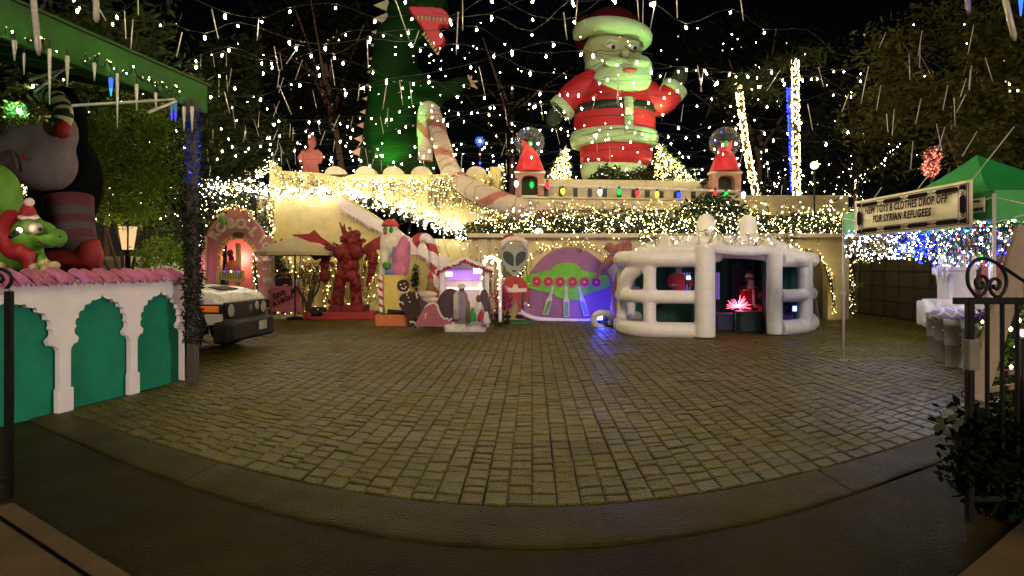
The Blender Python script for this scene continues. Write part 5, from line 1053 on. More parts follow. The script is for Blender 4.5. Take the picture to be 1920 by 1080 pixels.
for k in list(J): J[k] = (J[k][0], J[k][1], J[k][2])
for s, k in (('l', 1), ('r', -1)): J['hi' + s] = (k * .1, 0, .80); J['kn' + s] = (k * .11, -.03, .45); J['an' + s] = (k * .11, 0, .08); J['to' + s] = (k * .12, -.12, .05)
up = .34
for k in ('pelvis', 'waist', 'chest', 'collar', 'neck', 'head', 'crown', 'shl', 'shr', 'ell', 'elr', 'wrl', 'wrr', 'hal', 'har'): J[k] = (J[k][0], J[k][1], J[k][2] + up)
figure('mannequin', 'standing mannequin in a deep red coat seen through the left hut window', 'mannequin', G(1272, 16.0, 0) + og, J, skin_m, rc, mat('dark_hair', (.035, .022, .015)), 0, mat('dark_jacket', (.03, .022, .02)))
sp_ = thing('light_spray', 'red glowing fibre spray in the doorway of the hut', 'lamp', G(1384, 15.7, .58) + og)
for k in range(54):
    a = random.uniform(0, 6.28); e = random.uniform(-.4, 1.2); d = Vector((math.cos(a) * math.cos(e), math.sin(a) * math.cos(e) * .6 - .2, math.sin(e))); L = random.uniform(.16, .36)
    MB().cyl(d * .06, d * L, .005, .003, 4).build('fibre', glow('fibre_red', (1, .12, .2), 9), sp_)
MB().lathe((0, 0, -.58), [(.12, 0), (.10, .1), (.04, .3), (.05, .56)], 12).build('stand', M['black'], sp_); MB().ell((0, 0, 0), .04, 8, 6).build('hub', glow('fibre_hub', (.7, .6, 1), 16), sp_)
light('spray_light', 'POINT', Vector((0, -.1, .1)), 5, (1, .1, .25), .1, parent=sp_)
for i, (x, D, w, h, c, lb) in enumerate(((1355, 15.6, .5, .42, (.05, .05, .12), 'dark wrapped box low in the hut doorway'), (1402, 15.2, .6, .5, (.02, .05, .05), 'green black draped bench at the right of the hut doorway'), (1440, 16.6, .4, .7, (.2, .1, .25), 'violet box behind the right door tube of the hut'), (1290, 15.5, .6, .62, (.05, .15, .12), 'teal box inside the hut below the left window'))):
    t = thing('wrapped_box', lb, 'box', G(x, D, 0) + og); MB().box((0, 0, h / 2), (w, .5, h), bev=.05).build('box_body', mat('wrap%d' % i, c, .5, bump=.6, bscale=6), t); MB().box((0, 0, h / 2), (w + .01, .08, h + .01)).build('ribbon', mat('ribbon', (.4, .4, .5), .3), t)
for (x, D, z, cc, lb) in ((1291, 15.0, 1.33, 'c9blue', 'blue'), (1276, 15.3, .82, 'cool', 'white')):
    t = thing('hut_lamp', '%s lamp glowing through the left windows of the hut' % lb, 'lamp', G(x, D, z) + og); MB().box((0, 0, 0), (.10 if lb == 'blue' else .26, .06, .09), bev=.02).build('lens', glow('hut_' + lb, (.1, .35, 1) if lb == 'blue' else (.7, .85, 1), 9), t); MB().cyl((0, .03, -.05), (0, .03, -z), .015, n=6).build('stand', M['black'], t)
    light('hut_light', 'POINT', Vector((0, -.0, .12)), 1.5, (.1, .4, 1), .06, parent=t)
for k in range(5):
    t = thing('light_tube', 'upright violet light tube inside the hut, number %s from the doorway edge' % ('one', 'two', 'three', 'four', 'five')[k] if False else 'violet light tube standing in a bundle inside the hut', 'lamp', G(1283 + k * 5 if k < 3 else 1332 + k * 4, 15.9, .0) + og, 0, 'violet light tubes in the hut'); MB().cyl((0, 0, .75), (0, 0, 1.45), .014, n=8).build('tube', glow('violet_tube', (.42, .25, .9), .55), t); MB().cyl((0, 0, 0), (0, 0, .75), .02, n=6).build('stand', M['black'], t)
flood(at(1491, 580, 15.6), 'blue flood lamp in the lower right window of the hut', None, 7)
ty = thing('plush_toy', 'brown plush toy beside the blue lamp in the right hut window', 'toy', G(1478, 15.9, 0) + og); b = MB(); b.ell((0, 0, .2), (.2, .18, .2)).ell((.02, -.04, .46), (.14, .13, .13)).ell((-.1, -.05, .57), .05).ell((.13, -.05, .57), .05).ell((-.2, -.1, .25), (.08, .08, .15)); remesh(b.build('toy_body', mat('plush', (.3, .14, .08), .9, bump=.5, bscale=40), ty), .03)

# ================================================================ GARAGE DOOR SIDE WALL
gw = thing('side_garage', 'low garage side with a dark panelled door under lights', 'building', (11.55, 21.4, 0), math.atan2(-4.7 , -.55) + 0)
# local x runs along the wall toward the camera; local -y faces the yard (left)
gl = lambda t, z, d=0: Vector((t, d, z))
gw.rotation_euler.z = math.atan2(-4.9, -.10)
MB().box((2.6, .3, 1.25), (6.4, .12, 2.5)).build('door_back', mat('door_dark', (.02, .016, .010), .6), gw)
MB().box((-.22, .1, 1.3), (.3, .4, 2.6), bev=.02).build('jamb', M['cream'], gw); MB().box((5.9, .1, 1.3), (.3, .4, 2.6), bev=.02).build('jamb', M['cream2'], gw)
MB().box((2.85, .12, 2.3), (5.9, .42, .62), bev=.02).build('lintel', M['cream2'], gw)
dm = mat('door_panel', (.055, .045, .028), .55, bump=.3, bscale=25, var=.3, vscale=3); pme = MB().box((0, 0, 0), (.66, .05, .42), bev=.03).mesh('panel', dm)
for r_ in range(4):
    for c_ in range(8): link('panel', pme, gw, (.32 + c_ * .715, .225, .27 + r_ * .47))
sr = -1
# beige wall and pink stripe props behind the tent
bw = slabwall('beige_wall', 'beige wall behind the white statue on the right', [(1830, 640), (1830, 420), (2100, 420), (2100, 640)], 13.4, .2, mat('beige', (.45, .36, .26), .9, bump=.3))
for i, (x, w_, c) in enumerate(((1850, .14, (.5, .2, .18)), (1862, .07, (.6, .55, .48)), (1874, .12, (.45, .12, .12)))): t = thing('painted_post', ('pink', 'white', 'red')[i] + ' upright post on the beige wall', 'post', (at(x, 0, 13.2).x, 13.25, 0)); MB().box((0, 0, .85), (w_, .06, 1.7), bev=.01).build('board', mat('slat%d' % i, c, .8), t)
pr_ = thing('hanging_puppet', 'dark red hanging puppet between tent leg and slanted board', 'puppet', at(1893, 490, 11)); b = MB(); b.ell((0, 0, 0), (.18, .12, .16)).ell((-.02, 0, .2), .10).cyl((-.1, 0, -.1), (-.16, 0, -.35), .05).cyl((.1, 0, -.1), (.12, 0, -.32), .05).cyl((-.14, 0, .05), (-.26, 0, -.1), .05); remesh(b.build('puppet_body', mat('puppet_red', (.18, .03, .04), .8), pr_), .03); MB().cyl((0, 0, .2), (0, 0, 1.2), .006, n=4).build('cord', M['wire'], pr_)
# white icicle statue
D = 12.6; f = Fr(1785, D)
ws = thing('white_robot_statue', 'white block statue with icicles on its shoulders', 'statue', f.loc)
wst = mat('statue_white', (.72, .66, .62), .8, bump=.3, bscale=14, var=.08)
for nm, x, y, w_, h_, d_ in (('shaft', 1792, 545, .52, 1.1, .45), ('chest', 1788, 500, .62, .34, .5), ('shoulder_block', 1806, 494, .30, .26, .52), ('pedestal', 1780, 588, .95, .50, .7), ('step', 1762, 575, .42, .3, .6)): MB().box(f(x, y), (w_, d_, h_), bev=.05).build(nm, wst, ws)
b = MB(); b.ell(f(1790, 478), (.24, .22, .22)).ell(f(1764, 492), (.14, .2, .17)).ell(f(1822, 492), (.13, .2, .2)); remesh(b.build('head', wst, ws), .035)
b = MB()
for k in range(26): x = random.choice((random.uniform(1754, 1772), random.uniform(1754, 1772), random.uniform(1815, 1830), random.uniform(1772, 1812))); p = f(x, random.uniform(494, 512), -.24 + random.uniform(0, .1)); b.tube([p, p - Vector((0, 0, random.uniform(.08, .32)))], [.022, .004], 5)
q_ = b.build('icicles', wst, ws); q_['kind'] = 'stuff'
b = MB(); b.ell(f(1740, 590, -.1), (.16, .2, .28)).ell(f(1734, 575, -.1), (.1, .14, .16)).ell(f(1745, 608, -.25), (.1, .18, .1)).ell(f(1752, 580, -.15), (.14, .15, .12)); remesh(b.build('front_paw', wst, ws), .035)
b = MB(); b.box(f(1797, 493, -.28), (.20, .03, .14), bev=.02).build('visor', mat('visor_grey', (.4, .35, .34), .6), ws); MB().box(f(1790, 508, -.262), (.5, .02, .02)).build('seam', mat('visor_grey', (.4, .35, .34)), ws)

# ================================================================ CANOPY TENT AND BANNER
C1, C2, C3, C4 = Vector((5.62, 10.4, 0)), Vector((5.66, 7.2, 0)), Vector((8.1, 7.2, 0)), Vector((8.1, 10.4, 0)); PK = Vector((6.75, 8.9, 3.22))
tn = thing('canopy_tent', 'green pop-up canopy tent on thin white legs at the right', 'tent', (6.86, 8.8, 0)); to = Vector((6.86, 8.8, 0))
tg_ = mat('tent_green', (.016, .30, .06), .65, bump=.25, bscale=5, var=.15); tgl = mat('tent_light_green', (.08, .46, .11), .65, bump=.25, bscale=5)
ZV, ZL = 2.50, 2.16
for i, (a, b_) in enumerate(((C1, C2), (C2, C3), (C3, C4), (C4, C1))):
    A_, B_ = Vector((a.x, a.y, ZV)) - to, Vector((b_.x, b_.y, ZV)) - to; m = MB(); vs = []; n = 8
    for j in range(n + 1):
        for k in range(n + 1):
            t = j / n; base = A_.lerp(B_, t); p = base.lerp(PK - to, k / n); p.z -= .16 * math.sin(math.pi * k / n) * (1 - .0 * t) ; vs.append(p)
    m.add(vs, [(j * (n + 1) + k, (j + 1) * (n + 1) + k, (j + 1) * (n + 1) + k + 1, j * (n + 1) + k + 1) for j in range(n) for k in range(n)], 0, True).build('roof_panel', tg_, tn)
    out = (A_ + B_).normalized() * .0; m = MB(); w = 14; vs = []
    nrm = Vector((B_ - A_)).cross(Vector((0, 0, 1))).normalized()
    for k in range(w + 1): p = A_.lerp(B_, k / w); q_ = nrm * (.02 * math.sin(k * 1.9)); vs += [p + nrm * .004, p - Vector((0, 0, ZV - ZL)) + q_]
    m.add(vs, [(2 * k, 2 * k + 2, 2 * k + 3, 2 * k + 1) for k in range(w)], 0, True).build('valance', tgl if i == 1 else tg_, tn)
legm = mat('tent_leg', (.66, .64, .66), .4, metal=.2, var=.05)
for c in (C1, C2, C3, C4):
    p = c - to; MB().tube([p + Vector((0, 0, 0)), p + Vector((0, 0, 2.46))], .020, 8).build('leg', legm, tn); MB().box(p + Vector((0, 0, .01)), (.09, .09, .02)).build('foot_plate', legm, tn); MB().box(p + Vector((0, 0, 1.15)), (.06, .06, .06), bev=.01).build('leg_joint', legm, tn)
for a, b_ in ((C1, C2), (C2, C3), (C3, C4), (C4, C1)):
    for s in (0, .5):
        p, q_ = a.lerp(b_, s) - to, a.lerp(b_, s + .5) - to; MB().cyl(p + Vector((0, 0, 2.12)), q_ + Vector((0, 0, 2.42)), .011, n=6).build('truss_bar', legm, tn); MB().cyl(p + Vector((0, 0, 2.42)), q_ + Vector((0, 0, 2.12)), .011, n=6).build('truss_bar', legm, tn)
# maker's label on the valance
lgm = mat('tag_white', (.7, .7, .62), .7, var=0); xl = C2.lerp(C1, .07) - to
lg = MB().box((xl.x - .035, xl.y + .02, 2.34), (.008, .30, .17)).build('maker_label', lgm, tn)
text('maker_lettering', 'Euromax', .072, M['black'], tn, (xl.x - .042, xl.y + .02, 2.295), (R(90), 0, R(-90)), .001, bold=.006)
MB().prism([(-.10, 0), (-.06, .03), (0, .045), (.06, .04), (.11, .02), (.06, .012), (0, .02)], -.001, .001).build('maker_swoosh', M['black'], tn, (xl.x - .042, xl.y + .02, 2.36)).rotation_euler.z = R(-90)
# banner
def ray_side(px): k = (px - 960) / FX; X = 5.54; return X / k
D0, D1 = ray_side(1603), ray_side(1825); bl = D0 - D1
bn = thing('banner', 'cream banner reading NEW TOYS & CLOTHES DROP OFF FOR SYRIAN REFUGEES', 'banner', (5.54, (D0 + D1) / 2, 2.365), R(-90))
bnm = mat('banner_cream', (.86, .78, .58), .85, bump=.15, bscale=3, var=.05, spec=.04); w, h = bl / 2, .285
m = MB(); n = 16; vs = []
for i in range(n + 1):
    for j in (0, 1): vs += [(-w + 2 * w * i / n, .010 * math.sin(i * 1.1) + .004, (-h, h)[j])]
m.add(vs, [(2 * i, 2 * i + 2, 2 * i + 3, 2 * i + 1) for i in range(n)], 0, True); o_ = m.build('sheet', bnm, bn); so_ = o_.modifiers.new('Solid', 'SOLIDIFY'); so_.thickness = .006; so_.offset = 1
im = mat('banner_ink', (.02, .012, .014), .95, var=0, spec=.0)
text('lettering', 'NEW TOYS & CLOTHES DROP OFF', .150, im, bn, (-.05, -.022, .10), (R(90), 0, 0), .001, shear=.12, sx=.69, bold=.004, sp=1.14)
text('lettering', 'FOR SYRIAN REFUGEES', .150, im, bn, (-.10, -.022, -.045), (R(90), 0, 0), .001, shear=.12, sx=.74, bold=.004, sp=1.16)
fp = MB()
for z, x0, x1 in ((-.165, -.55, .5), (-.205, -.3, .2)):
    x = x0
    while x < x1: L = random.uniform(.03, .09); fp.box((x + L / 2, -.0185, z), (L, .003, .012)); x += L + .025
fp.build('faint_print', mat('banner_faint', (.40, .33, .26), .7, var=0), bn)
bd = MB(); gw_ = w - .05; gh_ = h - .04; Y = -.0185
def bar(x0, z0, x1, z1, t=.008): 
    a, b_ = Vector((x0, 0, z0)), Vector((x1, 0, z1)); d = b_ - a; bd.box(((x0 + x1) / 2, Y, (z0 + z1) / 2), (d.length, .004, t), rot=(0, -math.atan2(d.z, d.x), 0))
for s in (-1, 1):
    bar(-gw_, s * gh_, gw_, s * gh_); bar(s * gw_, -gh_, s * gw_, gh_); bar(s * (gw_ - .035), -gh_, s * (gw_ - .035), gh_, .006)
def dark(x0, x1, z, t=.06, e=.03): bd.prism([(x0, z), (x0 + e, z + t / 2), (x1 - e, z + t / 2), (x1, z), (x1 - e, z - t / 2), (x0 + e, z - t / 2)], Y - .002, Y + .002)
for s in (-1, 1):
    z = s * (gh_ - .045); xs = np.linspace(-gw_ + .10, gw_ - .10, 5)
    for k in range(4):
        if k in (0, 1, 2, 3): dark(xs[k] + .07, xs[k + 1] - .07, z)
    for x in xs[1:-1]:
        for dz in (-.012, .012): bar(x - .09, z + dz, x, z - dz * 1.6, .006); bar(x, z - dz * 1.6, x + .09, z + dz, .006)
    bar(-gw_ + .2, s * (gh_ - .085), gw_ - .2, s * (gh_ - .085), .006)
    x = s * (gw_ - .10)
    bd.prism([(x - .05, -.09), (x - .05, .09), (x, .125), (x + .05, .09), (x + .05, -.09), (x, -.125)], Y - .002, Y + .002)
    for sz in (-1, 1):
        bd.prism([(x - .055, sz * .19), (x + .05, sz * .17), (x + .05, sz * .235), (x - .055, sz * .235)], Y - .002, Y + .002)
        for dx in (-.035, .035): bar(x - dx, sz * .12, x + dx, sz * .175, .007)
    bar(s * (gw_ - .175), -.17, s * (gw_ - .175), .17, .006)
bd.build('border_pattern', im, bn)
for (a, b_) in (((-w + .02, 0, h - .01), (-w - .05, .06, h + .12)), ((w - .02, 0, h - .01), (w + .05, .45, h + .62)), ((0.25, 0, h), (.28, .12, h + .18)), ((-.75, 0, h), (-.72, .1, h + .16))): MB().cyl(a, b_, .006, n=5).build('tie_cord', mat('cord', (.5, .5, .42), .8), bn)

# trash cans, bag, flowers
zinc = mat('zinc', (.30, .30, .33), .42, metal=.7, bump=.15, bscale=20, var=.12)
def can(px, D, h, lb):
    t = thing('metal_bin', lb, 'bin', (at(px, 0, D).x, D, 0), 0, 'galvanised bins in a row')
    n = 32; b = MB(); prof = [(.17, 0), (.175, .02), (.172, .03), (.176, h * .45), (.186, h * .47), (.18, h * .5), (.188, h * .86), (.20, h * .88), (.19, h * .90), (.20, h * .94), (.192, h * .95), (.205, h), (.198, h + .008), (.18, h - .03), (.178, h * .7)]
    vs = []
    for i, (r, z) in enumerate(prof):
        for k in range(n): a = 2 * math.pi * k / n; rr = r + (.0035 * (-1) ** k if 2 < i < 7 else 0); vs.append((rr * math.cos(a), rr * math.sin(a), z))
    b.add(vs, [(i * n + k, i * n + (k + 1) % n, (i + 1) * n + (k + 1) % n, (i + 1) * n + k) for i in range(len(prof) - 1) for k in range(n)] + [tuple(range(n - 1, -1, -1))], 0, True); b.build('bin_body', zinc, t)
    MB().tube(smooth([(-.19, -.06, h * .78), (-.235, -.03, h * .76), (-.235, .03, h * .76), (-.19, .06, h * .78)], 4), .008, 6).build('handle', zinc, t); return t
can(1760, 11.0, .76, 'farthest galvanised bin, next to the white statue'); can(1776, 10.3, .76, 'second galvanised bin in the row, between plain ones'); c3 = can(1797, 9.75, .76, 'galvanised bin with a small red and blue printed badge'); can(1832, 9.1, .78, 'nearest galvanised bin, blue flowers on its rim')
for p, c in (((-.03, .02), (.5, .04, .06)), ((.02, -.015), (.06, .06, .3)), ((.03, .035), (.06, .06, .3)), ((-.04, -.04), (.06, .05, .1)), ((.0, -.055), (.06, .05, .1))): MB().ell((-.06 + p[0], -.183, .42 + p[1]), (.026, .005, .018), 8, 6).build('badge', mat('badge%g%g' % (c[0], c[2]), c, .6, var=0), c3)
bg_ = thing('quilted_bag', 'stuffed pale violet bag printed with a lattice lying on the bins', 'bag', at(1805, 592, 10.1))
bagm = mat('bag_violet', (.60, .55, .68), .7, bump=.2, bscale=6)
n_ = bagm.node_tree.nodes; p_ = n_['Principled BSDF']; tc_ = n_.new('ShaderNodeTexCoord'); mp = n_.new('ShaderNodeMapping'); mp.inputs['Rotation'].default_value = (0, R(45), 0); mp.inputs['Scale'].default_value = (8.5, .001, 8.5)
br_ = n_.new('ShaderNodeTexBrick'); br_.offset = 0; br_.inputs['Color1'].default_value = (.33, .28, .5, 1); br_.inputs['Color2'].default_value = (.36, .3, .52, 1); br_.inputs['Mortar'].default_value = (.72, .68, .74, 1); br_.inputs['Mortar Size'].default_value = .09; br_.inputs['Brick Width'].default_value = 1; br_.inputs['Row Height'].default_value = 1; br_.inputs['Scale'].default_value = 1
mp2 = n_.new('ShaderNodeSeparateXYZ'); cb = n_.new('ShaderNodeCombineXYZ'); L_ = bagm.node_tree.links; L_.new(tc_.outputs['Object'], mp.inputs[0]); L_.new(mp.outputs[0], mp2.inputs[0]); L_.new(mp2.outputs[0], cb.inputs[0]); L_.new(mp2.outputs[2], cb.inputs[1]); L_.new(cb.outputs[0], br_.inputs[0]); L_.new(br_.outputs[0], p_.inputs['Base Color'])
b = MB(); b.ell((-.18, 0, 0), (.34, .26, .15), rot=(0, R(4), 0)).ell((.14, 0, .02), (.28, .24, .16)).ell((.34, 0, .04), (.15, .2, .12)); remesh(b.build('bag_body', bagm, bg_), .025, 6); MB().ell((.44, -.02, .05), (.06, .07, .06), 10, 8).build('knot', mat('bag_plain', (.6, .55, .68), .7), bg_)
fw = thing('blue_flowers', 'blue and red flowers spilling over the nearest bin', 'plant', (at(1834, 0, 9.1).x, 9.1, .78))
b = MB(); leaves(b, ballpts((.02, 0, .03), (.24, .2, .09), 380, .1), .06, .4); q_ = b.build('petals', mat('petal_blue', (.04, .03, .35), .6, island=.4), fw); q_['kind'] = 'stuff'; b = MB(); leaves(b, ballpts((.1, 0, .09), (.22, .2, .08), 120, .1), .05, .4); q_ = b.build('red_petals', mat('petal_red', (.4, .03, .08), .6, island=.4), fw); q_['kind'] = 'stuff'
b = MB(); leaves(b, ballpts((.32, .1, -.1), (.2, .2, .35), 420, .2), .09, .1); q_ = b.build('foliage', leafmat('ivy_leaf', (.04, .08, .015)), fw); q_['kind'] = 'stuff'

# ================================================================ GATES
def scroll(mb, c, r0, turns, a0, sgn_, r=.011, n=40, y=0):
    mb.tube([Vector((c[0] + r0 * (1 - .85 * t) * math.cos(a0 + sgn_ * 2 * math.pi * turns * t), y, c[1] + r0 * (1 - .85 * t) * math.sin(a0 + sgn_ * 2 * math.pi * turns * t))) for t in np.linspace(0, 1, n)], r, 8)
D = 3.87; f = Fr(1818, D, 975); g = thing('iron_gate', 'black wrought iron gate with double scrolls at the right edge', 'gate', Vector((f.loc.x, D, 0))); f.loc.z = 0
ir = M['iron']; f.by = HZ + EYE * FX / D
MB().box(f(1818, 768), (.042, .042, 1.40), bev=.005).build('post', ir, g); MB().box(f(2020, 564), (1.56, .035, .042), bev=.006).build('top_rail', ir, g); MB().box(f(2030, 935), (1.4, .03, .035), bev=.006).build('bottom_rail', ir, g)
for x in (1851, 1879, 1907, 1935, 1963, 1991, 2019, 2047): MB().box(f(x, 752), (.022, .022, 1.26), bev=.004).build('bar', ir, g)
sc = MB()
sc.tube([f(x, y) for x, y in [(p.x, p.y) for p in smooth([(1832, 558, 0), (1816, 535, 0), (1815, 508, 0), (1826, 490, 0), (1843, 485, 0), (1862, 490, 0), (1884, 503, 0), (1930, 532, 0), (1990, 552, 0)], 6)]], .011, 8)
sc.tube([f(p.x, p.y) for p in smooth([(1832, 558, 0), (1846, 548, 0), (1852, 530, 0), (1846, 519, 0), (1836, 519, 0), (1829, 528, 0), (1833, 539, 0), (1842, 539, 0), (1843, 531, 0), (1838, 528, 0)], 6)], .011, 8)
sc.tube([f(p.x, p.y) for p in smooth([(1868, 492, 0), (1882, 508, 0), (1887, 530, 0), (1880, 550, 0), (1870, 557, 0), (1860, 550, 0), (1855, 535, 0), (1861, 524, 0), (1870, 524, 0), (1875, 532, 0), (1871, 541, 0), (1864, 540, 0), (1863, 533, 0)], 6)], .011, 8)
sc.build('scroll', ir, g)
MB().box(f(1822, 665, -.02), (.075, .05, .19), bev=.006).build('lock_box', mat('lock_steel', (.28, .25, .2), .5, metal=.5), g); MB().tube([f(1807 + 4 * math.cos(a), 738 + 6 * math.sin(a)) for a in np.linspace(0, 6.28, 13)[:-1]], .004, 5, closed=True).build('pull_ring', ir, g)
D = 4.28; f = Fr(17, D); g = thing('iron_gate', 'edge of a black iron gate with a lit top corner at the left', 'gate', f.loc)
MB().box(f(17, 738), (.045, .045, 1.43), bev=.005).build('post', ir, g); MB().box(f(-130, 547), (1.1, .035, .04), bev=.006).build('top_rail', mat('rail_lit_pale', (.5, .42, .38), .5), g); MB().box(f(-130, 900), (1.05, .03, .035), bev=.006).build('bottom_rail', ir, g)  # light on the black top rail is put into its pale colour
for x in (-22, -58, -94, -130, -166): MB().box(f(x, 724), (.022, .022, 1.3), bev=.004).build('bar', ir, g)
sc = MB(); sc.tube([f(p.x, p.y) for p in smooth([(-40, 505, 0), (-18, 502, 0), (4, 505, 0), (19, 514, 0), (21, 528, 0), (12, 541, 0), (0, 544, 0), (-12, 534, 0), (-10, 520, 0), (0, 515, 0), (6, 523, 0), (1, 530, 0)], 6)], .012, 8); sc.build('scroll', ir, g)

# bush at the gate's foot, slanted board, hedge and trellis behind the gate
D = 3.95; gbv = Vector((at(1862, 0, D).x, D, 0)); gb = thing('gate_bush', 'dark leafy bush at the foot of the right iron gate', 'bush', gbv)
b = MB(); c = at(1858, 850, D) - gbv; leaves(b, ballpts(c, (.27, .22, .31), 2600, .35, 26, .4), .065, .3, aspect=.5); leaves(b, ballpts(at(1900, 930, D) - gbv, (.22, .2, .22), 900, .3), .06, .3, aspect=.5)
q_ = b.build('foliage', leafmat('gate_leaf', (.008, .015, .005)), gb); q_['kind'] = 'stuff'
bark = mat('bark', (.07, .05, .03)); b = MB()
for x, y in ((1780, 778), (1765, 800), (1795, 790), (1900, 800)): p = at(x, y, D - .05) - gbv; b.tube(smooth([(.05, 0, 0), (p.x * .4, 0, p.z * .6), p], 4), [.012] * 5 + [.006] * 4, 5)
b.build('stems', bark, gb)
for x, y in ((1786, 768), (1778, 772), (1782, 784), (1764, 790), (1757, 803), (1768, 800), (1790, 780), (1800, 792), (1794, 800), (1775, 810)):
    p = at(x, y, D - .08) - gbv; a = random.uniform(0, 6.28); d = Vector((math.cos(a), -.3, math.sin(a))) * .035; s = Vector((-math.sin(a), .3, math.cos(a))) * .018
    MB().add([p - d, p - d * .3 + s, p + d * .5 + s * .9, p + d, p + d * .5 - s * .9, p - d * .3 - s], [(0, 1, 2, 3, 4, 5)]).build('broad_leaf', mat('broad_leaf', (.06, .085, .04), .45), gb)
sb = thing('slanted_board', 'weathered beige board leaning diagonally behind the gate', 'board', at(1828, 745, 5.6))
a, c = Vector((0, 0, 0)), at(1925, 430, 5.6) - at(1828, 745, 5.6); d = c - a
MB().box(a.lerp(c, .5), (.20, .06, d.length * 1.02), rot=(0, math.atan2(d.x, d.z), 0), bev=.01).build('board', mat('board_beige', (.40, .32, .22), .85, bump=.3, bscale=20), sb)
hd = thing('gate_hedge', 'green hedge with a few warm lamps behind the right gate', 'hedge', Vector((at(1890, 0, 7.0).x, 7.0, 0)))
b = MB(); leaves(b, ballpts((.15, 0, .55), (.62, .35, .6), 2600, .3, 24, .4), .09, .2); q_ = b.build('foliage', leafmat('hedge_leaf', (.05, .085, .02)), hd); q_['kind'] = 'stuff'; MB().cyl((.1, 0, 0), (.1, 0, .7), .04, n=6).build('stem', bark, hd)
for x, y in ((1842, 603), (1886, 602), (1895, 617), (1911, 600), (1838, 645), (1848, 677), (1896, 688), (1897, 698), (1914, 668), (1870, 585), (1858, 590), (1904, 650)): MB().bulb(at(x, y, 6.6) - hd.location, random.uniform(.012, .026), 1.2).build('bulb', M['warm'], hd)
for y in (688, 716): t = tag(MB().box(at(1905, y, 6.2) - Vector((-.3, 0, 0)), (1.2, .04, .05), rot=(0, R(-8), 0), bev=.005).build('trellis_rail', M['wood']), ('upper' if y < 700 else 'lower') + ' slanting wooden rail behind the gate bars', 'rail', 'wooden rails behind the gate')
# ================================================================ PALMS, TREES
def wrapped(px0, y0, px1, y1, D, r, label, mt, n, sag=0):
    a, b_ = at(px0, y0, D), at(px1, y1, D); o = Vector((b_.x, D, b_.z)); t = thing('lit_palm_trunk', label, 'tree', o)
    pth = smooth([Vector((0, 0, 0)), (a - o) * .5 + Vector((sag, 0, 0)), a - o], 10); MB().tube(pth, [r * .8] * len(pth), 10).build('trunk', bark, t)
    m = MB()
    for k in range(n):
        u = random.random() * (len(pth) - 1); i = int(u); p = pth[i].lerp(pth[min(i + 1, len(pth) - 1)], u - i); an = random.uniform(0, 6.28); m.bulb(p + Vector((math.cos(an) * r, math.sin(an) * r, 0)), random.uniform(.018, .034), 1.1)
    q_ = m.build('bulbs', mt, t); q_['kind'] = 'stuff'; return t, a - o
t, tp = wrapped(1384, 155, 1428, 408, 24, .12, 'leaning palm trunk wound in warm lamps', M['gold'], 520, -.12)
fr = MB()
for k in range(14):
    a = random.uniform(0, 6.28); e = random.uniform(.0, .9); L = random.uniform(1.2, 1.9); pts = [tp + Vector((math.cos(a) * L * s, math.sin(a) * L * s, math.sin(e) * L * s - .9 * L * s * s)) for s in np.linspace(0, 1, 12)]
    for p in pts[1:]: leaves(fr, [p, p, p, p], .45, -.4, aspect=.12)
q_ = fr.build('crown', leafmat('palm_leaf', (.03, .045, .012)), t); q_['kind'] = 'stuff'
t, tp = wrapped(1491, 112, 1494, 412, 24, .13, 'upright palm trunk wound in warm lamps', M['gold'], 640)
fr = MB()
for k in range(12):
    a = random.uniform(0, 6.28); e = random.uniform(.0, .9); L = random.uniform(1.2, 1.9); pts = [tp + Vector((math.cos(a) * L * s, math.sin(a) * L * s, math.sin(e) * L * s - .9 * L * s * s)) for s in np.linspace(0, 1, 12)]
    for p in pts[1:]: leaves(fr, [p, p, p, p], .45, -.4, aspect=.12)
q_ = fr.build('crown', leafmat('palm_leaf', (.03, .045, .012)), t); q_['kind'] = 'stuff'
t, _ = wrapped(1480, 165, 1491, 408, 24.4, .10, 'thin trunk wound in blue lamps behind the upright warm one', M['blue'], 420)
def tree(label, px, D, base_y, ctr, rad, n, col, size, trunk_r=.2, clumps=40, up=.1):
    o = Vector((at(px, 0, D).x, D, 0)); t = thing('tree', label, 'tree', o, 0, 'dark trees around the yard'); c = Vector(ctr) - o
    m = MB(); m.tube(smooth([(0, 0, 0), (c.x * .2, c.y * .2, c.z * .45), c], 6), [trunk_r * (1 - .055 * i) for i in range(13)], 8)
    for k in range(6):
        d = Vector(rng.normal(size=3)); d.z = abs(d.z) * .6; d.normalize(); s = c * random.uniform(.6, .95); e = c + Vector((d.x * rad[0], d.y * rad[1], d.z * rad[2])) * .8; m.tube(smooth([s, s.lerp(e, .5) + Vector((0, 0, .2)), e], 4), [trunk_r * (.42 - .04 * i) for i in range(9)], 6)
    m.build('trunk', mat('trunk_red_brown', (.10, .055, .035), .9, bump=.6, bscale=12), t)
    f_ = MB(); leaves(f_, ballpts(c, rad, n, .25, clumps, .34), size, up, aspect=.35); q_ = f_.build('crown', leafmat('tree_leaf%g' % col[1], col), t); q_['kind'] = 'stuff'; return t
tree('dark conifer tree behind the pink castle', 430, 24, 0, at(430, 235, 24), (2.2, 1.6, 2.9), 14000, (.015, .022, .006), .26, .085)
tree('dark tree with a red brown trunk behind the small red statue', 655, 31, 0, at(610, 120, 31), (3.6, 2.2, 4.0), 7000, (.006, .008, .003), .34, .26)
tree('dark tree behind the giant dinosaur and santa', 960, 35, 0, at(960, 160, 35), (4.6, 2.5, 4.2), 5000, (.003, .005, .002), .36, .25)
tree('dark tree behind the lit palm trunks', 1420, 34, 0, at(1430, 170, 34), (5, 2.5, 4.6), 6000, (.004, .006, .002), .36, .24)
tree('broad dark tree beyond the garage roof', 1600, 26, 0, at(1610, 250, 26), (2.9, 2.2, 2.6), 7000, (.005, .008, .0025), .28, .17)
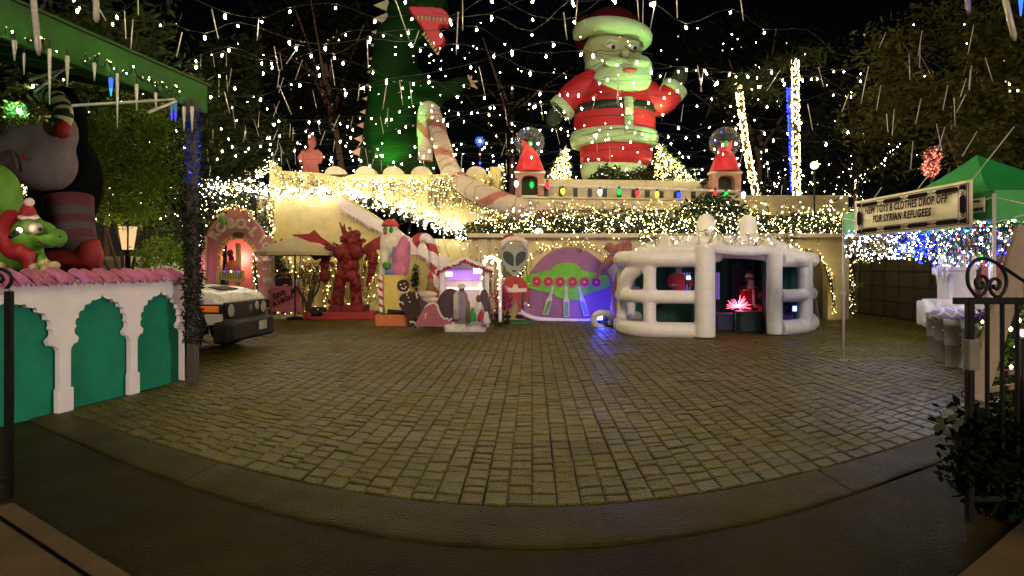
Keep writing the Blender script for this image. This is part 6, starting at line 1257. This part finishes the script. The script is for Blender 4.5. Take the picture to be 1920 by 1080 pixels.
tree('big feathery tree lit warm above the green tent', 1800, 15.5, 0, at(1800, 170, 15.5), (2.5, 1.8, 2.3), 15000, (.036, .042, .007), .17, .10, 60)
tree('feathery tree at the right edge above the green tent', 1960, 13, 0, at(1935, 250, 13), (1.5, 1.4, 1.5), 8000, (.04, .048, .009), .15, .085, 40)
tree('dark tree filling the upper left behind the eave', 200, 13.5, 0, at(200, 195, 13.5), (2.4, 1.6, 2.4), 9000, (.018, .028, .006), .2, .07)
# hedge band over the middle wall
hv = thing('planter_hedge', 'long trailing hedge in the planter above the cream wall', 'hedge', (0, DM + .5, 0))
b = MB()
for k in range(34):
    x = 880 + (1610 - 880) * (k + .5) / 34; c = at(x, random.uniform(418, 428) if x > 1000 else 432, DM + .5) - hv.location; leaves(b, ballpts(c, (.42, .5, .36), 240, .3), .15, .0)
q_ = b.build('foliage', leafmat('hedge_leaf2', (.04, .055, .018)), hv); q_['kind'] = 'stuff'
lh = thing('left_hedge', 'tall dark hedge behind the pink castle sprinkled with lamps', 'hedge', (at(440, 0, 21.5).x, 21.5, 0))
b = MB(); leaves(b, ballpts((0, 0, 2.2), (1.6, .6, 2.2), 4200, .3, 40, .3), .17, .1); q_ = b.build('foliage', leafmat('hedge_leaf', (.05, .085, .02)), lh); q_['kind'] = 'stuff'
dc = thing('dome_shrub', 'dark dome shaped shrub behind the two white columns', 'shrub', (at(1335, 0, 20.3).x, 20.3, 0)); b = MB(); leaves(b, ballpts((0, 0, at(0, 415, 20.3).z), (1.25, .8, .95), 2600, .5), .14, .1); q_ = b.build('foliage', leafmat('dome_leaf', (.02, .04, .015)), dc); q_['kind'] = 'stuff'; MB().cyl((0, 0, 0), (0, 0, 3), .1, n=7).build('trunk', bark, dc)

# ================================================================ STRINGS OF LAMPS
def cluster(label, fn, n, D, mts, r=(.016, .034), wires=6, name='string_lights', dj=.25, h=1.2):
    pts = [fn() for _ in range(n)]; P = [at(x, y, (D(x, y) if callable(D) else D) + random.uniform(-dj, dj)) for x, y in pts]
    o = P[0].copy(); t = thing(name, label, 'string lights', o); mts = mts if isinstance(mts, list) else [mts]
    mts = list(mts) + [M['dim']]; bs = [MB() for _ in mts]; mts_n = len(mts) - 1
    for i, p in enumerate(P):
        rr = (r[0] + (r[1] - r[0]) * random.random() ** 2.6) * .74
        bs[int(rng.integers(mts_n)) if (mts_n > 1 and mts[0] is not M['warm'] or random.random() < .55) else mts_n].bulb(p - o, rr, h)
    for b_, m_ in zip(bs, mts):
        if b_.v: q_ = b_.build('bulbs', m_, t); q_['kind'] = 'stuff'
    if wires:
        w_ = MB(); srt = sorted(range(n), key=lambda i: pts[i][0] + random.uniform(-14, 14)); step = max(1, n // (wires * 12))
        for k in range(wires):
            ch = srt[k % max(1, step)::max(1, step)][:220]
            for a, c in zip(ch[:-1], ch[1:]):
                if (P[a] - P[c]).length < 1.6: w_.tube([P[a] - o, P[a].lerp(P[c], .5) - o - Vector((0, 0, .05)), P[c] - o], .006, 3, caps=False)
        if w_.v: q_ = w_.build('wire', M['wire'], t); q_['kind'] = 'stuff'
    return t
U, N_ = random.uniform, random.gauss
def along(pts, sy, sx=2):
    L = [math.hypot(b[0] - a[0], b[1] - a[1]) for a, b in zip(pts, pts[1:])]
    def fn():
        u = random.random() * sum(L)
        for (a, b), l in zip(zip(pts, pts[1:]), L):
            if u < l or (a, b) == (pts[-2], pts[-1]): t = min(1, u / l); return (a[0] + (b[0] - a[0]) * t + N_(0, sx), a[1] + (b[1] - a[1]) * t + N_(0, sy))
            u -= l
    return fn
def inpoly(x0, x1, y0, y1): return lambda: (U(x0, x1), U(y0, y1))
cluster('bright garland of warm lamps level along the left wall top', along([(372, 352), (440, 352), (520, 360), (640, 362)], 8), 520, DW - .3, [M['warm'], M['cool'], M['warm']])
cluster('scattered warm lamps over the hedge behind the castle', inpoly(372, 515, 345, 470), 300, 20.6, M['warm'], (.012, .026))
cluster('warm lamps climbing the hedge edge to the wall corner', along([(440, 350), (470, 335), (500, 318), (515, 306)], 8), 120, 21.5, M['warm'])
cluster('thick garland of warm lamps falling along the stair wall', along([(640, 362), (700, 380), (760, 395), (820, 420), (885, 446)], 10), 560, DW + .9, [M['warm'], M['cool'], M['warm']])
cluster('dense net of warm lamps over the battlement wall', lambda: (N_(735, 75), 345 + abs(N_(0, 22)) - 12), 420, DU - .9, [M['gold'], M['warm']], (.012, .034))
cluster('warm lamps netted over the right end of the battlement', inpoly(800, 942, 326, 400), 260, DU - .85, M['gold'], (.012, .028))
cluster('warm lamps outlining the left corner of the battlement', along([(507, 305), (522, 325), (560, 335), (620, 345)], 9), 130, DU - .85, M['gold'])
cluster('warm lamps outlining the right corner post', along([(943, 312), (945, 380)], 4), 60, DU - .85, M['gold'])
cluster('warm lamps running down the left wall corner', along([(508, 362), (508, 470), (500, 560)], 4, 3), 150, DW - .15, M['gold'])
cluster('warm lamp curtain on the wall behind the red statue', inpoly(515, 722, 475, 590), 330, DW - .12, M['gold'], (.012, .034), dj=.05)
cluster('few warm lamps on the yellow stair wall', inpoly(740, 880, 400, 500), 45, DW + 1.15, M['gold'], (.012, .03), dj=.05)
cluster('carpet of warm lamps over the planter hedge', lambda: (U(890, 1600), 418 + N_(0, 17)), 1500, DM + .05, [M['warm'], M['gold']], (.011, .034), 8, dj=.4)
cluster('warm lamps on the ledge above the hedge', inpoly(990, 1420, 375, 405), 260, DT - .6, M['gold'], (.012, .03))
cluster('warm lamps outlining the purple arch', along([(965, 540), (985, 490), (1020, 464), (1070, 456), (1120, 466), (1155, 490)], 4), 110, DM - .15, M['gold'], (.012, .026), dj=.04)
cluster('warm lamps on the low cream wall around the alien', inpoly(880, 1000, 455, 595), 70, DM - .1, M['gold'], (.012, .026), dj=.04)
cluster('warm lamps sprinkled over the white hut roof', lambda: (U(1190, 1500), U(425, 470)), 260, 15.6, M['warm'], (.010, .026), dj=.9)
cluster('warm lamps scattered over the slope behind the palms', lambda: (U(1400, 1620), U(300, 420)), 150, 23, M['warm'], (.014, .034))
cluster('diagonal string of warm lamps rising to the right', along([(1500, 425), (1600, 350), (1690, 270)], 7), 90, 20, M['warm'], (.016, .036))
cluster('warm lamps along the garden slope beside the tent', lambda: (U(1480, 1600), 440 + N_(0, 12)), 260, 19, M['warm'], (.012, .03))
cluster('warm lamps around the arched recess and wall edge', along([(1500, 470), (1540, 480), (1560, 520), (1565, 585)], 5), 90, DM - .15, M['gold'], (.012, .03), dj=.04)
cluster('warm lamps framing the garage door', along([(1597, 590), (1597, 490), (1640, 484), (1745, 478)], 4, 3), 150, lambda x, y: 21.0 - (x - 1597) * .028, M['gold'], (.012, .03), dj=.05)
cluster('white lamp curtain hanging left of the tent', lambda: (U(1585, 1700), U(440, 485)), 330, lambda x, y: 13.5, [M['cool'], M['warm'], M['c9blue'], M['warm']], (.008, .022), dj=1.2)
cluster('blue lamp tangle hanging below the banner', lambda: (N_(1725, 26), 455 + N_(0, 15)), 520, 11.5, [M['blue'], M['blue'], M['blue'], M['cyan'], M['cool']], (.012, .026), 8, dj=.7)
cluster('white and coloured lamp curtain under the tent roof', lambda: (U(1740, 1925), U(412, 500) if random.random() < .7 else U(412, 450)), 620, 10.2, [M['cool'], M['blue'], M['pinkb'], M['red'], M['cool'], M['cyan'], M['warm'], M['green']], (.009, .024), 8, dj=.9)
cluster('blue lamp fringe along the tent valance', lambda: (U(1586, 1800), U(432, 446)), 160, 10.3, [M['blue'], M['cool']], (.008, .016), dj=.3)
cluster('warm lamps behind the willowy bush', lambda: (U(140, 345), U(350, 430)), 60, 10.6, M['warm'], (.007, .02), dj=.5)
cluster('loose warm lamps along the eave edge', along([(0, 58), (100, 88), (220, 125), (340, 178)], 8), 70, lambda x, y: 1150 * 2.35 / max(60, 500 - y) + .05, M['warm'], (.007, .016), 3, dj=.15)
for (x, y, D, lb, hh) in ((108, 375, 7.9, 'gold lamps on a stick beside the striped stocking', 30), ): cluster(lb, lambda: (N_(46, 3), U(345, 372)), 26, 8.3, M['gold'], (.006, .012), 0, dj=.05)
cluster('three warm lamps in the tree at the right edge', lambda: (U(1885, 1915), U(150, 172)), 5, 12.4, M['warm'], (.02, .035), 0)
tp = thing('pink_topiary', 'pink lit topiary figure standing above the garden slope', 'topiary', at(1748, 332, 17)); k = 17 / FX
b = MB(); lv = MB()
for (x, y, rx, ry, n) in ((1750, 290, 17, 16, 130), (1745, 315, 15, 18, 130)):
    c = at(x, y, 17) - tp.location
    for p in ballpts(c, (rx * k, .2, ry * k), n, .7): b.bulb(p, U(.010, .024), 1)
    leaves(lv, ballpts(c, (rx * k, .2, ry * k), 500, .4), .08, 0)
q_ = lv.build('tinsel', mat('topiary_pink', (.5, .2, .16), .5, island=.3), tp); q_['kind'] = 'stuff'; q_ = b.build('bulbs', M['pinkb'], tp); q_['kind'] = 'stuff'; MB().cyl((0, 0, -3), (0, 0, .1), .04, n=6).build('stem', bark, tp)
gl2 = thing('globe_lamp', 'hazy round yard lamp among the lights left of the tent', 'lamp', at(1527, 310, 22)); MB().ell((0, 0, 0), .14, 14, 10).build('globe', glow('yard_globe', (1, .8, .4), 3.5), gl2); MB().cyl((0, 0, -.12), (0, 0, -3.5), .03, n=6).build('pole', M['wire'], gl2)

cluster('warm lamps crowning the pink castle tower', along([(400, 405), (415, 393), (440, 386), (462, 393), (470, 405)], 3, 3), 70, 19.3, M['gold'], (.012, .026), dj=.1)
cluster('warm lamps down the right side of the castle arch', along([(478, 470), (480, 560)], 3, 3), 46, 19.35, M['warm'], (.012, .024), dj=.05)
# canopy of bulb strings over the yard: each string a thing, each bulb a part
bulb_me = MB().lathe((0, 0, 0), [(.004, -.075), (.022, -.052), (.030, -.02), (.026, .008), (.012, .026)], 8).mesh('bulb', M['over'])
sock_me = MB().cyl((0, 0, .024), (0, 0, .06), .012, n=6).mesh('socket', M['wire'])
nb = 0; tubes = []
strings = []
for i in range(29):
    y = 4.4 + i * .85 + U(-.2, .2); strings.append(y)
for i, y in enumerate(strings):
    z0 = 5.9 + U(-.35, .5); w_ = min(11, .62 * max(y, 6) + 1.5); nn = int(w_ * 2 / (U(.62, .85) if y < 15 else U(.95, 1.3))); tilt = U(-.12, .12)
    t = thing('light_string', 'long string of warm bulbs crossing overhead', 'string lights', (0, y, z0), 0, 'strings of warm bulbs over the yard')
    pts = []
    for k in range(nn + 1):
        x = -w_ + 2 * w_ * k / nn; pts.append(Vector((x, x * tilt + U(-.25, .25), -.35 * math.cos(x * .55 + i) - .012 * x * x * .3 + U(-.25, .25))))
    q_ = MB(); q_.tube(smooth(pts, 3), .0045, 3, caps=False); q_.build('wire', mat('string_wire', (.035, .034, .025), .5, var=0), t)
    for p in pts:
        P = p + Vector((0, y, z0)); px = 960 + P.x / P.y * FX; py = HZ - (P.z - EYE) / P.y * FX
        if px > 1640 + U(-60, 60) and random.random() < .85: continue
        if px > 1500 and random.random() < .45: continue
        o = link('bulb', bulb_me, t, p + Vector((0, 0, -.06)), (U(-.3, .3), U(-.3, .3), 0)); s = U(.42, .82); o.scale = (s, s, s); nb += 1
        if -10 < px < 1930 and random.random() < .27: tubes.append(P + Vector((U(-.5, .5), U(-.2, .2), 0)))
cluster('warm pin lamps strewn between the overhead strings', lambda: (N_(1050, 420), 40 + 300 * random.random() ** .8), 330, lambda x, y: min(27, max(9, 1150 * 4.6 / max(40, 500 - y))), M['warm'], (.012, .028), 0, dj=1.0)
# hanging clear tubes
tube_me = MB().tube([(0, 0, 0), (0, 0, -.5)], .0085, 6).mesh('hanging_tube', mat('clear_tube', (.42, .40, .33), .3, var=0, spec=.6))
for p in tubes + [at(U(1600, 1900), U(40, 270), U(11, 15)) for _ in range(26)] + [at(U(350, 720), U(90, 300), U(15, 22)) for _ in range(26)]:
    o = link('hanging_tube', tube_me, None, p, (U(-.15, .15), R(-1) * 0 + N_(0, .22), 0)); s = U(.7, 1.3); o.scale = (1, 1, s); tag(o, 'thin unlit tube hanging among the overhead bulbs', 'light tube', 'thin unlit tubes hanging over the yard')
# icicles under the eave
ice = mat('icicle_clear', (.62, .58, .48), .25, var=.15, vscale=30, spec=.6)
for (x, y0, y1, D, w_, mt, lb) in ((27, 76, 114, 5.9, 9, ice, 'short icicle lamp at the left end of the eave'), (93, 92, 196, 6.2, 7, ice, 'long icicle tube hanging in front of the striped hat'), (126, 105, 163, 6.5, 8, ice, 'slim icicle lamp left of the blue one'), (177, 118, 152, 6.9, 7, ice, 'small icicle lamp close to the eave lamps'), (208, 146, 180, 7.1, 8, 'cyan', 'icicle lamp glowing blue and cyan'), (220, 138, 240, 7.1, 6, ice, 'long thin icicle beside the blue glowing one'), (256, 158, 208, 7.5, 7, ice, 'slim icicle between the blue lamps'), (292, 174, 206, 7.8, 6, ice, 'short icicle near the post end of the eave'), (322, 190, 226, 8.1, 6, 'blue', 'icicle lamp glowing violet blue left of a twin'), (329, 190, 228, 8.1, 6, 'blue', 'icicle lamp glowing violet blue next to the post'), (345, 200, 246, 8.2, 7, ice, 'frosted icicle beside the garland post'), (360, 200, 248, 8.2, 7, ice, 'frosted icicle in front of the garland post'), (45, 100, 140, 6.0, 5, ice, 'thin icicle at the left of the eave')):
    p = at(x, y0, D); L = (y1 - y0) * D / FX; r = w_ / 2 * D / FX
    t = thing('icicle_lamp', lb, 'icicle lamp', p, 0, 'icicles under the eave')
    if mt is ice: MB().lathe((0, 0, 0), [(r * .2, -L), (r * .6, -L * .6), (r, -L * .1), (r * .8, 0)], 9).build('icicle_body', ice, t)
    else:
        MB().lathe((0, 0, 0), [(r * .2, -L), (r * .7, -L * .6)], 9).build('icicle_tip', glow('ice_' + mt, (.02, .5, .7) if mt == 'cyan' else (.1, .05, 1), 1.5), t); MB().lathe((0, 0, 0), [(r * .7, -L * .6), (r, -L * .1), (r * .8, 0)], 9).build('icicle_body', glow('iceb_' + mt, (.05, .15, 1) if mt == 'cyan' else (.15, .3, .6), 1.6 if mt == 'cyan' else .5), t)
    MB().cyl((0, 0, 0), (0, 0, .1), .006, n=5).build('cord', M['wire'], t)
for (x, y0, x1, y1, D, lb) in ((60, -30, 73, 104, 4.6, 'thick clear tube hanging at the upper left'), (179, -30, 181, 42, 4.8, 'thick clear tube at the top edge over the eave'), (1878, -30, 1903, 76, 5.0, 'thick frosted tube at the upper right corner'), (1815, -20, 1816, 26, 6.0, 'violet frosted icicle at the top right')):
    a, b_ = at(x, y0, D), at(x1, y1, D); t = thing('hanging_icicle', lb, 'icicle lamp', a); r = .022 if D < 5.5 else .02
    MB().tube([Vector((0, 0, 0)), (b_ - a) * .9, (b_ - a)], [r, r, r * .4], 10).build('icicle_body', ice if 'violet' not in lb else mat('ice_violet', (.3, .22, .5), .3, var=0), t); MB().cyl((0, 0, 0), (0, 0, 1.2), .005, n=5).build('cord', M['wire'], t)
t = thing('hanging_icicle', 'short bright blue icicle lamp at the top right corner', 'icicle lamp', at(1914, -20, 6)); MB().lathe((0, 0, 0), [(.006, -.26), (.02, -.1), (.024, 0)], 9).build('icicle_body', glow('ice_corner', (.03, .15, 1), 2.5), t); MB().cyl((0, 0, 0), (0, 0, 1), .005, n=5).build('cord', M['wire'], t)

# ================================================================ ASSUMED AND ADDED FLOOD LAMPS (unseen fixtures, put in for their light)
def added_flood(name, label, loc, tgt, pw, col, spot, r=.12, sz=.16, base=None):
    t = thing(name, label, 'lamp', loc); d = (Vector(tgt) - Vector(loc)).normalized()
    m = MB(); m.cyl(Vector((0, 0, 0)) - d * .14, Vector((0, 0, 0)), sz * .6, sz, 14); m.build('housing', M['black'], t); MB().cyl(Vector((0, 0, 0)), d * .012, sz * .9, sz * .9, 14).build('lens', glow('lens_%s' % label[:12], col, 1.0 if sz < .05 else 3), t)
    MB().cyl((0, 0, -.05), (0, 0, (0 if base is None else base) - loc[2]), .03, n=6).build('stand', M['black'], t)
    light('flood_beam', 'SPOT', d * .06, pw, col, r, d * 10, spot, t); return t
added_flood('flood_lamp', 'green white flood lamp right of the giant santa', at(1318, 340, 23.3), at(1170, 150, DS - 1), 2000, (.58, 1, .34), 50, base=tz)  # assumed source of the green light on santa's face
added_flood('flood_lamp', 'green flood lamp at the foot of the giant dinosaur', at(700, 322, 24.0), at(760, 200, 26.5), 900, (.15, 1, .12), 70, base=tz)  # unseen lamp, assumed from the green light on the dinosaur
added_flood('flood_lamp', 'red flood lamp below the red brown tree trunk', at(620, 322, 25.0), at(670, 120, 31), 260, (1, .2, .1), 60, base=tz)  # lamp assumed from the reddish look of the trunk
added_flood('flood_lamp', 'green flood lamp under the eave', alongwall(3.4, .12, 1.66), alongwall(2.0, -.05, 4.1), 26, (.2, 1, .1), 75, .06, .06, base=1.5)  # lamp assumed from the green light on the eave board
added_flood('flood_lamp', 'warm flood lamp below the feathery tree', at(1895, 425, 14.3), at(1820, 200, 15.5), 240, (1, .75, .3), 110)  # unseen lamp, assumed from the yellowish light on the foliage
added_flood('flood_lamp', 'small warm flood lamp on the planter above the alien', at(1010, 436, 18.7), Vector((5.5, 8.7, 2.35)), 6500, (1, .88, .66), 18, base=2.5)  # assumed lamp, added to brighten the banner
added_flood('flood_lamp', 'white flood lamp low in the hedge behind the right gate', Vector((5.0, 6.0, .95)), Vector((-4.7, 7.3, 1.05)), 1000, (1, .90, .84), 36, .1, .045, base=0)  # assumed lamp, added to throw more light on the white garden wall
print('bulbs', nb, 'tubes', len(tubes), 'objects', len(bpy.data.objects))
